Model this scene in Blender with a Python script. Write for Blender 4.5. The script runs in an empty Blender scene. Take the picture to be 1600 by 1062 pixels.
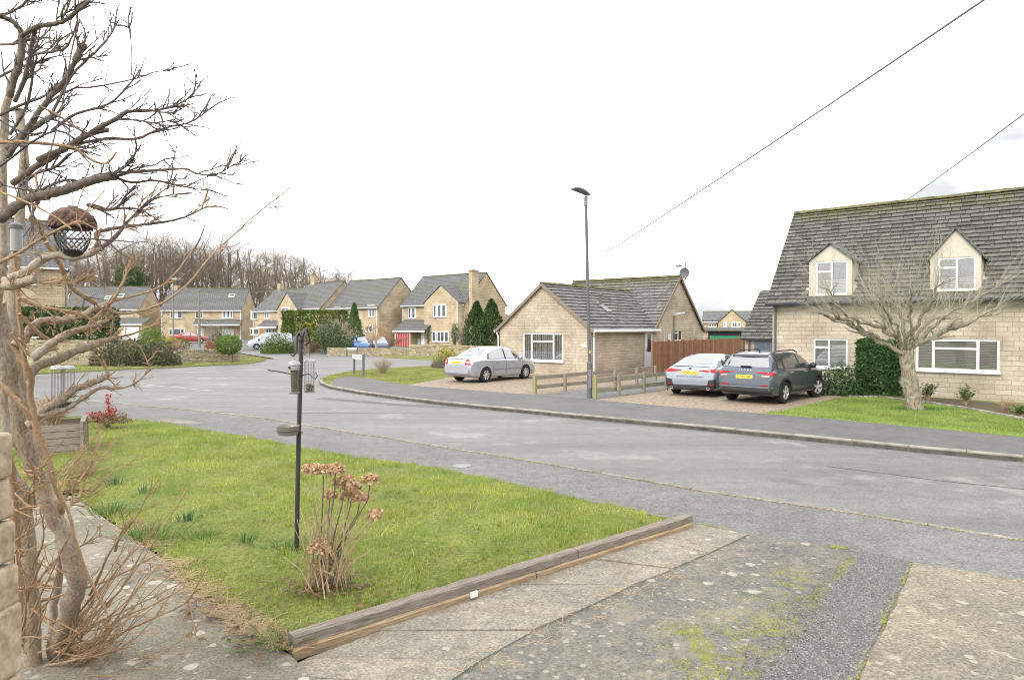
import bpy, bmesh, math, random
from mathutils import Vector, Matrix, noise
from mathutils.bvhtree import BVHTree
R = math.radians
random.seed(7)
C = bpy.context.scene.collection
S = bpy.context.scene

# ------------------------------------------------------------------ camera, sky, sun, exposure
F = 1050.0; HY = 512.0; CH = 2.4
PITCH = math.atan((531.0 - HY) / F)
cam_data = bpy.data.cameras.new("camera"); cam = bpy.data.objects.new("camera", cam_data); C.objects.link(cam)
cam_data.sensor_width = 36.0; cam_data.sensor_fit = 'HORIZONTAL'; cam_data.lens = 36.0 * F / 1600.0
cam_data.clip_start = 0.05; cam_data.clip_end = 3000.0
cam.location = (0, 0, CH); cam.rotation_euler = (R(90) - PITCH, 0, 0)
S.camera = cam
SUN_EL, SUN_AZ = 42.0, 215.0          # high thin overcast, sun behind the camera to the left
w = bpy.data.worlds.new("World"); S.world = w; w.use_nodes = True
nt = w.node_tree; nt.nodes.clear()
o_ = nt.nodes.new('ShaderNodeOutputWorld'); bg = nt.nodes.new('ShaderNodeBackground')
sky = nt.nodes.new('ShaderNodeTexSky'); sky.sky_type = 'NISHITA'; sky.sun_disc = False
sky.sun_elevation = R(SUN_EL); sky.sun_rotation = R(SUN_AZ); sky.dust_density = 4.0
tc = nt.nodes.new('ShaderNodeTexCoord'); mp = nt.nodes.new('ShaderNodeMapping'); mp.inputs['Scale'].default_value = (1.2, 1.2, 4.0)
nz = nt.nodes.new('ShaderNodeTexNoise'); nz.inputs['Scale'].default_value = 2.2; nz.inputs['Detail'].default_value = 6
cr = nt.nodes.new('ShaderNodeValToRGB')
cr.color_ramp.elements[0].position = 0.36; cr.color_ramp.elements[0].color = (4.15, 4.25, 4.4, 1)
cr.color_ramp.elements[1].position = 0.60; cr.color_ramp.elements[1].color = (13, 13, 13.1, 1)
mx = nt.nodes.new('ShaderNodeMix'); mx.data_type = 'RGBA'; mx.inputs[0].default_value = 0.93
nt.links.new(tc.outputs['Generated'], mp.inputs['Vector']); nt.links.new(mp.outputs[0], nz.inputs['Vector'])
sx = nt.nodes.new('ShaderNodeSeparateXYZ'); nt.links.new(tc.outputs['Generated'], sx.inputs[0])
m1 = nt.nodes.new('ShaderNodeMath'); m1.operation = 'MULTIPLY_ADD'; nt.links.new(sx.outputs[2], m1.inputs[0]); m1.inputs[1].default_value = 0.9; nt.links.new(nz.outputs['Fac'], m1.inputs[2])
m2_ = nt.nodes.new('ShaderNodeMath'); m2_.operation = 'MULTIPLY_ADD'; nt.links.new(sx.outputs[0], m2_.inputs[0]); m2_.inputs[1].default_value = -0.30; nt.links.new(m1.outputs[0], m2_.inputs[2])
nt.links.new(m2_.outputs[0], cr.inputs['Fac'])
nt.links.new(sky.outputs[0], mx.inputs[6]); nt.links.new(cr.outputs[0], mx.inputs[7])
nt.links.new(mx.outputs[2], bg.inputs['Color']); bg.inputs['Strength'].default_value = 0.11
nt.links.new(bg.outputs[0], o_.inputs['Surface'])
sd = bpy.data.lights.new("sun", 'SUN'); sd.energy = 1.3; sd.angle = R(14); sd.color = (1.0, 0.96, 0.90)
sun = bpy.data.objects.new("sun", sd); C.objects.link(sun)
sun.rotation_euler = (R(90 - SUN_EL), 0, R(180 - SUN_AZ))
S.view_settings.view_transform = 'Standard'; S.view_settings.look = 'None'
S.cycles.filter_width = 1.0
S.view_settings.exposure = 0.9; S.view_settings.gamma = 1.0; S.view_settings.use_curve_mapping = False

# ------------------------------------------------------------------ pixel (1600 wide photo) -> world
UP = Vector((0, math.sin(PITCH), math.cos(PITCH))); FW = Vector((0, math.cos(PITCH), -math.sin(PITCH)))
CAM = Vector((0, 0, CH))
def ray(px, py): return FW + Vector((1, 0, 0)) * ((px - 800) / F) + UP * ((531 - py) / F)
def G(px, py, z=0.0):
    d = ray(px, py); return CAM + d * ((z - CH) / d.z)
def P(px, py, Y):
    d = ray(px, py); return CAM + d * (Y / d.y)
def xat(px, Y): return (px - 800) / F * Y

def smooth(a, b, t):
    t = max(0.0, min(1.0, (t - a) / (b - a))); return t * t * (3 - 2 * t)
def height(x, y):
    h = -0.06
    h += 0.5 * smooth(72, 108, y)
    k = smooth(40, -20, x)
    h += k * 7.0 * smooth(118, 175, y)
    h += 1.5 * smooth(45.5, 47.5, y) * smooth(-0.60, -0.66, x / max(y, 1)) * smooth(90, 70, y)
    return h

# ------------------------------------------------------------------ mesh collecting helper
class MB:
    def __init__(s): s.v = []; s.f = []
    def add(s, vs, fs):
        b = len(s.v); s.v.extend([tuple(p) for p in vs]); s.f.extend([tuple(b + i for i in f) for f in fs])
    def box(s, c, d, rz=0.0, jit=0.0):
        hx, hy, hz = d[0] / 2, d[1] / 2, d[2] / 2; cs, sn = math.cos(rz), math.sin(rz); vs = []
        for z in (-hz, hz):
            for x, y in ((-hx, -hy), (hx, -hy), (hx, hy), (-hx, hy)):
                vs.append((c[0] + x * cs - y * sn + random.uniform(-jit, jit), c[1] + x * sn + y * cs + random.uniform(-jit, jit), c[2] + z + random.uniform(-jit, jit)))
        s.add(vs, [(3, 2, 1, 0), (4, 5, 6, 7), (0, 1, 5, 4), (1, 2, 6, 5), (2, 3, 7, 6), (3, 0, 4, 7)])
    def bb(s, x0, x1, y0, y1, z0, z1): s.box(((x0 + x1) / 2, (y0 + y1) / 2, (z0 + z1) / 2), (x1 - x0, y1 - y0, z1 - z0))
    def prism(s, poly, vec):
        n = len(poly); vec = Vector(vec); a = [Vector(p) for p in poly]; b = [p + vec for p in a]
        s.add(a + b, [tuple(range(n))[::-1], tuple(range(n, 2 * n))] + [(i, (i + 1) % n, n + (i + 1) % n, n + i) for i in range(n)])
    def bar(s, a, b, w_, h_=None):
        a = Vector(a); b = Vector(b); h_ = h_ or w_; d = (b - a).normalized()
        r = d.cross(Vector((0, 0, 1)));
        if r.length < 1e-3: r = Vector((1, 0, 0))
        r.normalize(); u = r.cross(d)
        q = [r * (sx * w_ / 2) + u * (sy * h_ / 2) for sx, sy in ((-1, -1), (1, -1), (1, 1), (-1, 1))]
        s.add([a + k for k in q] + [b + k for k in q], [(3, 2, 1, 0), (4, 5, 6, 7), (0, 1, 5, 4), (1, 2, 6, 5), (2, 3, 7, 6), (3, 0, 4, 7)])
    def tube(s, pts, rad, n=6, cap=True):
        pts = [Vector(p) for p in pts]; m = len(pts)
        if not isinstance(rad, (list, tuple)): rad = [rad] * m
        b = len(s.v); prev = None
        for i, p in enumerate(pts):
            d = (pts[min(i + 1, m - 1)] - pts[max(i - 1, 0)])
            if d.length < 1e-9: d = Vector((0, 0, 1))
            d.normalize()
            if prev is None:
                r = d.cross(Vector((0.13, 0.31, 0.94)))
                if r.length < 1e-3: r = d.cross(Vector((1, 0, 0)))
            else: r = prev - d * prev.dot(d)
            r.normalize(); prev = r; u = d.cross(r)
            for k in range(n):
                a = 2 * math.pi * k / n; q = p + (r * math.cos(a) + u * math.sin(a)) * rad[i]; s.v.append((q.x, q.y, q.z))
        for i in range(m - 1):
            for k in range(n):
                s.f.append((b + i * n + k, b + i * n + (k + 1) % n, b + (i + 1) * n + (k + 1) % n, b + (i + 1) * n + k))
        if cap and n > 2:
            s.f.append(tuple(b + k for k in range(n))[::-1]); s.f.append(tuple(b + (m - 1) * n + k for k in range(n)))
    def lathe(s, prof, n=16, c=(0, 0, 0), axis='z', cap=True):
        b = len(s.v); m = len(prof)
        for (r, h) in prof:
            for k in range(n):
                a = 2 * math.pi * k / n; x, y = r * math.cos(a), r * math.sin(a)
                if axis == 'z': q = (c[0] + x, c[1] + y, c[2] + h)
                else: q = (c[0] + x, c[1] + h, c[2] + y)
                s.v.append(q)
        for i in range(m - 1):
            for k in range(n): s.f.append((b + i * n + k, b + i * n + (k + 1) % n, b + (i + 1) * n + (k + 1) % n, b + (i + 1) * n + k))
        if cap: s.f.append(tuple(b + k for k in range(n))[::-1]); s.f.append(tuple(b + (m - 1) * n + k for k in range(n)))
    def build(s, name, mat, parent=None, smooth_=False, link=True, fixn=False):
        me = bpy.data.meshes.new(name); me.from_pydata(s.v, [], s.f); me.update()
        if fixn:
            bm = bmesh.new(); bm.from_mesh(me); bmesh.ops.recalc_face_normals(bm, faces=bm.faces); bm.to_mesh(me); bm.free()
        if smooth_:
            me.shade_smooth(); me.set_sharp_from_angle(angle=R(smooth_ if smooth_ is not True else 50))
        o = bpy.data.objects.new(name, me)
        if mat: me.materials.append(mat)
        C.objects.link(o)
        if parent: o.parent = parent
        return o

def tag(o, label=None, cat=None, group=None, kind=None):
    if label: o['label'] = label
    if cat: o['category'] = cat
    if group: o['group'] = group
    if kind: o['kind'] = kind
    return o
def thing(name, label, cat, loc=(0, 0, 0), rz=0.0, group=None):
    o = bpy.data.objects.new(name, None); C.objects.link(o); o.empty_display_size = 0.2
    o.location = loc; o.rotation_euler = (0, 0, rz); return tag(o, label, cat, group)
def dup(root, loc=None, rz=None, label=None, scale=None):
    r = root.copy(); C.objects.link(r)
    if loc is not None: r.location = loc
    if rz is not None: r.rotation_euler = (0, 0, rz)
    if scale is not None: r.scale = scale
    if label: r['label'] = label
    for ch in list(root.children):
        c = ch.copy(); C.objects.link(c); c.parent = r
        for g in list(ch.children):
            d = g.copy(); C.objects.link(d); d.parent = c
    return r

# ------------------------------------------------------------------ materials
def node(nt, t, **kw):
    n = nt.nodes.new(t)
    for k, v in kw.items():
        if k in n.inputs: 
            if isinstance(v, bpy.types.NodeSocket): nt.links.new(v, n.inputs[k])
            else: n.inputs[k].default_value = v
        else: setattr(n, k, v)
    return n
def newmat(name, rough=0.8, spec=0.3, metallic=0.0):
    m = bpy.data.materials.new(name); m.use_nodes = True; nt = m.node_tree
    b = nt.nodes['Principled BSDF']; b.inputs['Roughness'].default_value = rough; b.inputs['Metallic'].default_value = metallic
    b.inputs['Specular IOR Level'].default_value = spec
    return m, nt, b
def c4(c): return (c[0], c[1], c[2], 1.0)
def mix(nt, fac, a, b, mode='MIX'):
    n = nt.nodes.new('ShaderNodeMix'); n.data_type = 'RGBA'; n.blend_type = mode
    for i, v in ((0, fac), (6, a), (7, b)):
        if isinstance(v, bpy.types.NodeSocket): nt.links.new(v, n.inputs[i])
        else: n.inputs[i].default_value = v if i == 0 else c4(v)
    return n.outputs[2]
def ramp(nt, fac, stops):
    n = nt.nodes.new('ShaderNodeValToRGB'); nt.links.new(fac, n.inputs[0]); e = n.color_ramp.elements
    while len(e) < len(stops): e.new(0.5)
    for i, (p, c) in enumerate(stops):
        e[i].position = p; e[i].color = c4(c) if not isinstance(c, (int, float)) else (c, c, c, 1)
    return n.outputs[0]
def obj_co(nt): return node(nt, 'ShaderNodeTexCoord').outputs['Object']
def nois(nt, vec, scale, detail=4, rough=0.6): 
    n = node(nt, 'ShaderNodeTexNoise', Scale=scale, Detail=detail, Roughness=rough); nt.links.new(vec, n.inputs['Vector']); return n.outputs['Fac']
def vmap(nt, vec, scale=(1, 1, 1), rot=(0, 0, 0)):
    n = node(nt, 'ShaderNodeMapping'); nt.links.new(vec, n.inputs['Vector']); n.inputs['Scale'].default_value = scale; n.inputs['Rotation'].default_value = rot; return n.outputs[0]
def bump(nt, b, h, strength=0.3, dist=0.01):
    n = node(nt, 'ShaderNodeBump', Strength=strength, Distance=dist); nt.links.new(h, n.inputs['Height']); nt.links.new(n.outputs[0], b.inputs['Normal'])
def isl(nt): return node(nt, 'ShaderNodeNewGeometry').outputs['Random Per Island']

def m_plain(name, c, rough=0.6, spec=0.4, metal=0.0, var=0.12, scale=6.0):
    m, nt, b = newmat(name, rough, spec, metal); n = nois(nt, obj_co(nt), scale)
    nt.links.new(ramp(nt, n, [(0.3, tuple(x * (1 - var) for x in c)), (0.7, tuple(min(1, x * (1 + var)) for x in c))]), b.inputs['Base Color']); return m
def m_island(name, cols, rough=0.8, nscale=3.0, nmix=0.35, spec=0.2, trans=0.0):
    m, nt, b = newmat(name, rough, spec)
    r = isl(nt); st = [(i / max(1, len(cols) - 1), c) for i, c in enumerate(cols)]
    a = ramp(nt, r, st); n = ramp(nt, nois(nt, obj_co(nt), nscale), [(0.35, 0.45), (0.65, 1.25)])
    col = mix(nt, nmix, a, n, 'MULTIPLY'); nt.links.new(col, b.inputs['Base Color'])
    if trans:
        tr = node(nt, 'ShaderNodeBsdfTranslucent'); nt.links.new(col, tr.inputs['Color'])
        ms = node(nt, 'ShaderNodeMixShader'); ms.inputs[0].default_value = trans
        nt.links.new(b.outputs[0], ms.inputs[1]); nt.links.new(tr.outputs[0], ms.inputs[2])
        nt.links.new(ms.outputs[0], nt.nodes['Material Output'].inputs['Surface'])
    return m
def m_grass(name, cols, green, straw, ps=0.9):
    m = m_island(name, cols, 0.75, 1.3, 0.6, 0.12, 0.3); nt = m.node_tree; b = nt.nodes['Principled BSDF']; src = b.inputs['Base Color'].links[0].from_socket; co = obj_co(nt)
    c = mix(nt, ramp(nt, nois(nt, co, ps, 6, 0.7), [(0.44, 0.0), (0.60, 0.6)]), src, green); c = mix(nt, ramp(nt, nois(nt, vmap(nt, co, (1, 1, 1), (0, 0, 1)), ps * 1.9, 6, 0.7), [(0.52, 0.0), (0.66, 0.65)]), c, straw)
    for l in list(nt.links):
        if l.from_socket == src and l.to_node.type in ('BSDF_PRINCIPLED', 'BSDF_TRANSLUCENT'): nt.links.remove(l)
    nt.links.new(c, b.inputs['Base Color'])
    for n in nt.nodes:
        if n.type == 'BSDF_TRANSLUCENT': nt.links.new(c, n.inputs['Color'])
    return m
def wallco(nt):
    s = node(nt, 'ShaderNodeSeparateXYZ'); nt.links.new(obj_co(nt), s.inputs[0])
    a = node(nt, 'ShaderNodeMath', operation='ADD'); nt.links.new(s.outputs[0], a.inputs[0]); nt.links.new(s.outputs[1], a.inputs[1])
    c = node(nt, 'ShaderNodeCombineXYZ'); nt.links.new(a.outputs[0], c.inputs[0]); nt.links.new(s.outputs[2], c.inputs[1]); return c.outputs[0]
def m_stone(name, c1, c2, mortar, bw=0.42, bh=0.17, msize=0.012, bumpd=0.012, wob=0.0):
    m, nt, b = newmat(name, 0.95, 0.1)
    co = wallco(nt)
    if wob:
        nn = node(nt, 'ShaderNodeTexNoise', Scale=2.5, Detail=3); nt.links.new(co, nn.inputs['Vector'])
        va = node(nt, 'ShaderNodeVectorMath', operation='MULTIPLY_ADD'); nt.links.new(nn.outputs['Color'], va.inputs[0]); va.inputs[1].default_value = (wob, wob, 0); nt.links.new(co, va.inputs[2]); co = va.outputs[0]
    br = node(nt, 'ShaderNodeTexBrick', Scale=1.0); nt.links.new(co, br.inputs['Vector'])
    br.inputs['Brick Width'].default_value = bw; br.inputs['Row Height'].default_value = bh; br.inputs['Mortar Size'].default_value = msize; br.inputs['Mortar Smooth'].default_value = 0.3
    br.inputs['Color1'].default_value = c4(c1); br.inputs['Color2'].default_value = c4(c2); br.inputs['Mortar'].default_value = c4(mortar); br.inputs['Bias'].default_value = 0.0
    br.offset = 0.43; br.squash = 0.72; br.squash_frequency = 3
    n1 = nois(nt, co, 0.7, 4); n2 = nois(nt, co, 22, 4)
    col = mix(nt, 0.65, br.outputs['Color'], ramp(nt, n1, [(0.35, (0.62, 0.58, 0.52)), (0.65, (1.12, 1.1, 1.05))]), 'MULTIPLY')
    col = mix(nt, 0.5, col, ramp(nt, n2, [(0.3, (0.62, 0.6, 0.58)), (0.7, (1.2, 1.2, 1.2))]), 'MULTIPLY')
    nt.links.new(col, b.inputs['Base Color'])
    h = mix(nt, 0.25, ramp(nt, br.outputs['Fac'], [(0.0, 1.0), (1.0, 0.0)]), n2); bump(nt, b, h, 0.7, bumpd)
    return m
def m_roof(name, c1, c2, gap, moss=(0.10, 0.11, 0.03)):
    m, nt, b = newmat(name, 0.9, 0.15)
    s = node(nt, 'ShaderNodeSeparateXYZ'); nt.links.new(obj_co(nt), s.inputs[0])
    a = node(nt, 'ShaderNodeMath', operation='ADD'); nt.links.new(s.outputs[0], a.inputs[0]); nt.links.new(s.outputs[1], a.inputs[1])
    z = node(nt, 'ShaderNodeMath', operation='MULTIPLY'); nt.links.new(s.outputs[2], z.inputs[0]); z.inputs[1].default_value = 1.4
    c = node(nt, 'ShaderNodeCombineXYZ'); nt.links.new(a.outputs[0], c.inputs[0]); nt.links.new(z.outputs[0], c.inputs[1]); co = c.outputs[0]
    br = node(nt, 'ShaderNodeTexBrick', Scale=1.0); nt.links.new(co, br.inputs['Vector'])
    br.inputs['Brick Width'].default_value = 0.33; br.inputs['Row Height'].default_value = 0.27; br.inputs['Mortar Size'].default_value = 0.028; br.inputs['Mortar Smooth'].default_value = 0.2
    br.inputs['Color1'].default_value = c4(c1); br.inputs['Color2'].default_value = c4(c2); br.inputs['Mortar'].default_value = c4(gap)
    n1 = nois(nt, co, 0.5, 5); n2 = nois(nt, co, 9, 4)
    col = mix(nt, 0.6, br.outputs['Color'], ramp(nt, n2, [(0.3, 0.55), (0.7, 1.3)]), 'MULTIPLY')
    col = mix(nt, ramp(nt, n1, [(0.5, 0.0), (0.72, 0.55)]), col, moss)
    nt.links.new(col, b.inputs['Base Color']); bump(nt, b, ramp(nt, br.outputs['Fac'], [(0, 1.0), (1, 0.0)]), 0.8, 0.03); return m
def m_tile(name, cols, moss=0.5):
    m, nt, b = newmat(name, 0.9, 0.15); co = obj_co(nt)
    a = ramp(nt, isl(nt), [(i / (len(cols) - 1), c) for i, c in enumerate(cols)])
    a = mix(nt, 0.6, a, ramp(nt, nois(nt, co, 14, 5), [(0.3, 0.5), (0.7, 1.35)]), 'MULTIPLY')
    v = node(nt, 'ShaderNodeTexVoronoi', Scale=5.5); nt.links.new(co, v.inputs['Vector'])
    spots = ramp(nt, v.outputs['Distance'], [(0.10, 0.75), (0.17, 0.0)])
    k = mix(nt, 1.0, spots, ramp(nt, nois(nt, co, 1.1, 3), [(0.5, 0.0), (0.6, 1.0)]), 'MULTIPLY')
    a = mix(nt, k, a, (0.42, 0.41, 0.36))
    s = node(nt, 'ShaderNodeSeparateXYZ'); nt.links.new(co, s.inputs[0])
    g = nt.nodes.new('ShaderNodeMapRange'); nt.links.new(s.outputs[2], g.inputs[0]); g.inputs[1].default_value = moss; g.inputs[2].default_value = moss + 0.7
    mm = mix(nt, 1.0, g.outputs[0], ramp(nt, nois(nt, co, 3.5, 5), [(0.35, 0.0), (0.6, 1.0)]), 'MULTIPLY')
    a = mix(nt, mm, a, (0.10, 0.105, 0.03)); nt.links.new(a, b.inputs['Base Color']); bump(nt, b, nois(nt, co, 40, 4), 0.4, 0.01); return m
def m_ground(name, base, dark, scale=1.0, grain=60.0, patch=0.5, rough=0.9, stain=None, spots=None, spec=0.3, streak=None, bumpd=0.01):
    m, nt, b = newmat(name, rough, spec); co = obj_co(nt)
    pc = vmap(nt, co, streak[0], (0, 0, streak[1])) if streak else co
    n1 = nois(nt, pc, 0.55 * scale, 6, 0.65); n2 = nois(nt, co, grain, 3, 0.8); n3 = nois(nt, co, 5.0 * scale, 5, 0.7)
    col = mix(nt, ramp(nt, n1, [(0.5 - patch / 2, 0.0), (0.5 + patch / 2, 1.0)]), base, dark)
    col = mix(nt, 0.55, col, ramp(nt, n3, [(0.3, 0.62), (0.7, 1.3)]), 'MULTIPLY')
    col = mix(nt, 0.75, col, ramp(nt, n2, [(0.32, 0.35), (0.68, 1.6)]), 'MULTIPLY')
    if stain:
        for (sc, lo, hi, c) in stain: col = mix(nt, ramp(nt, nois(nt, co, sc, 7, 0.7), [(lo, 0.0), (hi, 0.9)]), col, c)
    if spots:
        for (sc, r0, c) in spots:
            dn = node(nt, 'ShaderNodeTexNoise', Scale=14.0, Detail=3.0); nt.links.new(co, dn.inputs['Vector'])
            va = node(nt, 'ShaderNodeVectorMath', operation='MULTIPLY_ADD'); nt.links.new(dn.outputs['Color'], va.inputs[0]); va.inputs[1].default_value = (0.06, 0.06, 0); nt.links.new(co, va.inputs[2])
            v = node(nt, 'ShaderNodeTexVoronoi', Scale=sc); nt.links.new(va.outputs[0], v.inputs['Vector'])
            thr = node(nt, 'ShaderNodeMath', operation='MULTIPLY'); cs = node(nt, 'ShaderNodeSeparateColor'); nt.links.new(v.outputs['Color'], cs.inputs[0])
            nt.links.new(cs.outputs[0], thr.inputs[0]); thr.inputs[1].default_value = r0
            ls = node(nt, 'ShaderNodeMath', operation='LESS_THAN'); nt.links.new(v.outputs['Distance'], ls.inputs[0]); nt.links.new(thr.outputs[0], ls.inputs[1])
            k = node(nt, 'ShaderNodeMath', operation='MULTIPLY'); nt.links.new(ls.outputs[0], k.inputs[0]); k.inputs[1].default_value = 0.65
            col = mix(nt, k.outputs[0], col, c)
    nt.links.new(col, b.inputs['Base Color']); bump(nt, b, n2, 0.6, bumpd); return m
def m_bark(name, c1, c2, scale=12.0, st=(6, 6, 1), rough=0.9, lichen=None):
    m, nt, b = newmat(name, rough, 0.15); co = obj_co(nt); v = vmap(nt, co, st)
    n = nois(nt, v, scale, 6, 0.7); col = ramp(nt, n, [(0.32, c1), (0.68, c2)])
    if lichen: col = mix(nt, ramp(nt, nois(nt, co, 5.0, 5), [(0.52, 0.0), (0.62, 0.75)]), col, lichen)
    nt.links.new(col, b.inputs['Base Color']); bump(nt, b, n, 0.7, 0.012); return m
def m_paint(name, c, metal=0.5, rough=0.28, coat=0.8):
    m, nt, b = newmat(name, rough, 0.5, metal); b.inputs['Coat Weight'].default_value = coat; b.inputs['Coat Roughness'].default_value = 0.06
    n = nois(nt, obj_co(nt), 3.0, 5); nt.links.new(ramp(nt, n, [(0.3, tuple(x * 0.9 for x in c)), (0.7, tuple(x * 1.05 for x in c))]), b.inputs['Base Color'])
    s = node(nt, 'ShaderNodeSeparateXYZ'); nt.links.new(obj_co(nt), s.inputs[0]); return m

M = {}
M['glass'] = m_plain('glass_dark', (0.045, 0.05, 0.055), 0.05, 0.9, 0, 0.3)
M['glass'].node_tree.nodes['Principled BSDF'].inputs['IOR'].default_value = 2.3
M['far_glass'] = m_plain('glass_far', (0.07, 0.08, 0.09), 0.12, 0.6, 0, 0.8, 1.7)
def m_clear():
    m, nt, b = newmat('window_glass', 0.03, 0.8); b.inputs['Base Color'].default_value = (0.8, 0.85, 0.85, 1)
    t = node(nt, 'ShaderNodeBsdfTransparent'); g = node(nt, 'ShaderNodeBsdfGlossy', Roughness=0.02)
    fr = node(nt, 'ShaderNodeFresnel', IOR=1.6); ms = node(nt, 'ShaderNodeMixShader')
    ad = node(nt, 'ShaderNodeMath', operation='ADD'); nt.links.new(fr.outputs[0], ad.inputs[0]); ad.inputs[1].default_value = 0.10
    nt.links.new(ad.outputs[0], ms.inputs[0]); nt.links.new(t.outputs[0], ms.inputs[1]); nt.links.new(g.outputs[0], ms.inputs[2])
    nt.links.new(ms.outputs[0], nt.nodes['Material Output'].inputs['Surface']); return m
M['clear'] = m_clear()
M['white'] = m_plain('white_upvc', (0.64, 0.645, 0.65), 0.35, 0.5, 0, 0.05)
M['blind'] = m_plain('slat_blind', (0.62, 0.64, 0.60), 0.7, 0.2, 0, 0.05)
M['curtain'] = m_plain('net_curtain', (0.50, 0.50, 0.49), 0.9, 0.1, 0, 0.2, 20)
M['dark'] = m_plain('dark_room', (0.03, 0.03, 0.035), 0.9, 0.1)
M['cream'] = m_plain('cream_render', (0.50, 0.465, 0.385), 0.8, 0.2, 0, 0.05)
M['black'] = m_plain('black_plastic', (0.025, 0.025, 0.028), 0.5, 0.4)
M['gpipe'] = m_plain('grey_pipe', (0.10, 0.10, 0.11), 0.5, 0.4)
M['metal'] = m_plain('grey_metal', (0.20, 0.20, 0.20), 0.5, 0.5, 0.5)
M['iron'] = m_plain('dark_iron', (0.045, 0.04, 0.045), 0.45, 0.5, 0.4)
M['chrome'] = m_plain('bright_metal', (0.62, 0.62, 0.62), 0.3, 0.5, 0.8)
M['tyre'] = m_plain('tyre_rubber', (0.022, 0.022, 0.023), 0.85, 0.2, 0, 0.3)
M['rim'] = m_plain('alloy', (0.55, 0.55, 0.55), 0.35, 0.5, 0.5)
M['redlight'] = m_plain('red_lens', (0.36, 0.008, 0.012), 0.2, 0.35, 0, 0.3, 20)
M['pinklens'] = m_plain('amber_lens', (0.75, 0.42, 0.30), 0.15, 0.6)
M['plate'] = m_plain('yellow_plate', (0.80, 0.60, 0.08), 0.4, 0.4, 0, 0.05)
M['plate2'] = m_plain('faded_plate', (0.75, 0.42, 0.06), 0.4, 0.4, 0, 0.05)
M['silver'] = m_paint('silver_paint', (0.40, 0.42, 0.46), 0.5)
M['grey'] = m_paint('light_grey_paint', (0.25, 0.28, 0.32), 0.35)
M['slate'] = m_paint('dark_slate_paint', (0.082, 0.096, 0.118), 0.5)
M['redcar'] = m_paint('red_paint', (0.42, 0.03, 0.04), 0.2)
M['vanwhite'] = m_paint('van_white', (0.42, 0.45, 0.50), 0.1)
M['bluecar'] = m_paint('blue_paint', (0.06, 0.14, 0.30), 0.3)
M['navycar'] = m_paint('grey_blue_paint', (0.10, 0.13, 0.18), 0.4)
M['reddoor'] = m_plain('red_door', (0.40, 0.035, 0.045), 0.5)
M['greendoor'] = m_plain('green_door', (0.03, 0.20, 0.10), 0.6)
M['stoneR'] = m_stone('buff_stone', (0.44, 0.385, 0.305), (0.53, 0.475, 0.39), (0.355, 0.31, 0.25), 0.42, 0.152, 0.011)
M['stoneB'] = m_stone('bungalow_stone', (0.42, 0.36, 0.28), (0.50, 0.44, 0.355), (0.335, 0.285, 0.225), 0.40, 0.138, 0.010)
M['stoneF'] = m_stone('far_stone', (0.46, 0.375, 0.26), (0.54, 0.455, 0.33), (0.33, 0.27, 0.19), 0.45, 0.19, 0.016)
M['lintel'] = m_plain('cast_stone', (0.52, 0.45, 0.33), 0.9, 0.2)
M['drystone'] = m_island('dry_stone', [(0.20, 0.17, 0.11), (0.34, 0.29, 0.19), (0.42, 0.36, 0.25), (0.27, 0.235, 0.17)], 0.95, 9, 0.5)
M['roofF'] = m_roof('far_roof', (0.13, 0.13, 0.135), (0.17, 0.17, 0.17), (0.06, 0.06, 0.065))
M['tileR'] = m_tile('near_tiles', [(0.085, 0.081, 0.077), (0.115, 0.109, 0.102), (0.145, 0.136, 0.126), (0.10, 0.095, 0.09)], 6.45)
M['tileB'] = m_tile('bungalow_tiles', [(0.12, 0.117, 0.113), (0.15, 0.146, 0.14), (0.18, 0.173, 0.165), (0.135, 0.13, 0.126)], 4.6)
M['ridge'] = m_plain('mossy_ridge', (0.12, 0.12, 0.06), 0.95, 0.1, 0, 0.5, 4)
M['asphalt'] = m_ground('asphalt', (0.150, 0.147, 0.140), (0.092, 0.090, 0.086), 0.8, 30, 0.3, 0.6, streak=((0.18, 1.7, 1), R(39)), spec=0.4, stain=[(0.45, 0.56, 0.66, (0.205, 0.198, 0.182)), (0.3, 0.60, 0.66, (0.082, 0.08, 0.076))])
M['pave'] = m_ground('pavement_asphalt', (0.090, 0.088, 0.086), (0.128, 0.126, 0.12), 1.2, 55, 0.5, 0.85)
M['path'] = m_ground('path_asphalt', (0.158, 0.155, 0.149), (0.112, 0.110, 0.105), 0.9, 34, 0.35)
M['edgestone'] = m_plain('edge_stone', (0.27, 0.255, 0.22), 0.9, 0.2, 0, 0.45, 4)
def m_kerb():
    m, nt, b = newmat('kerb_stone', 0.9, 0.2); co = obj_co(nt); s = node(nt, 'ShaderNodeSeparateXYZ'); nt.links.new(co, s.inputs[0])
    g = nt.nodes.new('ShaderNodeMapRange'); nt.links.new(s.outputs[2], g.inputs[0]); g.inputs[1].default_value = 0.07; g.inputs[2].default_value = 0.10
    top = ramp(nt, nois(nt, co, 3.0, 5), [(0.35, (0.16, 0.155, 0.115)), (0.6, (0.26, 0.25, 0.22))]); dirt_shade = ramp(nt, nois(nt, co, 5.0, 5), [(0.35, (0.05, 0.048, 0.043)), (0.65, (0.11, 0.105, 0.09))])  # lower face darkened by height: dirt plus the shadow gap painted into the colour
    nt.links.new(mix(nt, g.outputs[0], dirt_shade, top), b.inputs['Base Color']); return m
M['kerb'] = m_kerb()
M['kerbmoss'] = m_ground('mossy_edging', (0.24, 0.225, 0.18), (0.155, 0.15, 0.095), 3.0, 30, 0.2)
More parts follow.
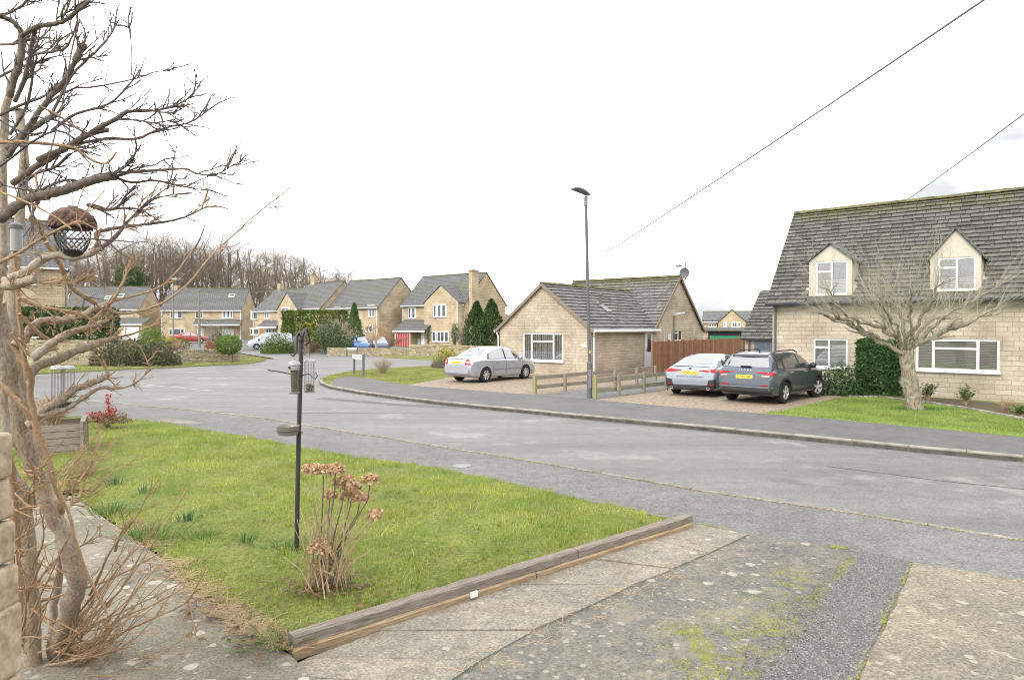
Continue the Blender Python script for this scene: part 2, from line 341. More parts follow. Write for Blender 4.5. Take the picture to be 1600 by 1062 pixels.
M['concrete'] = m_ground('drive_concrete', (0.175, 0.16, 0.13), (0.105, 0.102, 0.095), 1.6, 40, 0.3, 0.95,
    stain=[(1.6, 0.56, 0.66, (0.095, 0.094, 0.088)), (2.6, 0.54, 0.68, (0.205, 0.178, 0.13)), (6.0, 0.60, 0.68, (0.28, 0.25, 0.19))], spots=[(3.6, 0.22, (0.36, 0.34, 0.29)), (11.0, 0.30, (0.30, 0.285, 0.23))], bumpd=0.02)
M['concrete2'] = m_ground('drive_slab', (0.235, 0.20, 0.148), (0.155, 0.14, 0.115), 1.8, 36, 0.35, 0.95,
    stain=[(1.3, 0.54, 0.64, (0.125, 0.115, 0.095)), (6.0, 0.58, 0.66, (0.31, 0.275, 0.205))], spots=[(3.0, 0.22, (0.36, 0.325, 0.26)), (9.0, 0.28, (0.34, 0.31, 0.24))], bumpd=0.02)
M['flag'] = m_ground('flagstone', (0.25, 0.22, 0.175), (0.165, 0.155, 0.13), 1.8, 45, 0.35, 0.95, spots=[(3.0, 0.18, (0.36, 0.34, 0.29))], stain=[(2.2, 0.55, 0.70, (0.13, 0.10, 0.065)), (7.0, 0.58, 0.68, (0.12, 0.115, 0.10))])
M['garden_path'] = m_ground('garden_path', (0.215, 0.19, 0.145), (0.14, 0.13, 0.10), 1.5, 45, 0.5, 0.95, stain=[(5.0, 0.58, 0.68, (0.28, 0.25, 0.20))], spots=[(4.6, 0.28, (0.42, 0.40, 0.34)), (11.0, 0.28, (0.34, 0.31, 0.26))])
M['brickpave'] = m_ground('brick_paving', (0.25, 0.187, 0.135), (0.21, 0.176, 0.138), 1.2, 9, 0.5, 0.9)
M['earth'] = m_ground('earth', (0.11, 0.085, 0.05), (0.07, 0.06, 0.035), 2, 30, 0.5)
M['turf'] = m_ground('turf', (0.16, 0.18, 0.055), (0.11, 0.125, 0.04), 2.0, 25, 0.5, 1.0, stain=[(3.0, 0.6, 0.75, (0.20, 0.17, 0.08))], spec=0.05)
M['turfF'] = m_ground('turf_far', (0.23, 0.235, 0.10), (0.17, 0.18, 0.07), 2.0, 25, 0.5, 1.0, spec=0.05)
M['turfR'] = m_ground('turf_right', (0.17, 0.25, 0.055), (0.21, 0.25, 0.06), 2.0, 25, 0.5, 1.0, spec=0.05)
M['wildground'] = m_ground('wild_ground', (0.10, 0.09, 0.05), (0.13, 0.13, 0.05), 0.3, 6, 0.5, 1.0, spec=0.05)
M['timber'] = m_bark('weathered_timber', (0.14, 0.12, 0.10), (0.33, 0.28, 0.22), 7, (1.0, 9, 9))
M['rail'] = m_bark('grey_rail', (0.15, 0.14, 0.115), (0.25, 0.24, 0.20), 7, (9, 9, 9), lichen=(0.27, 0.27, 0.10))
M['mosspost'] = m_bark('mossy_post', (0.20, 0.19, 0.12), (0.29, 0.30, 0.09), 9, (5, 5, 5))
M['fencebrown'] = m_island('brown_fence', [(0.17, 0.085, 0.05), (0.24, 0.12, 0.075), (0.21, 0.115, 0.07), (0.28, 0.16, 0.11)], 0.85, 5, 0.4)
M['bark'] = m_bark('shrub_bark', (0.15, 0.11, 0.08), (0.42, 0.35, 0.27), 26, (3, 3, 1.5), lichen=(0.38, 0.35, 0.29))
M['barkdark'] = m_bark('twig_bark', (0.085, 0.065, 0.065), (0.19, 0.15, 0.14), 14, (5, 5, 5))
M['barkwarm'] = m_bark('warm_bark', (0.24, 0.15, 0.085), (0.42, 0.30, 0.19), 14, (5, 5, 5))
M['barktree'] = m_bark('tree_bark', (0.07, 0.058, 0.042), (0.33, 0.285, 0.215), 7, (3, 3, 1.0), lichen=(0.33, 0.33, 0.24))
M['twigtree'] = m_bark('tree_twigs', (0.24, 0.225, 0.165), (0.42, 0.395, 0.31), 6, (4, 4, 4))
M['woodtrunk'] = m_bark('wood_trunk', (0.11, 0.09, 0.07), (0.24, 0.205, 0.165), 3, (2, 2, 0.6))
M['woodtwig'] = m_bark('wood_twig', (0.115, 0.088, 0.066), (0.21, 0.17, 0.125), 1, (.25, .25, .25))
M['grassblade'] = m_grass('grass_blades', [(0.19, 0.28, 0.03), (0.33, 0.38, 0.05), (0.24, 0.34, 0.04), (0.44, 0.43, 0.12), (0.29, 0.36, 0.05), (0.60, 0.54, 0.27)], (0.12, 0.23, 0.05), (0.44, 0.42, 0.20))
M['grassfar'] = m_island('grass_far', [(0.21, 0.26, 0.07), (0.31, 0.33, 0.11), (0.26, 0.29, 0.085), (0.42, 0.40, 0.20)], 0.8, 0.8, 0.6, 0.1, 0.3)
M['grassR'] = m_island('grass_right', [(0.16, 0.25, 0.06), (0.22, 0.285, 0.075), (0.30, 0.33, 0.12)], 0.8, 0.9, 0.6, 0.1, 0.3)
def leafm(n, cols, nm=0.3, ns=2.0, tr=0.2, rough=0.55): return m_island(n, cols, rough, ns, nm, 0.35, tr)
M['laurel'] = leafm('laurel_leaf', [(0.025, 0.06, 0.018), (0.05, 0.10, 0.03), (0.035, 0.08, 0.022), (0.12, 0.17, 0.08)])
M['hedge'] = leafm('hedge_leaf', [(0.06, 0.10, 0.015), (0.10, 0.15, 0.02), (0.045, 0.085, 0.015), (0.17, 0.20, 0.03)])
M['topiary'] = leafm('box_leaf', [(0.08, 0.15, 0.02), (0.14, 0.21, 0.03), (0.06, 0.12, 0.02)])
M['mound'] = leafm('mound_leaf', [(0.055, 0.06, 0.03), (0.09, 0.095, 0.045), (0.04, 0.05, 0.022), (0.13, 0.12, 0.07)])
M['conifer'] = leafm('conifer_leaf', [(0.03, 0.065, 0.018), (0.055, 0.10, 0.025), (0.022, 0.05, 0.015)])
M['conifer2'] = leafm('conifer_bright', [(0.05, 0.12, 0.03), (0.08, 0.17, 0.04), (0.035, 0.09, 0.02)])
M['ivy'] = leafm('ivy_leaf', [(0.02, 0.055, 0.015), (0.045, 0.10, 0.025), (0.03, 0.075, 0.02), (0.09, 0.16, 0.05)])
M['yellowleaf'] = leafm('yellow_leaf', [(0.28, 0.27, 0.03), (0.36, 0.33, 0.05), (0.20, 0.22, 0.04)])
M['palmleaf'] = leafm('palm_leaf', [(0.20, 0.22, 0.04), (0.30, 0.31, 0.06), (0.12, 0.15, 0.03)])
M['orange'] = leafm('orange_leaf', [(0.30, 0.10, 0.04), (0.38, 0.16, 0.06), (0.24, 0.09, 0.05)])
M['redleaf'] = leafm('red_leaf', [(0.38, 0.04, 0.045), (0.46, 0.09, 0.07), (0.30, 0.03, 0.04)])
M['pinkbrown'] = leafm('pink_brown_leaf', [(0.26, 0.15, 0.11), (0.33, 0.20, 0.15), (0.20, 0.11, 0.08)])
M['heather'] = leafm('heather_leaf', [(0.13, 0.10, 0.085), (0.19, 0.14, 0.12), (0.085, 0.075, 0.05)])
M['bronze'] = leafm('bronze_leaf', [(0.20, 0.13, 0.06), (0.12, 0.12, 0.05), (0.26, 0.13, 0.07), (0.10, 0.11, 0.05)])
M['petal'] = leafm('dry_petal', [(0.50, 0.31, 0.17), (0.66, 0.46, 0.28), (0.34, 0.19, 0.10), (0.78, 0.60, 0.42)], 0.3, 8, 0.25)
M['drystem'] = m_bark('dry_stem', (0.26, 0.18, 0.10), (0.52, 0.41, 0.26), 20, (5, 5, 1))
M['deadleaf'] = leafm('dead_leaf', [(0.11, 0.06, 0.03), (0.19, 0.11, 0.055), (0.07, 0.045, 0.03)], 0.2, 6)
M['daff'] = leafm('daffodil_leaf', [(0.05, 0.13, 0.04), (0.09, 0.18, 0.07)])
M['clump'] = leafm('clump_leaf', [(0.05, 0.13, 0.02), (0.09, 0.19, 0.03), (0.14, 0.22, 0.05)])
M['twigtan'] = m_bark('tan_twig', (0.26, 0.20, 0.15), (0.40, 0.33, 0.25), 4, (3, 3, 3))
M['gravel'] = m_island('gravel_stone', [(0.08, 0.078, 0.075), (0.14, 0.137, 0.13), (0.26, 0.25, 0.24), (0.05, 0.05, 0.05), (0.19, 0.175, 0.15)], 0.85, 20, 0.3)
M['moss'] = leafm('moss', [(0.20, 0.205, 0.02), (0.28, 0.28, 0.035), (0.14, 0.15, 0.025)])
M['gravelbase'] = m_ground('gravel_base', (0.085, 0.083, 0.08), (0.13, 0.127, 0.12), 2, 90, 0.5, 0.9)
M['cone'] = m_island('cone_scale', [(0.075, 0.04, 0.033), (0.15, 0.085, 0.066), (0.11, 0.06, 0.048)], 0.6, 30, 0.5)
M['terracotta'] = m_plain('terracotta', (0.25, 0.12, 0.08), 0.5, 0.4)
M['nuts'] = m_island('feed', [(0.30, 0.19, 0.09), (0.42, 0.30, 0.17), (0.16, 0.10, 0.05), (0.5, 0.44, 0.34)], 0.8, 10, 0.3)
M['seedtube'] = m_plain('seed_tube', (0.075, 0.075, 0.055), 0.15, 0.7, 0, 0.6, 60)
M['lid'] = m_plain('feeder_lid', (0.27, 0.27, 0.27), 0.4, 0.5, 0.3)
M['wire'] = m_plain('overhead_wire', (0.16, 0.16, 0.16), 0.6)
M['signwhite'] = m_plain('sign_white', (0.70, 0.70, 0.70), 0.5)
M['postdark'] = m_plain('sign_post', (0.10, 0.11, 0.12), 0.6)
# ================================================================== GROUND
def pip(x, y, poly):
    c = False; n = len(poly); j = n - 1
    for i in range(n):
        xi, yi = poly[i][0], poly[i][1]; xj, yj = poly[j][0], poly[j][1]
        if (yi > y) != (yj > y) and x < (xj - xi) * (y - yi) / (yj - yi) + xi: c = not c
        j = i
    return c
def GP(pts, z=0.0): return [(G(a, b, z).x, G(a, b, z).y) for a, b in pts]
def dense(poly, step, jit=0.0, closed=True):
    out = []; n = len(poly)
    for i in range(n if closed else n - 1):
        a = Vector(poly[i][:2]); b = Vector(poly[(i + 1) % n][:2]); k = max(1, int((b - a).length / step))
        for q in range(k):
            p = a.lerp(b, q / k)
            if q and jit: p += Vector((random.uniform(-jit, jit), random.uniform(-jit, jit)))
            out.append((p.x, p.y))
    if not closed: out.append(tuple(poly[-1][:2]))
    return out
def slab(name, poly, z0, z1, mat):
    """solid sheet with vertical sides, top at z1"""
    bm = bmesh.new(); vs = [bm.verts.new((x, y, z1)) for x, y in poly]; f = bm.faces.new(vs); f.normal_update()
    if f.normal.z < 0: f.normal_flip()
    if z0 is not None:
        e = bmesh.ops.extrude_face_region(bm, geom=[f]); nv = [g for g in e['geom'] if isinstance(g, bmesh.types.BMVert)]
        for v in nv: v.co.z = z0
    bmesh.ops.recalc_face_normals(bm, faces=bm.faces)
    if z0 is None:
        for f in bm.faces:
            if f.normal.z < 0: f.normal_flip()
    bmesh.ops.triangulate(bm, faces=[f for f in bm.faces if len(f.verts) > 4])
    me = bpy.data.meshes.new(name); bm.to_mesh(me); bm.free(); me.materials.append(mat)
    o = bpy.data.objects.new(name, me); C.objects.link(o); o['kind'] = 'structure'; return o

# one sheet to the horizon, rising behind the far houses
mb = MB(); xs = [-900, -600, -400, -260, -180] + list(range(-140, 141, 4)) + [180, 260, 400, 600, 900]
ys = [-60, -20] + list(range(0, 44, 4)) + [44, 45, 46, 47, 48, 50] + list(range(54, 190, 4)) + [220, 300, 500, 900, 1600]
for y in ys:
    for x in xs: mb.v.append((x, y, height(x, y)))
nx = len(xs)
for j in range(len(ys) - 1):
    for i in range(nx - 1): mb.f.append((j * nx + i, j * nx + i + 1, (j + 1) * nx + i + 1, (j + 1) * nx + i))
tag(mb.build('ground', M['wildground']), kind='structure')

def ribbon(line, off0, off1):
    """two parallel offsets of a polyline"""
    a, b = [], []
    for i, p in enumerate(line):
        q = Vector(line[min(i + 1, len(line) - 1)]) - Vector(line[max(i - 1, 0)]); q.normalize(); n = Vector((-q.y, q.x))
        a.append(tuple(Vector(p) + n * off0)); b.append(tuple(Vector(p) + n * off1))
    return a, b
road = GP([(-900, 1000), (-700, 605), (-100, 588), (60, 583), (200, 576), (395, 566), (430, 560), (372, 551), (378, 546.5), (560, 547), (700, 552), (820, 556), (1000, 600), (1300, 640), (2400, 740), (2600, 1000), (1900, 990), (1085, 840), (560, 740), (100, 690), (-300, 700)])
slab('road', road, None, 0.0, M['asphalt'])
def strip(name, px, w_, mat, z=.004):
    ln = GP(px); a, b = ribbon(dense(ln, .4, .012, False), -w_ / 2, w_ / 2); slab(name, a + b[::-1], None, z, mat)
M['wornpaint'] = m_ground('worn_paint', (0.42, 0.41, 0.38), (0.22, 0.215, 0.20), 4, 20, 0.3); M['tar'] = m_ground('tar_seam', (0.06, 0.058, 0.055), (0.10, 0.098, 0.09), 3, 30, 0.4)
strip('road_marking', [(212, 599.5), (270, 604.5), (334, 610.5)], .12, M['wornpaint'])
strip('tar_seam', [(1290, 728), (1380, 739), (1470, 751), (1620, 766)], .025, M['tar']); strip('tar_seam', [(150, 646), (330, 643.5), (560, 645.5), (700, 646)], .04, M['tar'], .003); strip('road_repair', [(500, 622), (620, 632), (720, 637)], .5, M['pave'], .002)
slab('worn_edge', dense(GP([(243, 657), (262, 654.5), (290, 656), (318, 661), (300, 664), (265, 661)]), .12, .03), None, .012, M['flag'])
# far side road apron and the driveways by the far houses, following the rise
def drape(name, poly, dz, mat, step=1.5):
    mb = MB(); x0 = min(p[0] for p in poly); x1 = max(p[0] for p in poly); y0 = min(p[1] for p in poly); y1 = max(p[1] for p in poly)
    nx = int((x1 - x0) / step) + 1; ny = int((y1 - y0) / step) + 1
    for i in range(nx):
        for j in range(ny):
            x, y = x0 + i * step, y0 + j * step
            if pip(x + step / 2, y + step / 2, poly):
                mb.add([(x, y, height(x, y) + dz), (x + step, y, height(x + step, y) + dz), (x + step, y + step, height(x + step, y + step) + dz), (x, y + step, height(x, y + step) + dz)], [(0, 1, 2, 3)])
    return tag(mb.build(name, mat), kind='structure')
drape('side_road', [(-33, 66), (-18, 66), (-22, 84), (-33, 106), (-52, 106), (-48, 84)], 0.05, M['path'])
drape('garage_drive', [(-19, 66), (-4, 66), (-8, 79), (-18, 84)], 0.05, M['path'])
# far footway beyond the side road
slab('far_pavement', GP([(372, 551), (378, 547.5), (470, 550), (560, 553), (640, 556), (560, 552), (470, 546.5), (380, 543.5)], 0.05), None, 0.02, M['pave'])

# corner block on the far side of the road: raised 10 cm
Z1 = 0.10
kerb_px = [(760, 566), (700, 570.5), (600, 574.5), (548, 579), (512, 586), (499, 592), (500, 597), (515, 603), (560, 611), (620, 619), (690, 627.5), (780, 636), (860, 643.5), (960, 653), (1060, 662), (1150, 670.5), (1240, 679), (1330, 688), (1420, 697), (1510, 705), (1600, 713), (1800, 732), (2300, 780)]
kerb_w = GP(kerb_px, Z1)
block = kerb_w + [(70, 26), (70, 66), (6, 66)]
slab('corner_block', block, -0.05, Z1, M['turfF'])
# kerb stones (solid, 0.9 m each)
dk = dense(kerb_w, 0.915, 0, False)
mb = MB()
for i in range(2, len(dk) - 1):
    a = Vector(dk[i]); b = Vector(dk[i + 1]); d = (b - a); L = d.length
    if L < 0.3: continue
    d.normalize(); n = Vector((-d.y, d.x)); j = random.uniform(-.006, .006); zt = Z1 + 0.012 + random.uniform(-.006, .006)
    q = [a + d * .008 - n * (.012 + j), b - d * .008 - n * (.012 + j), b - d * .008 + n * .125, a + d * .008 + n * .125]
    q2 = [a + d * .008 + n * (0.004 + j), b - d * .008 + n * (0.004 + j), b - d * .008 + n * .125, a + d * .008 + n * .125]
    vs = [(p.x, p.y, -0.04) for p in q] + [(p.x, p.y, zt - 0.03) for p in q] + [(p.x, p.y, zt) for p in q2]
    mb.add(vs, [(0, 1, 5, 4), (1, 2, 6, 5), (2, 3, 7, 6), (3, 0, 4, 7), (4, 5, 9, 8), (5, 6, 10, 9), (6, 7, 11, 10), (7, 4, 8, 11), (8, 9, 10, 11)])
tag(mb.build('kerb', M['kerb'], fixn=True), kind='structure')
pave_edge = GP([(519, 594), (530, 590), (547, 588), (574, 590.5), (606, 597), (637, 601.5), (690, 606), (835, 617), (925, 624.5), (1060, 636), (1190, 646), (1290, 654), (1400, 664), (1600, 683), (1800, 702), (2300, 748)], Z1)
inner, _ = ribbon([kerb_w[i] for i in range(6, len(kerb_w))], 0.115, 0)
inner = inner[1:]
slab('pavement', dense(pave_edge, 0.5, 0.012, False) + inner[::-1], Z1 - 0.02, Z1 + 0.006, M['pave'])
# paved drives of the two houses, path between them
slab('sedan_drive', GP([(637, 602), (690, 606), (836, 617), (925, 613), (1040, 602), (1045, 572), (1025, 560), (790, 572), (783, 588), (700, 590)], Z1), Z1 - .02, Z1 + 0.010, M['brickpave'])
slab('door_path', GP([(838, 617.3), (926, 624.5), (1044, 609), (1055, 595), (1010, 588), (994, 600), (884, 612)], Z1), Z1 - .02, Z1 + 0.014, M['path'])
slab('right_drive', GP([(928, 624.8), (1060, 636.3), (1192, 646), (1225, 641), (1315, 621), (1300, 600), (1220, 580), (1160, 560), (1060, 575), (1043, 609.5)], Z1), Z1 - .02, Z1 + 0.010, M['brickpave'])
slab('right_lawn', GP([(1192, 646.2), (1290, 654), (1400, 664), (1600, 683), (1800, 702), (2300, 748), (2300, 700), (1640, 664), (1590, 655), (1520, 641), (1440, 629), (1380, 622), (1345, 620), (1315, 621.3), (1225, 641.3)], Z1), Z1 - .02, Z1 + 0.018, M['turfR'])

# grass verge on the left across the road
verge = GP([(-400, 596), (60, 583), (200, 576), (300, 571.5), (395, 566.5), (414, 562.5), (405, 558.5), (375, 558), (275, 566), (160, 568), (60, 570), (-400, 575)], 0.06)
slab('left_verge', verge, -0.05, 0.07, M['turfF'])
# verge in front of the long stone wall
verge2 = GP([(598, 557.5), (650, 560.5), (690, 562), (760, 564), (760, 553), (690, 553), (600, 553)], 0.05)
slab('wall_verge', verge2, -0.05, 0.055, M['turfF'])

# near side: pavement, mossy edging, driveway
edge_px = [(-300, 610), (60, 622), (150, 628.5), (250, 636.5), (330, 644), (400, 652), (470, 662.5), (547, 676), (620, 687), (700, 700), (800, 716), (900, 732.5), (1000, 750), (1080, 765), (1190, 781), (1300, 797), (1450, 821), (1600, 846), (1900, 896), (2300, 960)]
ne = GP(edge_px)
lawn_front_px = [(-300, 655), (60, 650), (130, 652), (190, 654), (250, 659), (330, 672), (400, 684), (500, 703), (560, 714), (640, 722), (700, 734), (800, 753), (900, 776), (1000, 798), (1085, 816)]
lf = GP(lawn_front_px, 0.03)
drive_front = GP([(1085, 818), (1170, 835), (1300, 855), (1425, 881), (1600, 909), (1900, 957), (2300, 1020)])
slab('near_pavement', ne + (drive_front[::-1][:-1]) + lf[::-1], None, 0.008, M['path'])
mb = MB(); dn = dense(ne, 0.9, 0, False)
for i in range(len(dn) - 1):
    a, b = Vector(dn[i]), Vector(dn[i + 1]); d = (b - a).normalized(); n = Vector((d.y, -d.x)); zz = 0.022 + random.uniform(-.004, .004)
    q = [a + d * .006 - n * .03, b - d * .006 - n * .03, b - d * .006 + n * .05, a + d * .006 + n * .05]
    mb.prism([(p.x, p.y, -0.03) for p in q], (0, 0, zz + 0.03))
tag(mb.build('pavement_edging', M['kerbmoss'], fixn=True), kind='structure')

slab('driveway', GP([(1085, 818), (1170, 835), (1300, 855), (1425, 881), (1600, 909), (1900, 957), (2300, 1020), (2300, 2600), (-600, 2600), (-600, 1300), (380, 1100), (470, 1040), (700, 955)]), None, 0.014, M['concrete'])
gp = GP([(1345, 862), (1425, 880.5), (1408, 920), (1385, 965), (1362, 1010), (1330, 1085), (1270, 1300), (1050, 1300), (1165, 1085), (1215, 1040), (1262, 985), (1292, 930), (1318, 890)])
slab('gravel_strip', dense(gp, 0.06, 0.02), None, 0.020, M['gravelbase'])
slab('driveway_slab', dense(GP([(1428, 882), (1600, 909.5), (1900, 957.5), (2300, 1020), (2300, 1900), (1180, 1900), (1270, 1300), (1335, 1085), (1368, 1010), (1391, 965), (1412, 920)]), 0.25, 0.01), None, 0.026, M['concrete2'])
# flagstones beside the timber edging, with open joints
L0 = [Vector(p) for p in GP([(1090, 822), (1020, 846), (925, 877), (800, 917), (690, 955), (590, 990), (480, 1032), (420, 1062), (300, 1150)])]
L1 = [Vector(p) for p in GP([(1172, 838), (1108, 868), (1053, 893), (990, 918), (925, 951), (835, 990), (755, 1036), (700, 1075), (520, 1220)])]
mb = MB()
for i in range(len(L0) - 1):
    q = [L0[i], L0[i + 1], L1[i + 1], L1[i]]; c = sum(q, Vector((0, 0))) / 4
    q = [p + (c - p).normalized() * 0.018 for p in q]; zz = 0.03 + random.uniform(-.004, .006)
    mb.prism([(p.x, p.y, 0.0) for p in q], (0, 0, zz))
tag(mb.build('flagstone_path', M['flag'], fixn=True), kind='structure')

slab('garden_path', GP([(60, 770), (118, 775), (150, 800), (200, 835), (255, 875), (300, 915), (345, 955), (392, 990), (455, 1024), (490, 1062), (560, 1300), (-600, 1300), (-600, 770)], 0.04), -0.02, 0.045, M['garden_path'])

# front lawn, rising gently from the pavement to the timber edging
edg_px = [(1085, 815), (1030, 834), (940, 868), (850, 901), (760, 934), (640, 965), (540, 985), (462, 1003)]
path_px = [(456, 1012), (392, 985), (345, 950), (300, 910), (255, 870), (200, 830), (150, 795), (118, 770), (-100, 770), (-300, 760)]
_ea, _eb = G(459, 1033), G(1086, 827); _ed = (_eb - _ea).normalized(); _en = Vector((-_ed.y, _ed.x, 0)); LA, LB = _ea + _en * .085, _eb + _en * .085
lawn_poly = lf[:-1] + [(LB.x, LB.y), (LA.x, LA.y)] + GP(path_px[1:], 0.06)
lfv = [Vector(p) for p in lf]
def dline(x, y, line):
    best = 1e9; p = Vector((x, y))
    for i in range(len(line) - 1):
        a, b = line[i], line[i + 1]; ab = b - a; t = max(0, min(1, (p - a).dot(ab) / max(ab.length_squared, 1e-9))); best = min(best, (p - a - ab * t).length)
    return best
pathv = [Vector(p) for p in GP(path_px, 0.06)]
def lawn_h(x, y):
    h = 0.025 + 0.10 * smooth(0, 1.8, dline(x, y, lfv))
    return min(h, 0.05 + 0.075 * smooth(0, 0.8, dline(x, y, pathv))) + 0.012 * noise.noise(Vector((x * 1.3, y * 1.3, 0)))
mb = MB(); st = 0.12; x0 = min(p[0] for p in lawn_poly); x1 = max(p[0] for p in lawn_poly); y0 = min(p[1] for p in lawn_poly); y1 = max(p[1] for p in lawn_poly)
x0 = max(x0, -14)
idx = {}; nxl = int((x1 - x0) / st) + 2; nyl = int((y1 - y0) / st) + 2
LH = {}
def lv(i, j):
    if (i, j) not in idx:
        x, y = x0 + i * st, y0 + j * st; sd_ = (Vector((x, y, 0)) - LA).dot(_en)
        if sd_ < 0 and x > LA.x - .1: x, y = x - _en.x * sd_, y - _en.y * sd_
        h = lawn_h(x, y); LH[(i, j)] = h; idx[(i, j)] = len(mb.v); mb.v.append((x, y, h))
    return idx[(i, j)]
cells = []
for i in range(nxl):
    for j in range(nyl):
        if pip(x0 + (i + .5) * st, y0 + (j + .5) * st, lawn_poly):
            cells.append((i, j)); mb.f.append((lv(i, j), lv(i + 1, j), lv(i + 1, j + 1), lv(i, j + 1)))
tag(mb.build('front_lawn', M['turf'], smooth_=True), kind='structure')
# blades of grass
def blades(name, label, pts, mat, hmin, hmax, wid, lean=0.5):
    mb = MB(); V = mb.v; Fc = mb.f; u = random.uniform
    for (x, y, z, sc) in pts:
        a = u(0, 6.283); h = u(hmin, hmax) * sc; l = u(0.1, 1.0) * lean * h; wd = wid * u(.6, 1.3) / 2 * max(1.0, 0.8 * sc); ca, sa = math.cos(a), math.sin(a); b = u(0, 6.283); dx, dy = math.cos(b) * l, math.sin(b) * l
        i = len(V); V.append((x - ca * wd, y - sa * wd, z - .005)); V.append((x + ca * wd, y + sa * wd, z - .005)); V.append((x + dx, y + dy, z + h)); Fc.append((i, i + 1, i + 2))
    o = mb.build(name, mat); return tag(o, label, 'grass', None, 'stuff')
def gdens(x, y): return 0.55 + 0.9 * noise.noise(Vector((x * 0.9, y * 0.9, 3))) + 0.5 * noise.noise(Vector((x * 3.1, y * 3.1, 7)))
pts = []
for (i, j) in cells:
    cx, cy = x0 + (i + .5) * st, y0 + (j + .5) * st; d = math.hypot(cx, cy)
    if cx / cy < -0.86: continue
    n = int(32 * min(1.0, (6.5 / d) ** 1.2) * max(0.35, min(1.3, 0.8 + 0.5 * gdens(cx, cy)))) + (random.random() < .5)
    for k in range(n):
        x, y = cx + random.uniform(-.5, .5) * st * 1.1, cy + random.uniform(-.5, .5) * st * 1.1
        if x > LA.x and (Vector((x, y, 0)) - LA).dot(_en) < -.03: continue
        sc = 0.65 + 0.75 * max(0, gdens(x, y)) ; sc *= 1.0 + 0.6 * smooth(0.5, 0.0, dline(x, y, pathv)) if dline(x, y, pathv) < .5 else 1
        pts.append((x, y, LH[(i, j)], sc * (0.8 + d * 0.02)))
for _ in range(2600):
    i, j = random.choice(cells); x_, y_ = x0 + (i + .5) * st, y0 + (j + .5) * st
    if x_ > LA.x - .05 and (Vector((x_, y_, 0)) - LA).dot(_en) < .1 or x_ / y_ < -.86: continue
    if noise.noise(Vector((x_ * 1.1, y_ * 1.1, 9))) < -.12: continue
    for k in range(random.randint(6, 16)): pts.append((x_ + random.gauss(0, .022), y_ + random.gauss(0, .022), LH[(i, j)], random.uniform(1.3, 2.3)))
blades('lawn_grass', 'short yellow-green grass of the front lawn', pts, M['grassblade'], 0.018, 0.058, 0.006, 0.9)
print('blades', len(pts))
def scatter_px(poly_w, n, z, far=None):
    xs_ = [p[0] for p in poly_w]; ys_ = [p[1] for p in poly_w]; out = []; t = 0
    while len(out) < n and t < n * 30:
        t += 1; x = random.uniform(min(xs_), max(xs_)); y = random.uniform(min(ys_), max(ys_))
        if abs(x) > 0.86 * y + 1: continue
        if random.random() > (min(ys_) / max(y, .1)) ** 1.1: continue
        if pip(x, y, poly_w): out.append((x, y, z, 1.0))
    return out
rl = GP([(1192, 646.2), (1290, 654), (1400, 664), (1600, 683), (1800, 702), (2300, 748), (2300, 700), (1640, 664), (1590, 655), (1520, 641), (1440, 629), (1380, 622), (1345, 620), (1315, 621.3), (1225, 641.3)], Z1)
blades('right_lawn_grass', 'bright short grass on the lawn under the bare pollarded tree', scatter_px(rl, 42000, Z1 + .015), M['grassR'], 0.02, 0.05, 0.016, 0.9)
cl = GP([(499, 592), (515, 602), (519, 594), (530, 590), (547, 588), (574, 590.5), (606, 597), (637, 601.5), (700, 590), (783, 588), (785, 570), (760, 567), (700, 571), (600, 575), (548, 579.5), (512, 586.5)], Z1)
blades('corner_grass', 'grass of the corner lawn around the street nameplate', scatter_px(cl, 40000, Z1), M['grassfar'], 0.03, 0.07, 0.025, 0.9)
blades('verge_grass', 'grass strip in front of the low stone wall across the road', scatter_px(verge, 22000, 0.065), M['grassfar'], 0.04, 0.09, 0.04, 0.9)
blades('wall_verge_grass', 'grass strip along the long low garden wall', scatter_px(verge2, 5000, 0.05), M['grassfar'], 0.04, 0.09, 0.05, 0.9)
# taller grass round the pollarded tree's foot
tp = G(1428, 640, Z1); blades('tree_foot_grass', 'dark taller grass tuft around the pollarded tree foot', [(tp.x + random.gauss(0.05, .35), tp.y + random.gauss(-.1, .15), Z1 + .02, 1.0) for _ in range(900)], M['clump'], 0.05, 0.14, 0.014, 0.7)

# loose stones, moss cushions, leaf litter
mb = MB()
def pebble(mb, x, y, z, r):
    vs = []; a0 = random.uniform(0, 6.28)
    for k in range(5):
        a = a0 + k * 1.2566; rr = r * random.uniform(.7, 1.2); vs.append((x + rr * math.cos(a), y + rr * math.sin(a), z))
    vs.append((x + random.uniform(-.3, .3) * r, y + random.uniform(-.3, .3) * r, z + r * random.uniform(.5, .9))); mb.add(vs, [(0, 1, 5), (1, 2, 5), (2, 3, 5), (3, 4, 5), (4, 0, 5)])
for (x, y, z, s_) in scatter_px(gp, 20000, 0.018): pebble(mb, x, y, z, random.uniform(.004, .013))
gl_ = dense(gp[7:], .05, 0, False)
for k in range(3600):
    q = random.choice(gl_); pebble(mb, q[0] + random.gauss(-.04, .15), q[1] + random.gauss(0, .12), 0.022, random.uniform(.004, .009))
tag(mb.build('gravel', M['gravel']), 'loose grey gravel chippings in the worn strip of the drive', 'gravel', None, 'stuff')
mb = MB()
mc = [(1165, 1000, .22), (1120, 1050, .22), (1215, 955, .2), (1255, 918, .16), (1240, 900, .1), (1190, 975, .16), (1100, 1020, .12), (1150, 1060, .15), (1275, 935, .1), (1070, 990, .1)]
for (px, py, r) in mc:
    c = G(px, py)
    for k in range(int(7500 * r)):
        x, y = c.x + random.gauss(0, r * 1.25), c.y + random.gauss(0, r * 1.2)
        if noise.noise(Vector((x * 6, y * 6, 1))) + .5 * noise.noise(Vector((x * 23, y * 23, 4))) > -0.02: pebble(mb, x, y, 0.013, random.uniform(.003, .010))
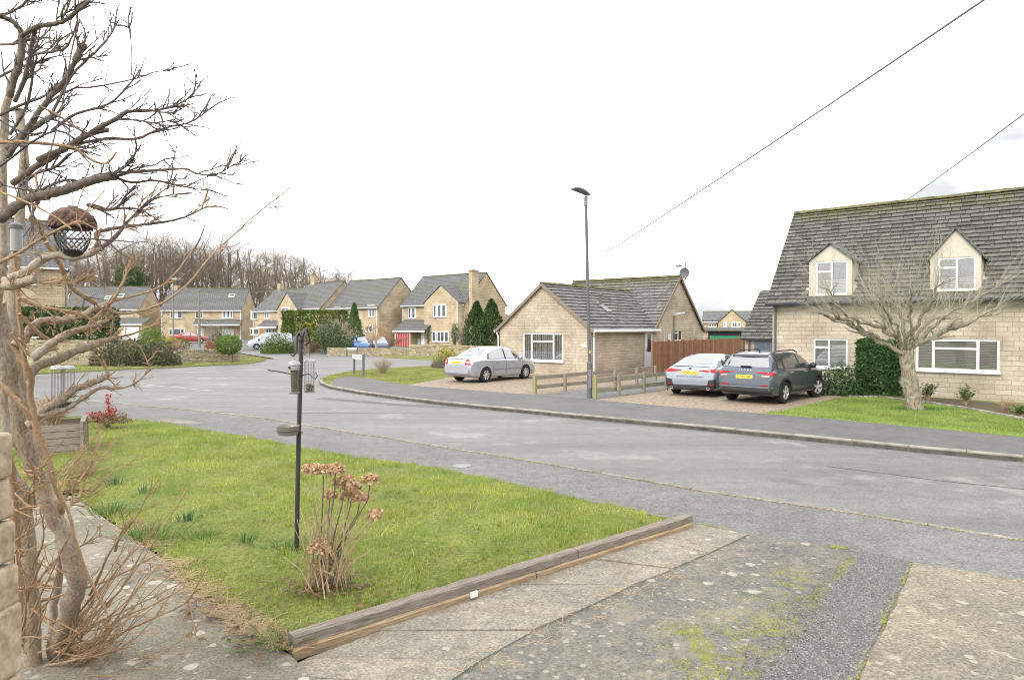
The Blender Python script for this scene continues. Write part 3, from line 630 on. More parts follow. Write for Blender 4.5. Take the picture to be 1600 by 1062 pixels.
for line, n in ((GP([(1300, 856), (1335, 860), (1345, 863)]), 300), (GP([(1425, 884), (1408, 925), (1385, 970), (1360, 1020), (1335, 1075)]), 420), (GP([(1340, 866), (1318, 892), (1308, 905)]), 160), (GP([(1085, 818), (1170, 836)]), 100)):
    d_ = dense(line, .02, 0, False)
    for k in range(n):
        q = random.choice(d_)
        if noise.noise(Vector((q[0] * 3, q[1] * 3, 2))) > -.05: pebble(mb, q[0] + random.gauss(0, .025), q[1] + random.gauss(0, .025), 0.02, random.uniform(.005, .012))
dd = dense(ne[5:], .03, 0, False)
for k in range(1100):
    q = random.choice(dd)
    if q[1] < 14 and q[1] > 3 and noise.noise(Vector((q[0], q[1], 0)) * 1.1) > -.1: pebble(mb, q[0] + random.gauss(-.01, .02), q[1] + random.gauss(-.03, .025), 0.012, random.uniform(.006, .014))
tag(mb.build('moss', M['moss']), 'bright yellow-green moss cushions on the drive and pavement edging', 'moss', None, 'stuff')
mb = MB()
def leafq(mb, p, s_, up=0.3):
    a = random.uniform(0, 6.28); d = Vector((math.cos(a), math.sin(a), random.uniform(-up, up))) * s_; e = Vector((-math.sin(a), math.cos(a), random.uniform(-up, up))) * s_ * .6
    p = Vector(p); mb.add([p - d, p + e, p + d, p - e + Vector((0, 0, s_ * .3))], [(0, 1, 2, 3)])
def sow(pxy, n, sx, sy, z, s0=.02, s1=.045):
    c = G(pxy[0], pxy[1], z)
    for k in range(n): leafq(mb, (c.x + random.gauss(0, sx), c.y + random.gauss(0, sy), z + random.uniform(0, .03)), random.uniform(s0, s1))
sow((505, 915), 130, .16, .13, .14); sow((560, 925), 30, .2, .15, .14); sow((450, 905), 26, .25, .2, .14); sow((400, 1000), 60, .25, .12, .1); sow((330, 950), 50, .2, .15, .08); sow((260, 890), 40, .25, .2, .07)
for _ in range(120):
    px, py = random.uniform(250, 900), random.uniform(760, 960); c = G(px, py, .13)
    if pip(c.x, c.y, lawn_poly): leafq(mb, (c.x, c.y, .15), random.uniform(.012, .035))
tag(mb.build('leaf_litter', M['deadleaf']), 'scattered brown dead leaves on the lawn and along the path', 'leaves', None, 'stuff')
mb = MB()
for k in range(1300):
    px, py = random.choice([(200, 830), (285, 905), (330, 940), (375, 975), (425, 1003), (395, 990), (350, 962), (170, 800), (230, 855), (270, 885), (310, 925), (350, 960), (400, 990), (440, 1010)]) if k % 16 else (lambda t: (1130 - 400 * t, 862 + 185 * t))(random.random())
    c = G(px + random.gauss(0, 14), py + random.gauss(0, 6), .06); a = random.uniform(0, 3.14); L = random.uniform(.04, .22); d = Vector((math.cos(a), math.sin(a), 0)) * L; zz = 0.05 if px > 460 else 0.09
    c.z = zz; e = Vector((-d.y, d.x, 0)) * random.uniform(-.4, .4); mb.tube([c, c + d * .5 + e * .5 + Vector((0, 0, random.uniform(0, .02))), c + d], .0022, 3, False)
tag(mb.build('dry_stalks', M['drystem']), 'fallen dry stalks along the path edge and paving', 'stalks', None, 'stuff')
# ================================================================== BUILDINGS
ND = Vector((0.628, 0.778, 0)); RD = Vector((0.778, -0.628, 0))
class Frame:
    def __init__(s, name, label, cat, O, d, group=None):
        s.O = Vector((O[0], O[1], O[2] if len(O) > 2 else 0)); d = Vector((d[0], d[1], 0)).normalized()
        s.x = d; s.y = Vector((-d.y, d.x, 0)); s.root = thing(name, label, cat, s.O, math.atan2(d.y, d.x), group)
    def pix(s, v, px, py):
        o = s.O + s.y * v; d = ray(px, py); t = (o - CAM).dot(s.y) / d.dot(s.y); p = CAM + d * t - s.O; return p.dot(s.x), p.z
    def side(s, u, px, py):
        o = s.O + s.x * u; d = ray(px, py); t = (o - CAM).dot(s.x) / d.dot(s.x); p = CAM + d * t - s.O; return p.dot(s.y), p.z
def cut(o, boxes):
    mb = MB()
    for b in boxes: mb.bb(*b)
    me = bpy.data.meshes.new('cut'); me.from_pydata(mb.v, [], mb.f); k = bpy.data.objects.new('cut', me); C.objects.link(k); k.parent = o.parent
    bpy.context.view_layer.update()
    m = o.modifiers.new('b', 'BOOLEAN'); m.operation = 'DIFFERENCE'; m.object = k; m.solver = 'EXACT'
    dg = bpy.context.evaluated_depsgraph_get(); nm = bpy.data.meshes.new_from_object(o.evaluated_get(dg)); o.modifiers.clear(); o.data = nm; nm.name = o.name
    bpy.data.objects.remove(k)
def wall_prism(mb, u0, u1, v0, v1, z0, ze, zr, axis):
    if axis == 'x':
        m = (v0 + v1) / 2; mb.prism([(u0, v0, z0), (u0, v1, z0), (u0, v1, ze), (u0, m, zr), (u0, v0, ze)], (u1 - u0, 0, 0))
    else:
        m = (u0 + u1) / 2; mb.prism([(u0, v0, z0), (u1, v0, z0), (u1, v0, ze), (m, v0, zr), (u0, v0, ze)], (0, v1 - v0, 0))
def roof_slabs(mb, u0, u1, v0, v1, ze, zr, axis, oe=0.25, og=0.08, th=0.10):
    if axis == 'x':
        m = (v0 + v1) / 2; k = (zr - ze) / (m - v0)
        for sgn, e in ((-1, v0), (1, v1)):
            ev = e + sgn * oe; ez = ze - k * oe
            mb.prism([(u0 - og, ev, ez + .03), (u0 - og, m, zr + .03), (u0 - og, m, zr + .03 + th), (u0 - og, ev, ez + .03 + th)], (u1 - u0 + 2 * og, 0, 0))
    else:
        m = (u0 + u1) / 2; k = (zr - ze) / (m - u0)
        for sgn, e in ((-1, u0), (1, u1)):
            eu = e + sgn * oe; ez = ze - k * oe
            mb.prism([(eu, v0 - og, ez + .03), (m, v0 - og, zr + .03), (m, v0 - og, zr + .03 + th), (eu, v0 - og, ez + .03 + th)], (0, v1 - v0 + 2 * og, 0))
def tiles(mb, e0, e1, r0, r1, course=0.28, tw=0.33, th=0.035, clip=None):
    """individual lapped tiles on the quad eave e0-e1, ridge r0-r1"""
    e0, e1, r0, r1 = map(Vector, (e0, e1, r0, r1)); sl = (r0 - e0).length; n = int(sl / course); nrm = (e1 - e0).cross(r0 - e0).normalized()
    if nrm.z < 0: nrm = -nrm
    for i in range(n + 1):
        t0 = i / (n + 1); t1 = min(1.0, (i + 1.25) / (n + 1))
        a0, a1 = e0.lerp(r0, t0), e1.lerp(r1, t0); b0, b1 = e0.lerp(r0, t1), e1.lerp(r1, t1); L = (a1 - a0).length; p = -random.random() * tw
        while p < L:
            wd = tw * random.uniform(.72, 1.28); q0, q1 = max(0, p) / L, min(L, p + wd - .016) / L; p += wd
            if q1 - q0 < 0.02 / L: continue
            if clip and clip(a0.lerp(a1, (q0 + q1) / 2).lerp(b0.lerp(b1, (q0 + q1) / 2), .5)): continue
            j = random.uniform(-.008, .012); dn = (e0 - r0).normalized() * random.uniform(0, .018)
            A, B = a0.lerp(a1, q0) + dn, a0.lerp(a1, q1) + dn; D, Cc = b0.lerp(b1, q0), b0.lerp(b1, q1)
            lo = nrm * (th + j + .012); vs = [A + nrm * .012, B + nrm * .012, Cc - nrm * .012, D - nrm * .012, A + lo + nrm * .02, B + lo + nrm * .02, Cc + nrm * .014, D + nrm * .014]
            mb.add(vs, [(4, 5, 6, 7), (0, 1, 5, 4), (1, 2, 6, 5), (3, 0, 4, 7)])
def ridge_caps(mb, a, b, r=0.11, step=0.45):
    a, b = Vector(a), Vector(b); d = b - a; n = max(1, int(d.length / step))
    for i in range(n):
        p, q = a + d * (i / n), a + d * ((i + 1) / n - .0004); s = d.cross(Vector((0, 0, 1))).normalized(); j = random.uniform(-.008, .008)
        A = [s * -r * 1.3 + Vector((0, 0, -.07)), s * -r * .8 + Vector((0, 0, .03 + j)), s * r * .8 + Vector((0, 0, .03 + j)), s * r * 1.3 + Vector((0, 0, -.07))]
        mb.add([p + k for k in A] + [q + k for k in A], [(0, 1, 5, 4), (1, 2, 6, 5), (2, 3, 7, 6), (3, 2, 1, 0), (4, 5, 6, 7)])
def window(par, u0, u1, z0, z1, v, cols=2, near=False, tops=(), face='f', fill='curtain', frame_w=0.06, sill=True, label=None):
    """casement window; face 'f' looks to -y of the frame at y=v; face 's' looks to +x at x=v. returns cutter box"""
    def bb(mb, a0, a1, d0, d1, c0, c1):     # a: along wall, d: outwards depth, c: height
        if face == 'f': mb.bb(a0, a1, v - d1, v - d0, c0, c1)
        else: mb.bb(v + d0, v + d1, a0, a1, c0, c1)
    mb = MB(); fw = frame_w; d0, d1 = (-0.09, -0.02) if near else (0.003, 0.05)
    bb(mb, u0, u1, d0, d1, z0, z0 + fw); bb(mb, u0, u1, d0, d1, z1 - fw, z1)
    if isinstance(cols, int): cs = [k / cols for k in range(1, cols)]
    else: cs = list(cols)
    bars = [0.0] + cs + [1.0]; W = u1 - u0
    bb(mb, u0, u0 + fw, d0, d1, z0 + fw, z1 - fw); bb(mb, u1 - fw, u1, d0, d1, z0 + fw, z1 - fw)
    for c in cs: bb(mb, u0 + W * c - fw * .55, u0 + W * c + fw * .55, d0, d1, z0 + fw, z1 - fw)
    for k in tops:
        a0, a1 = u0 + W * bars[k], u0 + W * bars[k + 1]; zt = z1 - (z1 - z0) * 0.30
        bb(mb, a0 + fw * .6, a1 - fw * .6, d0, d1 - .002, zt - .035, zt + .035)
    if sill: bb(mb, u0 - .05, u1 + .05, -0.05 if near else 0.001, 0.09, z0 - .06, z0 - .003)
    w_ = mb.build('window', M['white'], par)
    if label: w_['label'] = label
    pb = MB()
    if near: bb(pb, u0 + fw * .4, u1 - fw * .4, -0.062, -0.055, z0 + fw * .4, z1 - fw * .4); pb.build('pane', M['clear'], w_)
    else: bb(pb, u0 + fw * .4, u1 - fw * .4, 0.002, 0.018, z0 + fw * .4, z1 - fw * .4); pb.build('pane', M['far_glass'], w_)
    if near:
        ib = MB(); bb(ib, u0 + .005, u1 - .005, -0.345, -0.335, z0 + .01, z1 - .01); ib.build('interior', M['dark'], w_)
        cb = MB()
        if fill == 'blind':
            z = z0 + .07
            while z < z1 - .05: bb(cb, u0 + .06, u1 - .06, -0.12, -0.105, z, z + .042); z += .052
            cb.build('blind', M['blind'], w_)
        elif fill == 'vertical':
            u = u0 + .05
            while u < u1 - .12: bb(cb, u, u + random.uniform(.06, .1), -0.20, -0.17, z0 + .05, z1 - .03); u += .125
            cb.build('blind', M['curtain'], w_)
        elif fill == 'half':
            z = z0 + .07
            while z < z0 + (z1 - z0) * .42: bb(cb, u0 + .06, u1 - .06, -0.14, -0.125, z, z + .026); z += .055
            cb.build('blind', M['blind'], w_)
        elif fill == 'curtain':
            for a, b in ((u0 + .04, u0 + W * .27), (u1 - W * .27, u1 - .04)):
                k = a; cb = MB()
                while k < b: bb(cb, k, k + .045, -0.20 + random.uniform(0, .02), -0.17, z0 + .03, z1 - .03); k += .05
                cb.build('curtain', M['curtain'], w_)
    else:
        for k in range(len(bars) - 1):
            cb = MB()
            if random.random() < .8:
                a0, a1 = u0 + W * bars[k] + fw, u0 + W * bars[k + 1] - fw; ww = (a1 - a0) * random.uniform(.25, .5)
                if random.random() < .5: bb(cb, a0, a0 + ww, 0.019, 0.024, z0 + fw, z1 - fw)
                else: bb(cb, a1 - ww, a1, 0.019, 0.024, z0 + fw, z1 - fw)
            if cb.v: cb.build('curtain', M['curtain'], w_)
    g = 0.33 if near else 0
    return (u0, u1, v - .05, v + .34, z0, z1) if face == 'f' else (v - .34, v + .05, u0, u1, z0, z1)
def gutter(par, a, b, mat, r=0.055):
    mb = MB(); mb.tube([a, b], r, 8); return mb.build('gutter', mat, par)
def pipe(par, pts, mat, r=0.035, name='downpipe'):
    mb = MB(); mb.tube(pts, r, 8); return mb.build(name, mat, par)
def chimney(par, c, w_, d_, z0, z1, mat, pots=1):
    mb = MB(); mb.bb(c[0] - w_ / 2, c[0] + w_ / 2, c[1] - d_ / 2, c[1] + d_ / 2, z0, z1); mb.bb(c[0] - w_ / 2 - .06, c[0] + w_ / 2 + .06, c[1] - d_ / 2 - .06, c[1] + d_ / 2 + .06, z1, z1 + .12)
    o = mb.build('chimney', mat, par); mb = MB()
    for k in range(pots): mb.lathe([(.11, z1 + .12), (.09, z1 + .42), (.11, z1 + .45)], 8, (c[0] + (k - (pots - 1) / 2) * .35, c[1], 0))
    mb.build('chimney_pot', M['terracotta'], o); return o

# ---------------------------------------------------------------- right house with dormers
HO = P(1207, 512, 25.7)
hr = Frame('dormer_house', 'big buff stone house on the right with two cream gabled dormers', 'house', (HO.x, HO.y, 0), (0.753, -0.659)); rt = hr.root
LW = 17.0; DEP = 5.6; ze = hr.pix(0, 1207, 462)[1] + .02; zr = hr.pix(DEP / 2, 1240, 333)[1] - .05
mb = MB(); wall_prism(mb, 0, LW, 0, DEP, 0, ze, zr - .06, 'x'); wall = mb.build('wall', M['stoneR'], rt, fixn=True)
cutb = []
u0, z1 = hr.pix(0, 1271, 529); u1, z0 = hr.pix(0, 1324, 575); cutb.append(window(rt, u0, u1, z0, z1, 0, [.46], True, (0,), fill='blind'))
u0, z1 = hr.pix(0, 1431, 529); u1, z0 = hr.pix(0, 1562, 582); cutb.append(window(rt, u0, u1, z0, z1, 0, [.22, .75], True, (1,), fill='blind', frame_w=.075))
cut(wall, cutb)
k = (zr - ze) / (DEP / 2); oe = 0.28; vr = DEP / 2
dorm = []
for (pl, pr, pyb, pye, pax, pay) in ((1264, 1331, 463, 407, 1294, 382), (1453, 1533, 456, 401, 1491, 359)):
    ua, _ = hr.pix(-.06, pl, pyb); ub, zb = hr.pix(-.06, pr, pyb - 2); _, zd = hr.pix(-.06, (pl + pr) / 2, pye); _, za = hr.pix(-.06, pax, pay); dorm.append((ua, ub, zb, zd, za))
def clipd(p):
    for (ua, ub, zb, zd, za) in dorm:
        if ua - .02 < p.x < ub + .02:
            m = (ua + ub) / 2; zt = za - (za - zd) * abs(p.x - m) / ((ub - ua) / 2)
            if p.z < zt - .05: return True
    return False
mb = MB(); tiles(mb, (-.15, -oe, ze - k * oe), (LW, -oe, ze - k * oe), (-.15, vr, zr), (LW, vr, zr), 0.20, 0.36, 0.045, clipd)
tiles(mb, (LW, DEP + oe, ze - k * oe), (-.15, DEP + oe, ze - k * oe), (LW, vr, zr), (-.15, vr, zr), 0.3, 0.6, 0.04)
# under-sheet below the tiles
mb.prism([(-.13, vr, zr - .16), (-.13, vr, zr - .06), (-.13, -oe + .05, ze - k * oe + .0), (-.13, -oe + .05, ze - k * oe - .06)], (LW, 0, 0))
roof = mb.build('roof', M['tileR'], rt)
mb = MB(); ridge_caps(mb, (-.15, vr, zr + .06), (LW, vr, zr + .06)); mb.build('ridge', M['ridge'], rt)
gutter(rt, (-.15, -oe - .04, ze - k * oe - .02), (LW, -oe - .04, ze - k * oe - .02), M['black'], 0.06)
pipe(rt, [(.12, -oe - .02, ze - k * oe), (.12, -.07, ze - .45), (.12, -.07, 0)], M['gpipe'], .045)
us, _ = hr.pix(0, 1587, 600); pipe(rt, [(us + .4, -.06, ze), (us + .4, -.06, 0)], M['gpipe'], .03)
for (ua, ub, zb, zd, za) in dorm:
    m = (ua + ub) / 2; depth = (za - ze) / k + .3; mb = MB()
    mb.prism([(ua, -.06, zb), (ub, -.06, zb), (ub, -.06, zd), (m, -.06, za), (ua, -.06, zd)], (0, depth, 0)); dw = mb.build('dormer', M['cream'], rt, fixn=True)
    w0, w1 = ua + (ub - ua) * .16, ub - (ub - ua) * .10
    cb = window(rt, w0, w1, zb + .03, zd - .02, -.06, [.5], True, (0,), fill='half', sill=False); cut(dw, [cb])
    mb = MB(); kk = (za - zd) / ((ub - ua) / 2); o_ = .13
    for sg, e in ((-1, ua), (1, ub)):
        e2 = e + sg * o_; ez = zd - kk * o_
        mb.prism([(e2, -.16, ez + .02), (m, -.16, za + .02), (m, -.16, za + .08), (e2, -.16, ez + .08)], (0, depth + .1, 0))
    mb.build('dormer_roof', M['roofF'], rt, fixn=True)
# small side garage with a slate-blue roller shutter
gu0 = hr.pix(4.6, 1165, 520)[0]; zg = hr.pix(4.6, 1170, 522)[1]; zgr = hr.pix(6.8, 1188, 455)[1]
mb = MB(); mb.prism([(gu0, 4.6, 0), (gu0, 9.0, 0), (gu0, 9.0, zg), (gu0, 6.8, zgr - .08), (gu0, 4.6, zg)], (-gu0 + .3, 0, 0)); gw = mb.build('garage_wall', M['stoneR'], rt, fixn=True)
kg = (zgr - zg) / 2.2; mb = MB(); tiles(mb, (gu0 - .15, 4.35, zg - kg * .25), (.5, 4.35, zg - kg * .25), (gu0 - .15, 6.8, zgr), (.5, 6.8, zgr), 0.24, 0.36, 0.045)
mb.prism([(gu0 - .1, 4.4, zg - kg * .25 - .05), (gu0 - .1, 6.8, zgr - .12), (gu0 - .1, 6.8, zgr - .03), (gu0 - .1, 4.4, zg - kg * .25 + .01)], (-gu0 + .5, 0, 0))
mb.prism([(gu0 - .1, 9.25, zg - kg * .25), (gu0 - .1, 6.8, zgr), (gu0 - .1, 6.8, zgr + .05), (gu0 - .1, 9.25, zg - kg * .25 + .05)], (-gu0 + .5, 0, 0)); mb.build('garage_roof', M['tileR'], rt)
mb = MB(); z = 0.05; a = gu0 + .45
while z < zg - .25: mb.bb(a, -.08, 4.5, 4.57, z, z + .085); z += .095
mb.build('garage_door', m_plain('shutter_blue', (0.085, 0.11, 0.15), 0.5), rt)
pipe(rt, [(gu0 + .2, 4.5, zg - .1), (gu0 + .2, 4.5, 0)], M['gpipe'], .04)

# ---------------------------------------------------------------- bungalow
BO = (-0.62, 34.3)
bg_ = Frame('bungalow', 'long low stone bungalow with grey tiled roof behind the street lamp', 'house', BO, RD); rt = bg_.root
BW = 5.44; BV = 6.3; BV2 = 12.5; bm_ = 9.3; bze = 2.42; zap = bg_.pix(0, 843, 444)[1]; zmr = bg_.side(BW, 1060, 432)[1]
mb = MB(); wall_prism(mb, 0, BW, 0, 7.5, 0, bze, zap - .08, 'y'); w1_ = mb.build('wall', M['stoneB'], rt, fixn=True)
mb = MB(); wall_prism(mb, -1.6, BW - .003, BV, BV2, 0, bze, zmr - .08, 'x'); w2_ = mb.build('wall', M['stoneB'], rt, fixn=True)
u0, z1 = bg_.pix(0, 817, 520); u1, z0 = bg_.pix(0, 880, 565); cut(w1_, [window(rt, u0, u1, z0, z1, 0, [.22, .76], True, (1,), fill='vertical', frame_w=.075)])
wins = []
for (pa, pb, pt, pbt) in ((1025.5, 1039.5, 517, 534), (1054, 1066.5, 515, 532)):
    v0, z1 = bg_.side(BW, pa, pt); v1, z0 = bg_.side(BW, pb, pbt); wins.append(window(rt, v0, v1, z0, z1, BW - .003, [.5], True, (0,), face='s', fill='curtain'))
cut(w2_, wins)
# side door
v0, z1 = bg_.side(BW, 1007, 518); v1, z0 = bg_.side(BW, 1018, 575)
mb = MB(); mb.bb(BW + .003, BW + .05, v0, v1, z0, z1); dr = mb.build('door', M['white'], rt); mb = MB(); mb.bb(BW + .05, BW + .058, v0 + (v1 - v0) * .28, v1 - (v1 - v0) * .22, z0 + (z1 - z0) * .45, z1 - .12); mb.build('door_glass', M['glass'], dr)
mb = MB(); mb.bb(BW + .05, BW + .12, v0 + .06, v0 + .1, z0 + .95, z0 + 1.1); mb.build('handle', M['chrome'], dr)
mb = MB(); mb.bb(BW + .01, BW + 1.0, v0 - .3, v1 + .3, 0.09, z0 - .004); mb.build('doorstep', M['edgestone'], rt)
# roof: wing and main
kb = (zap - bze) / (BW / 2); km = (zmr - bze) / (bm_ - BV); oe = .22; vj = BV + (zap - bze) / km
mb = MB()
tiles(mb, (BW + oe, -.1, bze - kb * oe), (BW + oe, BV + .3, bze - kb * oe), (BW / 2, -.1, zap), (BW / 2, vj + .1, zap), 0.27, 0.36, 0.05)
tiles(mb, (-oe, vj, bze - kb * oe), (-oe, -.1, bze - kb * oe), (BW / 2, vj, zap), (BW / 2, -.1, zap), 0.27, 0.4, 0.05)
tiles(mb, (-1.7, BV - oe, bze - km * oe), (BW + .1, BV - oe, bze - km * oe), (-1.7, bm_, zmr), (BW + .1, bm_, zmr), 0.27, 0.36, 0.05, clip=lambda p: p.x < BW - .1 and p.z < zap - abs(p.x - BW / 2) * kb - .08 and p.x > 0)
tiles(mb, (BW + .1, BV2 + oe, bze - km * oe), (-1.7, BV2 + oe, bze - km * oe), (BW + .1, bm_, zmr), (-1.7, bm_, zmr), 0.3, 0.6, 0.05)
mb.build('roof', M['tileB'], rt)
mb = MB(); ridge_caps(mb, (BW / 2, -.1, zap + .07), (BW / 2, vj, zap + .07)); mb.build('ridge', M['ridge'], rt); mb = MB(); ridge_caps(mb, (-1.7, bm_, zmr + .07), (BW + .1, bm_, zmr + .07)); mb.build('ridge', M['ridge'], rt)
gutter(rt, (BW + oe + .03, -.12, bze - kb * oe - .0), (BW + oe + .03, BV + .2, bze - kb * oe - .0), M['white'], .075)
pipe(rt, [(BW + oe, -.02, bze - .1), (BW + .06, .18, bze - .45), (BW + .06, .18, .1)], M['white'], .045)
gutter(rt, (-oe - .03, -.12, bze - kb * oe), (-oe - .03, BV, bze - kb * oe), M['white'], .07); pipe(rt, [(-oe, -.05, bze - .12), (-.05, -.06, bze - .5), (-.05, -.06, .1)], M['white'], .04)
# white fascia and barge board trim
mb = MB(); mb.bb(BW + .01, BW + .05, .02, BV, bze - .22, bze - .08); mb.build('fascia', M['white'], rt)
mb = MB()
bb_m = m_plain('barge', (0.20, 0.155, 0.115), 0.7)
for a, b in (((BW + oe, -.13, bze - kb * oe), (BW / 2, -.13, zap)), ((-oe, -.13, bze - kb * oe), (BW / 2, -.13, zap))): mb = MB(); mb.bar((a[0], a[1], a[2] - .03), (b[0], b[1], b[2] - .03), .05, .13); mb.build('barge_board', bb_m, rt)
for a, b in (((BW + .12, BV - oe, bze - km * oe), (BW + .12, bm_, zmr)), ((BW + .12, BV2 + oe, bze - km * oe), (BW + .12, bm_, zmr))): mb = MB(); mb.bar((a[0], a[1], a[2] - .03), (b[0], b[1], b[2] - .03), .05, .13); mb.build('barge_board', bb_m, rt)
# vent pipe through wing roof, flue, meter box, house number plate
u, v = 4.0, 3.2; zz = zap - kb * (u - BW / 2); mb = MB(); mb.tube([(u, v, zz - .1), (u, v, zz + .55)], .06, 10); mb.lathe([(.09, zz + .5), (.09, zz + .6), (.03, zz + .62)], 10, (u, v, 0)); vp = mb.build('vent_pipe', M['gpipe'], rt)
mb = MB(); mb.prism([(u - .15, v - .2, zz + .17), (u - .15, v + .2, zz + .17), (u + .55, v + .25, zz - .55 * kb + .10), (u + .55, v - .25, zz - .55 * kb + .10)], (0, 0, .03)); mb.build('flashing', M['metal'], vp)
vf, zf = bg_.side(BW, 1052, 492); pipe(rt, [(BW + .05, vf, zf - .05), (BW + .05, vf, 1.0)], M['gpipe'], .03, 'soil_pipe')
mb = MB(); mb.tube([(BW + .05, vf, zf), (BW + .25, vf - .1, zf + .05), (BW + .35, vf + .7, zf + .12)], .045, 8); mb.build('flue', M['white'], rt)
vm, zm = bg_.side(BW, 1045, 527); mb = MB(); mb.bb(BW, BW + .06, vm - .12, vm + .12, zm - .2, zm + .2); mb.build('meter_box', M['white'], rt)
un, zn = bg_.pix(0, 913.5, 540); mb = MB(); mb.bb(un - .14, un + .14, -.03, -.003, zn - .07, zn + .07); mb.build('number_plate', M['signwhite'], rt)
# satellite dish and aerial at the gable
va, za_ = bg_.side(BW, 1063, 428); mb = MB()
mb.tube([(BW + .1, va, za_ - .5), (BW + .3, va + .05, za_ - .3), (BW + .3, va + .05, za_ + .65)], .025, 6); pole = mb.build('aerial_mast', M['metal'], rt)
mb = MB(); prof = [(.005, -.04), (.12, -.03), (.24, .0), (.30, .04)]
for (r, h) in prof: pass
mb.lathe([(.005, .0), (.15, -.02), (.28, -.07), (.30, -.075), (.28, -.05), (.15, .0), (.005, .02)], 16, (BW + .30, va - .05, za_ + .03), 'y'); ds = mb.build('satellite_dish', M['gpipe'], rt, smooth_=True)
mb = MB(); mb.bar((BW + .3 - .5, va + .05, za_ + .5), (BW + .3 + .45, va + .05, za_ + .66), .02)
for q in range(7): t = -.5 + q * .15; mb.bar((BW + .3 + t, va + .05 - .15, za_ + .6 + t * .16), (BW + .3 + t, va + .05 + .15, za_ + .6 + t * .16), .012)
mb.bb(BW + .3 - .55, BW + .3 - .3, va - .1, va + .2, za_ + .42, za_ + .5); mb.build('tv_aerial', M['metal'], rt)

# ---------------------------------------------------------------- far houses
def far_house(name, label, O, d, u0, u1, dep, ze, zr, axis='x', zb=0.0):
    f = Frame(name, label, 'house', (O[0], O[1], zb), d); mb = MB(); wall_prism(mb, u0, u1, 0, dep, -.3, ze, zr - .02, axis); mb.build('wall', M['stoneF'], f.root, fixn=True)
    mb = MB(); roof_slabs(mb, u0, u1, 0, dep, ze, zr, axis); mb.build('roof', M['roofF'], f.root, fixn=True)
    if axis == 'x':
        mb = MB(); ridge_caps(mb, (u0, dep / 2, zr + .12), (u1, dep / 2, zr + .12), .12, .9); mb.build('ridge', M['ridge'], f.root)
        gutter(f.root, (u0, -.3, ze - .18), (u1, -.3, ze - .18), M['white'], .07)
    return f
def wing(f, v, pl, pr, pye, pax, pay, vback, zoff=0.0):
    u0, ze = f.pix(v, pl, pye); u1, _ = f.pix(v, pr, pye); _, za = f.pix(v, pax, pay); mb = MB(); wall_prism(mb, u0, u1, v, vback, -.3, ze, za - .02, 'y'); mb.build('gable_wall', M['stoneF'], f.root, fixn=True)
    mb = MB(); roof_slabs(mb, u0, u1, v, vback, ze, za, 'y', .2, .08); mb.build('gable_roof', M['roofF'], f.root, fixn=True); return u0, u1, ze, za
def fwin(f, v, x0, x1, y0, y1, cols=2, head=True):
    u0, z1 = f.pix(v, x0, y0); u1, z0 = f.pix(v, x1, y1); window(f.root, u0, u1, z0, z1, v, cols, frame_w=.09)
    if head:
        mb = MB(); mb.bb(u0 - .15, u1 + .15, v - .06, v - .003, z1 + .02, z1 + .16); mb.build('lintel', M['lintel'], f.root)
def pent(f, v0, v1, xl, xr, ylo, yhi, zl=None, th=.1, gl=True):
    """lean-to roof from wall plane v1 out to v0"""
    u0, za = f.pix(v0, xl, ylo); u1, _ = f.pix(v0, xr, ylo); _, zb = f.pix(v1, (xl + xr) / 2, yhi)
    mb = MB(); mb.prism([(u0, v0, za), (u0, v1, zb), (u0, v1, zb + th), (u0, v0, za + th)], (u1 - u0, 0, 0)); mb.build('porch_roof', M['roofF'], f.root, fixn=True)
    if gl: mb = MB(); mb.bb(u0, u1, v0 - .08, v0 - .003, za - .12, za + .08); mb.build('fascia', M['white'], f.root)
    return u0, u1, za
def fbox(f, name, mat, v0, v1, x0, x1, y0, y1, vref=None):
    vr_ = v0 if vref is None else vref; u0, z1 = f.pix(vr_, x0, y0); u1, z0 = f.pix(vr_, x1, y1); mb = MB(); mb.bb(u0, u1, v0, v1, z0, z1); return mb.build(name, mat, f.root)

# house with the red garage door
C1 = Vector((-5.6, 80.8, 0)); O1 = C1 - RD * 11.3
f = far_house('red_door_house', 'detached stone house with red garage door and side chimney', O1, RD, 0, 11.3, 7.6, 5.35, 9.2)
g0, g1, gze, gza = wing(f, -1.0, 663, 716, 473, 689, 446, 3.2)
fwin(f, 0, 638, 650, 481, 497, 2); fwin(f, -1.0, 677, 698, 476.5, 495, 3); fwin(f, -1.0, 675.5, 702, 518, 534, 4)
p0, p1, pz = pent(f, -2.0, 0.0, 613.5, 664, 517, 500.5)
gd = fbox(f, 'garage_wall', M['stoneF'], -1.75, -.01, 615, 640.5, 518, 545, -1.9)
g_ = fbox(f, 'garage_door', M['reddoor'], -1.82, -1.753, 618.5, 640, 521, 545); 
mb = MB(); ua, z1 = f.pix(-1.82, 618.5, 521); ub, z0 = f.pix(-1.82, 640, 545)
for q in range(1, 8): xx = ua + (ub - ua) * q / 8; mb.bb(xx - .015, xx + .015, -1.835, -1.822, z0, z1)
mb.bb(ua - .1, ua - .003, -1.83, -1.753, z0, z1 + .1); mb.bb(ub + .003, ub + .1, -1.83, -1.753, z0, z1 + .1); mb.build('door_frame', M['white'], g_)
d_ = fbox(f, 'front_door', M['white'], -.95, -.01, 658.5, 664, 518, 540, -.9); fbox(f, 'porch_wall', M['stoneF'], -.5, -.011, 642, 657.5, 518.5, 543)
u, z = f.pix(-.55, 653, 522.5); mb = MB(); mb.lathe([(.02, -.08), (.14, -.05), (.16, 0)], 10, (u, -.5, z), 'y'); mb.build('porch_lamp', M['white'], f.root)
fbox(f, 'meter_box', M['white'], -.58, -.503, 652.5, 657, 529, 538)
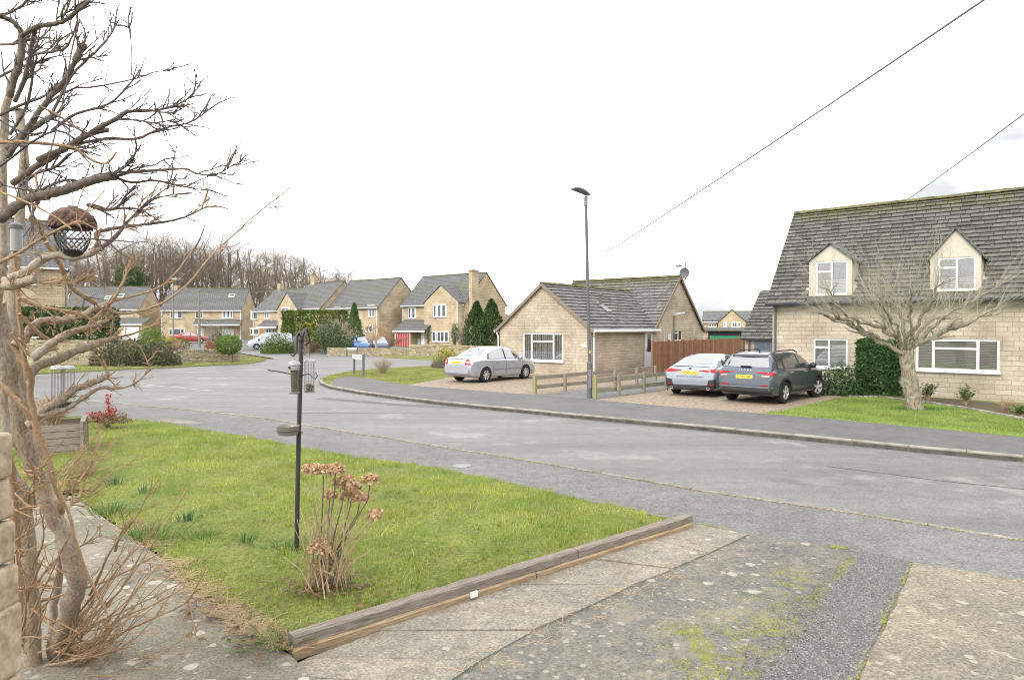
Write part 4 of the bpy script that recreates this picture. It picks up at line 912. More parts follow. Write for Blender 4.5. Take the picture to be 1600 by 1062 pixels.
v0_, zc = f.side(11.3, 739, 421.5); mb = MB(); mb.bb(11.303, 11.85, .6, 1.75, -.3, f.side(11.85, 740, 422)[1] - .1); ch = mb.build('chimney', M['stoneF'], f.root)
zc = f.side(11.85, 740, 422)[1]; mb = MB(); mb.bb(11.22, 11.93, .52, 1.83, zc - .1, zc + .06); mb.lathe([(.1, zc + .06), (.1, zc + .3)], 8, (11.55, 1.2, 0)); mb.build('chimney_cap', M['drystone'], ch)
pipe(f.root, [(11.9, 1.95, 7.6), (11.4, 1.95, 7.55)], M['metal'], .05, 'flue'); pipe(f.root, [(11.36, 1.95, 7.55), (11.36, 1.95, .3)], M['metal'], .05, 'flue')
pipe(f.root, [(g1 - .08, -1.1, gze), (g1 - .08, -1.1, -.2)], M['white'], .06); pipe(f.root, [(.15, -.06, 5.1), (.15, -.06, 3.3)], M['white'], .05)
# gable-ended terrace house left of it
C2 = Vector((-17.2, 86.6, 0)); L2 = 10.7; O2 = C2 - RD * L2
f = far_house('gable_house', 'stone house with broad blank gable end beside the red garage door house', O2, RD, 0, L2, 7.74, 5.15, 9.0)
fwin(f, 0, 575.5, 585.5, 478, 495, 2); fwin(f, 0, 572, 583, 508, 519, 2); fwin(f, 0, 524, 531, 481, 486); pipe(f.root, [(L2 - .2, -.07, 5), (L2 - .2, -.07, 0)], M['white'], .06); fwin(f, 0, 545, 552, 503, 516)
# taller semi behind the hedge
O3c = O2 - ND * 1.1
f = far_house('hedge_house', 'stone house rising behind the tall clipped green hedge', O3c - RD * 8.2, RD, 0, 8.2, 7.74, 5.2, 8.95); chimney(f.root, (1.0, 3.9), .9, .7, 8.0, 10.0, M['stoneF'], 1)
fwin(f, 0, 490, 497, 482, 487); fwin(f, 0, 470, 480, 484, 496); f3 = f
O4 = O3c - RD * 8.2 - ND * .1
f = far_house('cross_gable_house', 'stone house with steep front gable above the white van', O4 - RD * 9.0, RD, 0, 8.99, 7.74, 5.0, 8.3); chimney(f.root, (1.2, 3.9), .7, .7, 7.0, 9.2, M['stoneF'], 1)
wing(f, -1.0, 433.5, 464, 483, 446, 458, 3.0); fwin(f, 0, 392, 402.5, 487, 498.5, 2); fwin(f, 0, 413.5, 421.5, 486.5, 497.5, 2); fwin(f, -1.0, 440, 453, 481, 496, 2)
pent(f, -1.3, 0, 401, 432, 511, 501); fwin(f, 0, 391, 404, 513.5, 523, 2); fwin(f, 0, 416, 430, 513.5, 521, 3); fbox(f, 'front_door', m_plain('oak_door', (0.30, 0.15, 0.05), 0.6), -.06, -.003, 406, 411, 513, 526)
pipe(f.root, [(.2, -.07, 4.9), (.2, -.07, 0)], M['white'], .06)
# frontal house behind the red car
dd5 = Vector((0.997, 0.07, 0))
f = far_house('porch_house', 'wide stone house behind the parked red car with a roof window', (-56.4, 108.0), dd5, 0, 12.7, 7.6, 5.0 - .1, 8.5, zb=.4)
chimney(f.root, (.75, 3.8), .9, .8, 6.5, 8.9, M['stoneF'], 1)
fwin(f, 0, 266, 285, 486, 497, [.33]); fwin(f, 0, 305, 317, 486, 497, 2); fwin(f, 0, 346.5, 364, 485.5, 496.5, [.33, .7]); fwin(f, 0, 264, 289, 513, 523.5, [.25, .75])
pent(f, -1.6, 0, 300, 375, 507.5, 500); fbox(f, 'front_door', M['white'], -.06, -.003, 308, 318.5, 513, 529); fbox(f, 'garage_door', M['white'], -.06, -.003, 347, 365, 514, 529)
pipe(f.root, [(.2, -.07, 4.8), (.2, -.07, 0)], M['white'], .08); pipe(f.root, [(12.5, -.07, 4.8), (12.5, -.07, 0)], M['white'], .08)
u0, z0 = f.pix(2.4, 357, 465); mb = MB(); kk = (8.5 - 4.9) / 3.8
def skylight(f, x0, x1, y0, y1, zr, ze, dep):
    k2 = (zr - ze) / (dep / 2); mb = MB(); best = None
    for q in range(60):
        v = q * dep / 120; u, z = f.pix(v, x0, y1)
        if abs(z - (ze + k2 * v)) < (best[0] if best else 9): best = (abs(z - (ze + k2 * v)), v, u)
    v = best[1]; u0 = best[2]; u1 = f.pix(v, x1, y1)[0]; dv = .55
    mb.prism([(u0, v, ze + k2 * v + .1), (u0, v + dv, ze + k2 * (v + dv) + .1), (u0, v + dv, ze + k2 * (v + dv) + .22), (u0, v, ze + k2 * v + .22)], (u1 - u0, 0, 0)); s = mb.build('roof_window', M['white'], f.root, fixn=True)
    mb = MB(); e = .12; mb.prism([(u0 + e, v + e * .7, ze + k2 * (v + e * .7) + .2), (u0 + e, v + dv - .1, ze + k2 * (v + dv - .1) + .2), (u0 + e, v + dv - .1, ze + k2 * (v + dv - .1) + .235), (u0 + e, v + e * .7, ze + k2 * (v + e * .7) + .235)], (u1 - u0 - 2 * e, 0, 0)); mb.build('pane', M['far_glass'], s, fixn=True)
skylight(f, 357, 366, 458.5, 465, 8.5, 4.9, 7.6)
# house left of it, seen through the shrub
f = far_house('skylight_house', 'stone house with two roof windows glimpsed through the bare shrub', (-72.5, 108.5), (1, .02, 0), 0, 12.2, 7.6, 5.0, 8.8, zb=.4)
skylight(f, 182, 192, 458, 466, 8.8, 5.0, 7.6); skylight(f, 163, 171, 463, 469, 8.8, 5.0, 7.6); fwin(f, 0, 190, 207, 483.5, 493, 2); pent(f, -3.0, 0, 150, 222, 507, 497.5); fbox(f, 'garage_wall', M['stoneF'], -2.8, -.01, 155, 222, 508, 536, -2.9)
fbox(f, 'garage_door', M['white'], -2.9, -2.81, 190, 217, 511, 535)
# nearer house on the rise at the far left
f = far_house('left_house', 'tall buff house at the far left above the laurel hedge', (-44.5, 44.0), (.8, .6, 0), 0, 12.5, 7, 5.4, 9.0, zb=1.4)
# place so that its right end stands at the right spot
tgt = P(107, 512, 49.0); e_ = Vector((tgt.x, tgt.y, 1.4)) - Vector((.8, .6, 0)) * 12.5; f.root.location = e_; f.O = e_.copy()
pipe(f.root, [(9.2, -.08, 5.3), (9.2, -.08, 0)], M['white'], .07); fwin(f, 0, 42, 55, 425, 445); pipe(f.root, [(12.35, -.08, 5.3), (12.35, -.08, 0)], M['gpipe'], .04)
# distant houses seen between the bungalow and the right house
O8 = P(1098, 512, 76)
f = far_house('distant_house', 'distant stone houses with a front gable seen above the green garage', (O8.x, O8.y), (0.95, -.3, 0), 0, 9.0, 6, 3.2, 4.2)
wing(f, -1.0, 1122, 1166, 504, 1142, 484.5, 3); fwin(f, -1.0, 1130, 1136, 503, 511, 2, False); fwin(f, -1.0, 1143, 1157, 503, 511, 3, False); fwin(f, 0, 1107, 1120, 505, 511, 3, False); chimney(f.root, (7.2, 3), .7, .7, 3.5, 4.9, M['terracotta'], 1)
# flat-roofed garage with green door
O9 = P(1098, 512, 46)
f = Frame('green_door_garage', 'flat-roofed garage with green door behind the brown fence', 'garage', (O9.x, O9.y, 0), (0.9, -.43, 0)); u1, zt = f.pix(0, 1166, 512)
mb = MB(); mb.bb(0, u1, 0, 5.5, 0, 2.2); mb.build('wall', M['stoneF'], f.root); mb = MB(); mb.bb(-.15, u1 + .1, -.2, 5.7, 2.2, 2.42); mb.build('roof', M['metal'], f.root); a, _ = f.pix(-.02, 1109, 520)
mb = MB(); mb.bb(a - .1, u1 - .3, -.02, -.003, 0, 2.13); op = mb.build('door_frame', M['dark'], f.root); mb = MB()
for q in range(5): mb.bb(a, u1 - .4, -.07 - .01 * (q % 2), -.022, .02 + q * .37, .38 + q * .37)
mb.build('garage_door', M['greendoor'], f.root)
# ================================================================== VEGETATION
def rdir(d, ang):
    """unit vector deviating from d by about ang radians"""
    a = Vector((random.gauss(0, 1), random.gauss(0, 1), random.gauss(0, 1))); a = (a - d * a.dot(d))
    if a.length < 1e-5: return d.copy()
    a.normalize(); return (d * math.cos(ang) + a * math.sin(ang)).normalized()
def grow(T, W, p, d, L, r, lvl, prm):
    """recursive limb: T gets thick tubes, W gets fine twigs"""
    ns = prm['seg'][lvl]; pts = [p.copy()]; rs = [r]; dd = d.copy(); taper = prm['taper'][lvl]
    for i in range(ns):
        dd = rdir(dd, random.uniform(0, prm['wig'][lvl])); dd = (dd + Vector((0, 0, prm['up'][lvl]))).normalized(); pts.append(pts[-1] + dd * (L / ns)); rs.append(r * (1 - (1 - taper) * (i + 1) / ns))
    tgt = T if lvl < prm['split'] else W
    tgt.tube(pts, rs, prm['sides'][lvl], lvl == 0)
    if lvl + 1 >= len(prm['seg']): return
    n = prm['kids'][lvl]; n = random.randint(n[0], n[1])
    for k in range(n):
        t = random.uniform(prm['from'][lvl], 1.0) if k else 1.0; i = min(ns - 1, int(t * ns)); f = t * ns - i; q = pts[i].lerp(pts[i + 1], f); rr = rs[i] * (1 - f) + rs[i + 1] * f
        bd = (pts[i + 1] - pts[i]).normalized(); nd = rdir(bd, random.uniform(*prm['ang'][lvl]))
        if prm.get('flat') and nd.z < prm['flat']: nd.z = abs(nd.z) * .5 + .05; nd.normalize()
        grow(T, W, q, nd, L * random.uniform(*prm['len'][lvl]), rr * prm['rad'][lvl], lvl + 1, prm)
def leafcloud(mb, fn, n, size, up=0.0, asp=0.55):
    """fn() -> (point, outward normal)"""
    for k in range(n):
        p, nn = fn(); s_ = size * random.uniform(.6, 1.35); d = rdir(nn, random.uniform(.6, 1.6)); d = (d + Vector((0, 0, up))).normalized(); e = d.cross(rdir(nn, .6))
        if e.length < 1e-3: continue
        e = e.normalized() * s_ * asp * .5; d = d * s_; mb.add([p, p + d * .5 + e, p + d, p + d * .5 - e], [(0, 1, 2, 3)])
def ell(c, r, shell=0.35, lump=0.22, ls=1.6, flatb=0.0, seed=0):
    c = Vector(c); r = Vector(r)
    def f():
        while True:
            n = Vector((random.gauss(0, 1), random.gauss(0, 1), random.gauss(0, 1))).normalized()
            if n.z < flatb: n.z = -n.z * random.random()
            n.normalize(); k = 1.0 - shell * random.random() ** 1.6; k *= 1 + lump * noise.noise(Vector((n.x * ls + seed, n.y * ls, n.z * ls)) * 1.7) + lump * .5 * noise.noise(n * ls * 4)
            return Vector((c.x + n.x * r.x * k, c.y + n.y * r.y * k, c.z + n.z * r.z * k)), n
    return f
def boxf(x0, x1, y0, y1, z0, z1, lump=.12):
    def f():
        a = random.random(); x, y, z = random.uniform(x0, x1), random.uniform(y0, y1), random.uniform(z0, z1)
        if a < .45: y = y0; n = Vector((0, -1, 0))
        elif a < .65: z = z1; n = Vector((0, 0, 1))
        elif a < .8: x = x0; n = Vector((-1, 0, 0))
        elif a < .95: x = x1; n = Vector((1, 0, 0))
        else: n = Vector((0, 0, 1))
        q = Vector((x, y, z)); return q + n * (lump * noise.noise(q * .9) + lump * .6 * noise.noise(q * 3) - random.random() * .15), n
    return f
def bush(name, label, cat, base, r, mat, n=2500, size=.09, rz=0, group=None, flatb=-1, lump=.22, stems=6, up=0.0, zc=None, parts=True, seed=None, shell=.5):
    """rounded shrub: leaves + stems"""
    t = thing(name, label, cat, base, rz, group); mb = MB(); zc = r[2] * .92 if zc is None else zc
    if flatb == 0: r = (r[0], r[1], r[2] + zc - .04); zc = .04
    leafcloud(mb, ell((0, 0, zc), r, shell, lump, 1.6, flatb, random.random() * 50 if seed is None else seed), n, size, up); mb.build('foliage', mat, t)
    s = MB()
    for k in range(stems):
        a = random.uniform(0, 6.28); q = Vector((math.cos(a) * r[0] * .5, math.sin(a) * r[1] * .5, zc * 1.2)); s.tube([(0, 0, -.05), q * .5 + Vector((0, 0, .05)), q], [.03, .02, .01], 4)
    s.build('stem', M['barkdark'], t); return t
def twigbush(name, label, cat, base, r, mat, n=60, rad=.008, lean=(0, 0), seg=4, spread=1.0, fork=3, group=None):
    t = thing(name, label, cat, base, 0, group); mb = MB()
    for k in range(n):
        a = random.uniform(0, 6.28); q = random.random() ** .6; tip = Vector((math.cos(a) * r[0] * q + lean[0], math.sin(a) * r[1] * q + lean[1], r[2] * random.uniform(.65, 1.0) * (1.05 - .3 * q * q))); b = Vector((tip.x * .12 + random.gauss(0, .03), tip.y * .12 + random.gauss(0, .03), 0))
        pts = [b.lerp(tip, i / seg) + Vector((random.gauss(0, .02) * r[2], random.gauss(0, .02) * r[2], .12 * r[2] * math.sin(math.pi * i / seg))) for i in range(seg + 1)]; mb.tube(pts, [rad * (1 - .6 * i / seg) for i in range(seg + 1)], 3, False)
        for j in range(fork):
            i = random.randint(1, seg - 1); q2 = pts[i]; d = (pts[i + 1] - pts[i]).normalized(); d = rdir(d, random.uniform(.3, .8)); L = r[2] * random.uniform(.15, .4); mb.tube([q2, q2 + d * L * .5, q2 + rdir(d, .3) * L], [rad * .6, rad * .5, rad * .25], 3, False)
    mb.build('twigs', mat, t); return t
def column(name, label, base, r, h, mat, n=5000, size=.12, group=None, tip=1.6):
    t = thing(name, label, 'tree', base, 0, group); mb = MB(); sd = random.random() * 40
    def f():
        z = random.random() ** .9; a = random.uniform(0, 6.28); k = min(1, (1 - z) * tip) ** .75 * (.75 + .25 * math.sin(min(1, z * 4) * 1.57)); k *= (1 - .35 * random.random() ** 2) * (1 + .28 * noise.noise(Vector((math.cos(a) * 1.8 + sd, math.sin(a) * 1.8, z * 5))))
        return Vector((math.cos(a) * r * k, math.sin(a) * r * k, z * h)), Vector((math.cos(a), math.sin(a), .3)).normalized()
    leafcloud(mb, f, n, size, 1.1, .4); mb.build('crown', mat, t); s = MB(); s.tube([(0, 0, -.1), (0, 0, h * .8)], [r * .12, .02], 6); s.build('trunk', M['woodtrunk'], t); return t

# ---- pollarded tree on the right lawn
random.seed(21)
tb = G(1428, 641, Z1); pt = thing('pollarded_tree', 'bare pollarded tree with thick cracked trunk and spreading crown on the right lawn', 'tree', tb)
sc_ = F / tb.y
def tl(px, py, dy=0.0):
    q = P(px, py, tb.y + dy) - tb; return q
T = MB(); W = MB()
T.tube([tl(1429, 645), tl(1428, 630), tl(1424, 600), tl(1419, 575), tl(1416, 558), tl(1418, 548)], [.27, .20, .178, .168, .185, .17], 12)
limbs = [[(1416, 553), (1400, 545), (1375, 534), (1352, 522), (1335, 510), (1312, 497), (1288, 492)], [(1418, 552), (1432, 540), (1455, 530), (1478, 518), (1500, 510), (1528, 494), (1556, 484)], [(1415, 552), (1402, 530), (1385, 515), (1362, 505), (1342, 503), (1318, 488), (1300, 466)],
         [(1417, 550), (1412, 520), (1408, 495), (1402, 480), (1392, 462)], [(1418, 550), (1428, 515), (1440, 490), (1452, 470), (1462, 450)], [(1416, 550), (1398, 520), (1380, 495), (1365, 470)], [(1418, 550), (1445, 525), (1472, 500), (1500, 480), (1524, 468), (1552, 452)],
         [(1416, 552), (1420, 530), (1424, 505), (1420, 480), (1425, 460)], [(1417, 552), (1405, 525), (1395, 500), (1380, 480)], [(1418, 552), (1436, 520), (1455, 500), (1480, 490)]]
prm = dict(seg=[5, 5, 5, 4], taper=[.5, .35, .3, .3], wig=[.3, .30, .28, .25], up=[.06, .07, .06, .05], sides=[7, 5, 3, 3], kids=[(4, 6), (4, 6), (3, 5), (0, 0)], ang=[(.4, .9), (.35, .8), (.3, .7), (.3, .6)], len=[(.9, 1.3), (.5, .9), (.35, .7), (.5, .8)], rad=[.55, .6, .7, .7], split=1)
prm['from'] = [.3, .15, .2, .3]
for li, pl in enumerate(limbs):
    dy = [0, 0, -.5, .4, -.4, .7, .6, -.9, -.7, .9][li]; pts = [tl(a, b, dy * i / (len(pl) - 1)) for i, (a, b) in enumerate(pl)]; r0 = [.08, .08, .058, .055, .058, .05, .055, .05, .045, .05][li]; rs = [r0 * (1 - .5 * i / (len(pl) - 1)) for i in range(len(pl))]
    fine, fr = [], []
    for i in range(len(pts) - 1):
        for k in range(3): f_ = k / 3; fine.append(pts[i].lerp(pts[i + 1], f_) + (Vector((random.gauss(0, .035), random.gauss(0, .035), random.gauss(0, .035))) if i + k else Vector())); fr.append((rs[i] * (1 - f_) + rs[i + 1] * f_) * random.uniform(.85, 1.15))
    T.tube(fine + [pts[-1]], fr + [rs[-1]], 8)
    for i in range(1, len(pts)):
        for k in range(4 if i < len(pts) - 1 else 8):
            out_ = (pts[i] - tl(1418, 560)); out_.normalize(); d = (pts[i] - pts[i - 1]).normalized(); nd = (out_ * 1.0 + d * .4 + Vector((random.gauss(0, .65), random.gauss(0, .65), random.uniform(0, .7)))).normalized()
            if nd.z < .05: nd.z = .1
            L = random.uniform(.6, 1.5) * (1.4 if nd.z > .55 else .85)
            p2 = dict(prm, seg=[6, 4, 3], taper=[.25, .3, .3], wig=[.26, .30, .25], up=[.05, .04, .02], sides=[4, 3, 3], kids=[(7, 10), (2, 4), (0, 0)], ang=[(.35, .9), (.35, .8), (.3, .6)], len=[(.25, .5), (.35, .6), (.5, .8)], rad=[.6, .65, .7], split=0); p2['from'] = [.1, .2, .3]
            grow(T, W, pts[i], nd, L, max(.007, rs[i] * random.uniform(.13, .20)), 0, p2)
    for i in range(2, len(pts)):      # gnarled side limbs
        for k in range(2):
            q = pts[i]; d = rdir((pts[i] - pts[i - 1]).normalized(), random.uniform(.5, 1.0)); d.z = abs(d.z); line = [q]
            for j in range(4): line.append(line[-1] + d * .16); d = rdir(d, .5); d.z = abs(d.z) * .8
            T.tube(line, [rs[i] * .55 * (1 - .17 * j) for j in range(5)], 5)
T.build('trunk', M['barktree'], pt, smooth_=60); W.build('crown', M['twigtree'], pt)

# ---- woodland behind the houses: six kinds of bare tree, copied
random.seed(5)
wprm = dict(seg=[6, 5, 4, 4, 3], taper=[.30, .30, .3, .3, .3], wig=[.12, .32, .38, .4, .4], up=[.02, .02, .01, .0, .0], sides=[6, 4, 3, 3, 3], kids=[(10, 13), (5, 7), (5, 7), (3, 5), (0, 0)], ang=[(.5, 1.15), (.45, .95), (.4, 1.0), (.4, .9), (.4, .8)], len=[(.30, .55), (.45, .7), (.45, .7), (.45, .7), (.5, .8)], rad=[.42, .5, .5, .65, .6], split=2)
wprm['from'] = [.25, .2, .15, .2, .2]
protos = []
for k in range(6):
    t = thing('woodland_tree', 'bare grey-brown woodland tree standing among the wood behind the houses', 'tree', (0, 0, 0), 0, 'bare trees of the wood behind the houses'); T = MB(); W = MB()
    H = random.uniform(8.5, 10.5); 
    for q in range(1 if k % 3 else 2): grow(T, W, Vector((random.uniform(-.3, .3) * q, 0, -.3)), Vector((random.uniform(-.14, .14), random.uniform(-.12, .12), 1)).normalized(), H, .17, 0, wprm)
    T.build('trunk', M['woodtrunk'], t); W.build('crown', M['woodtwig'], t); protos.append(t)
    print('tree faces', len(T.f), len(W.f))
def wood_top(px):
    pts = [(-40, 395), (110, 400), (160, 372), (200, 362), (240, 372), (300, 385), (340, 378), (380, 392), (430, 395), (480, 408), (520, 420), (560, 432), (600, 440), (640, 442)]
    for (a, b), (c, d) in zip(pts, pts[1:]):
        if a <= px <= c: return b + (d - b) * (px - a) / (c - a)
    return 440
used = set(); cnt = 0
for row, (Y, stepx) in enumerate(((128, 22), (142, 19), (158, 17), (176, 15))):
    px = 60 + row * 7
    while px < 600:
        x = xat(px, Y + random.uniform(-5, 5)); y = Y + random.uniform(-5, 5); z = height(x, y); top = CH + (HY - wood_top(px) + random.uniform(-6, 14) - (6 if row < 2 else 0)) * y / F; h = (top - z) / 10.8
        h = max(.42, min(1.6, h)); i = random.randrange(6)
        if i not in used: used.add(i); o = protos[i]; o.location = (x, y, z); o.rotation_euler.z = random.uniform(0, 6.28); o.scale = (h, h, h)
        else: o = dup(protos[i], (x, y, z), random.uniform(0, 6.28), None, (h * random.uniform(1.1, 1.5), h * 1.2, h * random.uniform(.9, 1.05)))
        rg = 'behind the skylight house' if px < 235 else 'behind the porch house' if px < 390 else 'behind the cross gable house' if px < 470 else 'above the terrace roofs'
        o['label'] = 'bare grey-brown woodland tree in the wood ' + rg; o['group'] = 'bare woodland trees ' + rg
        cnt += 1; px += stepx * random.uniform(.8, 1.6)
print('wood trees', cnt)
# thicket under the trees that nobody could count
mb = MB()
for k in range(15000):
    px = random.uniform(40, 640); y = random.uniform(118, 172); x = xat(px, y); z = height(x, y); hmax = max(1.0, (CH + (HY - wood_top(px)) * y / F - z) * .72); z0 = random.random() ** 1.3 * hmax; d = rdir(Vector((0, 0, 1)), random.uniform(.1, 1.1)); L = random.uniform(.8, 2.6)
    q = Vector((x, y, z + z0)); mb.tube([q, q + d * L * .5, q + rdir(d, .4) * L], [.035, .025, .01], 3, False)
tag(mb.build('thicket', M['woodtwig']), 'dense brown thicket of saplings and brush under the woodland trees', 'undergrowth', None, 'stuff')
b = bush('ivy_clad_tree', 'dark evergreen ivy-clad tree in the bare wood', 'tree', (xat(205, 119), 119, height(xat(205, 119), 119)), (2.6, 2.2, 3.3), M['conifer'], 3500, .34, lump=.4, zc=9.8, stems=3)
# evergreen and thin trees to the right of the terrace
for (px, py, Y, h) in ((800, 478, 110, .36), (812, 482, 118, .34), (790, 484, 112, .3)):
    dup(protos[1], (xat(px, Y), Y, 0), random.uniform(0, 6), 'small bare tree tops between the chimney house and the bungalow', (h * 1.3, h, h * 1.1))['group'] = 'tree tops beside the bungalow'

# ---- hedges and shrubs, far left to right
random.seed(9)
def BP(px, pyb, z=0.0): q = G(px, pyb, z); return (q.x, q.y, z)
def hedge(name, label, c, L, D, H, mat, n, size, rz=0):
    t = thing(name, label, 'hedge', c, rz); mb = MB(); leafcloud(mb, boxf(-L / 2, L / 2, -D / 2, D / 2, 0, H), n, size, .3); mb.build('foliage', mat, t)
    s = MB(); 
    for k in range(int(L / .8)): x = -L / 2 + .4 + k * .8; s.tube([(x, 0, -.1), (x + .1, 0, H * .8)], [.04, .02], 4)
    s.build('stem', M['barkdark'], t); return t
hedge('laurel_hedge', 'glossy dark laurel hedge behind the left stone wall', (xat(88, 46.5), 46.6, 1.3), 7.0, 2.2, 2.4, M['laurel'], 9000, .22, .12)
b1 = bush('clipped_mound', 'broad dark clipped mound bush, left of the pair on the verge', 'bush', BP(192, 573), (1.9, 1.2, 1.25), M['mound'], 5200, .12, flatb=0, zc=.55, lump=.10, up=.3)
b2 = bush('clipped_mound', 'brownish clipped mound bush next to the low dry stone wall', 'bush', BP(247, 573), (1.35, 1.1, 1.15), M['mound'], 4200, .12, flatb=0, zc=.45, lump=.12, up=.3)
tt = thing('topiary_ball_shrub', 'round bright green clipped ball shrub at the end of the dry stone wall', 'bush', BP(357, 568)); mb = MB(); leafcloud(mb, ell((0, 0, 1.28), (.86, .8, .66), .3, .1, 1.5, -1), 3600, .1); mb.build('foliage', M['topiary'], tt); s = MB(); s.tube([(.25, 0, -.1), (.28, .02, .5), (.1, 0, 1.2)], [.045, .04, .03], 6); s.build('stem', M['barkdark'], tt)
bush('orange_shrub', 'small upright orange-red leaved shrub behind the dry stone wall', 'bush', (xat(328, 47.2), 47.2, 0), (.36, .36, .55), M['orange'], 1300, .08, up=.6, zc=.95)
bush('dark_shrub', 'dark green shrub between the orange shrub and the topiary ball', 'bush', (xat(342, 50), 50, 0), (.9, .9, 1.15), M['mound'], 1800, .12, zc=.9)
bush('copper_shrub', 'low copper-brown twiggy shrub beyond the clipped mounds', 'bush', (xat(275, 48), 48, 0), (.95, .8, .8), M['pinkbrown'], 1700, .1, zc=.75)
bush('garden_shrub', 'bright green leafy shrub beside the skylight house drive', 'bush', (xat(236, 62), 62, 0), (1.1, 1.1, 1.3), M['topiary'], 1500, .17, zc=1.2)
bush('garden_shrub', 'low yellow-green shrub in front of the porch house corner', 'bush', (xat(258, 66), 66, 0), (1.5, 1.1, .8), M['yellowleaf'], 900, .16, zc=.9)
bush('garden_shrub', 'low dark green shrub under the porch house window', 'bush', (xat(278, 70), 70, 0), (1.4, 1.0, .7), M['hedge'], 900, .16, zc=.7)
bush('silver_shrub', 'open grey-green shrub in front of the porch roof', 'bush', (xat(337, 80), 80, .1), (2.2, 1.4, 1.3), leafm('silver_leaf', [(0.22, .22, .17), (.30, .29, .23), (.16, .18, .11)]), 1500, .13, zc=1.7)
bush('van_side_bush', 'round dense green bush hiding the back of the white van', 'bush', BP(434, 552), (1.55, 1.3, 1.15), M['hedge'], 3600, .15, flatb=0, zc=.75)
hedge('tall_clipped_hedge', 'tall flat-topped green hedge in front of the terrace', (xat(493, 76), 76, 0), 6.9, 2.6, 4.2, M['hedge'], 9000, .26, -.25)
bush('dark_evergreen_shrub', 'dark spreading evergreen beside the palm', 'bush', BP(517, 553), (1.5, 1.2, 1.6), M['conifer'], 2600, .16, zc=1.4)
bush('olive_shrub', 'tall grey-olive shrub behind the palm', 'bush', (xat(515, 68), 68, 0), (1.9, 1.4, 1.3), leafm('olive_leaf', [(.12, .12, .07), (.18, .17, .10), (.09, .10, .05)]), 2200, .13, zc=2.0)
twigbush('bare_shrub', 'pale bare twiggy shrub in front of the tall hedge', 'bush', BP(530, 550), (2.2, 1.2, 3.2), M['twigtan'], 60, .025, fork=5)
twigbush('brown_shrub', 'rusty brown dead-looking shrub by the end of the garden wall', 'bush', BP(487, 551), (1.0, .8, 1.1), M['barkwarm'], 90, .02, fork=4)
# palm
pb = thing('palm_tree', 'yellow-green palm with drooping fronds behind the feeder pole', 'tree', (xat(482, 63), 63, 0)); mb = MB()
for k in range(46):
    a = random.uniform(0, 6.28); el = random.uniform(-.25, 1.2); L = random.uniform(1.0, 1.6); o = Vector((0, 0, 1.75)); d = Vector((math.cos(a) * math.cos(el), math.sin(a) * math.cos(el), math.sin(el))); q = o + d * L * .6; 
    for j in range(11):
        e = rdir(d, .5); e2 = e + Vector((0, 0, -.45)); s_ = e.cross(Vector((0, 0, 1))).normalized() * .05; mb.add([q - s_, q + s_, q + e * .35 + s_, q + e * .35 - s_, q + e * .35 + e2 * .25], [(0, 1, 2, 3), (3, 2, 4)])
    mb.tube([o, q], [.02, .015], 3, False)
mb.build('fronds', M['palmleaf'], pb); s = MB(); s.tube([(0, 0, -.1), (.05, 0, .8), (0, 0, 1.8)], [.16, .14, .13], 8); s.build('trunk', M['woodtrunk'], pb)
column('cypress', 'single narrow bright green conifer before the gable house', (xat(554, 72), 72, 0), .92, 4.95, M['conifer2'], 4200, .2, tip=1.35)
twigbush('beech_hedge', 'bare brown hedge along the gable house side garden', 'hedge', (xat(602, 77), 77, .1), (3.2, .7, 1.6), M['barkwarm'], 170, .014, fork=5)
# small pollard
random.seed(4)
sp = thing('small_bare_tree', 'small bare pollard with knuckled branches behind the nameplate', 'tree', (xat(587, 60), 60, 0)); T = MB(); T.tube([(0, 0, -.1), (.05, 0, .9), (0, 0, 1.3)], [.14, .10, .1], 7); W = MB()
for k in range(9):
    a = -1.2 + k * .3; d = Vector((math.sin(a) * .95, random.uniform(-.4, .4), math.cos(a) * .8 + .2)).normalized(); q = Vector((0, 0, 1.25)); pts = [q, q + d * .5, q + d * .9 + Vector((0, 0, .12)), q + d * 1.2 + Vector((0, 0, .4))]; W.tube(pts, [.05, .04, .035, .035], 5)
    for j in range(3): W.tube([pts[2 + j % 2], pts[2 + j % 2] + rdir(Vector((0, 0, 1)), .6) * .5], [.025, .015], 3)
T.build('trunk', M['barkwarm'], sp); W.build('crown', M['barkwarm'], sp)
twigbush('round_twiggy_bush', 'round leafless pinkish-tan bush on the corner lawn beside the nameplate', 'bush', BP(598, 584, Z1), (.66, .6, .85), M['twigtan'], 150, .0045, fork=4)
bush('heather_bush', 'low grey-brown heather clump behind the silver sedan', 'bush', BP(692, 575, Z1), (.72, .6, .42), M['heather'], 2200, .06, flatb=0, zc=.22)
bush('golden_conifer_shrub', 'low golden-green spreading shrub behind the heather', 'bush', BP(697, 571, Z1), (.75, .6, .65), M['yellowleaf'], 1300, .12, flatb=0, zc=.42, up=.7)
column('cypress', 'left and shorter of the two dark cypresses beside the bungalow', (xat(745, 55), 55, 0), 1.0, 4.45, M['conifer'], 5200, .2, None, tip=2.0)
column('cypress', 'right and taller of the two dark cypresses beside the bungalow', (xat(768, 54), 54, 0), .98, 4.6, M['conifer'], 5200, .2, None, tip=2.2)
bush('climbing_plant', 'green climber on the corner of the red garage door house', 'plant', (xat(711, 78.5), 78.5, .1), (.45, .3, 1.3), M['ivy'], 900, .14, zc=1.6)
bush('climbing_plant', 'thin climber beside the front door of the red garage door house', 'plant', (xat(669, 81), 81, .1), (.22, .2, 1.1), M['ivy'], 300, .13, zc=1.3)
twigbush('wall_climber', 'bare twiggy climber on the side of the chimney house', 'plant', (xat(723, 77.5), 77.5, .1), (.9, .3, 2.4), M['barkdark'], 26, .02, fork=5)
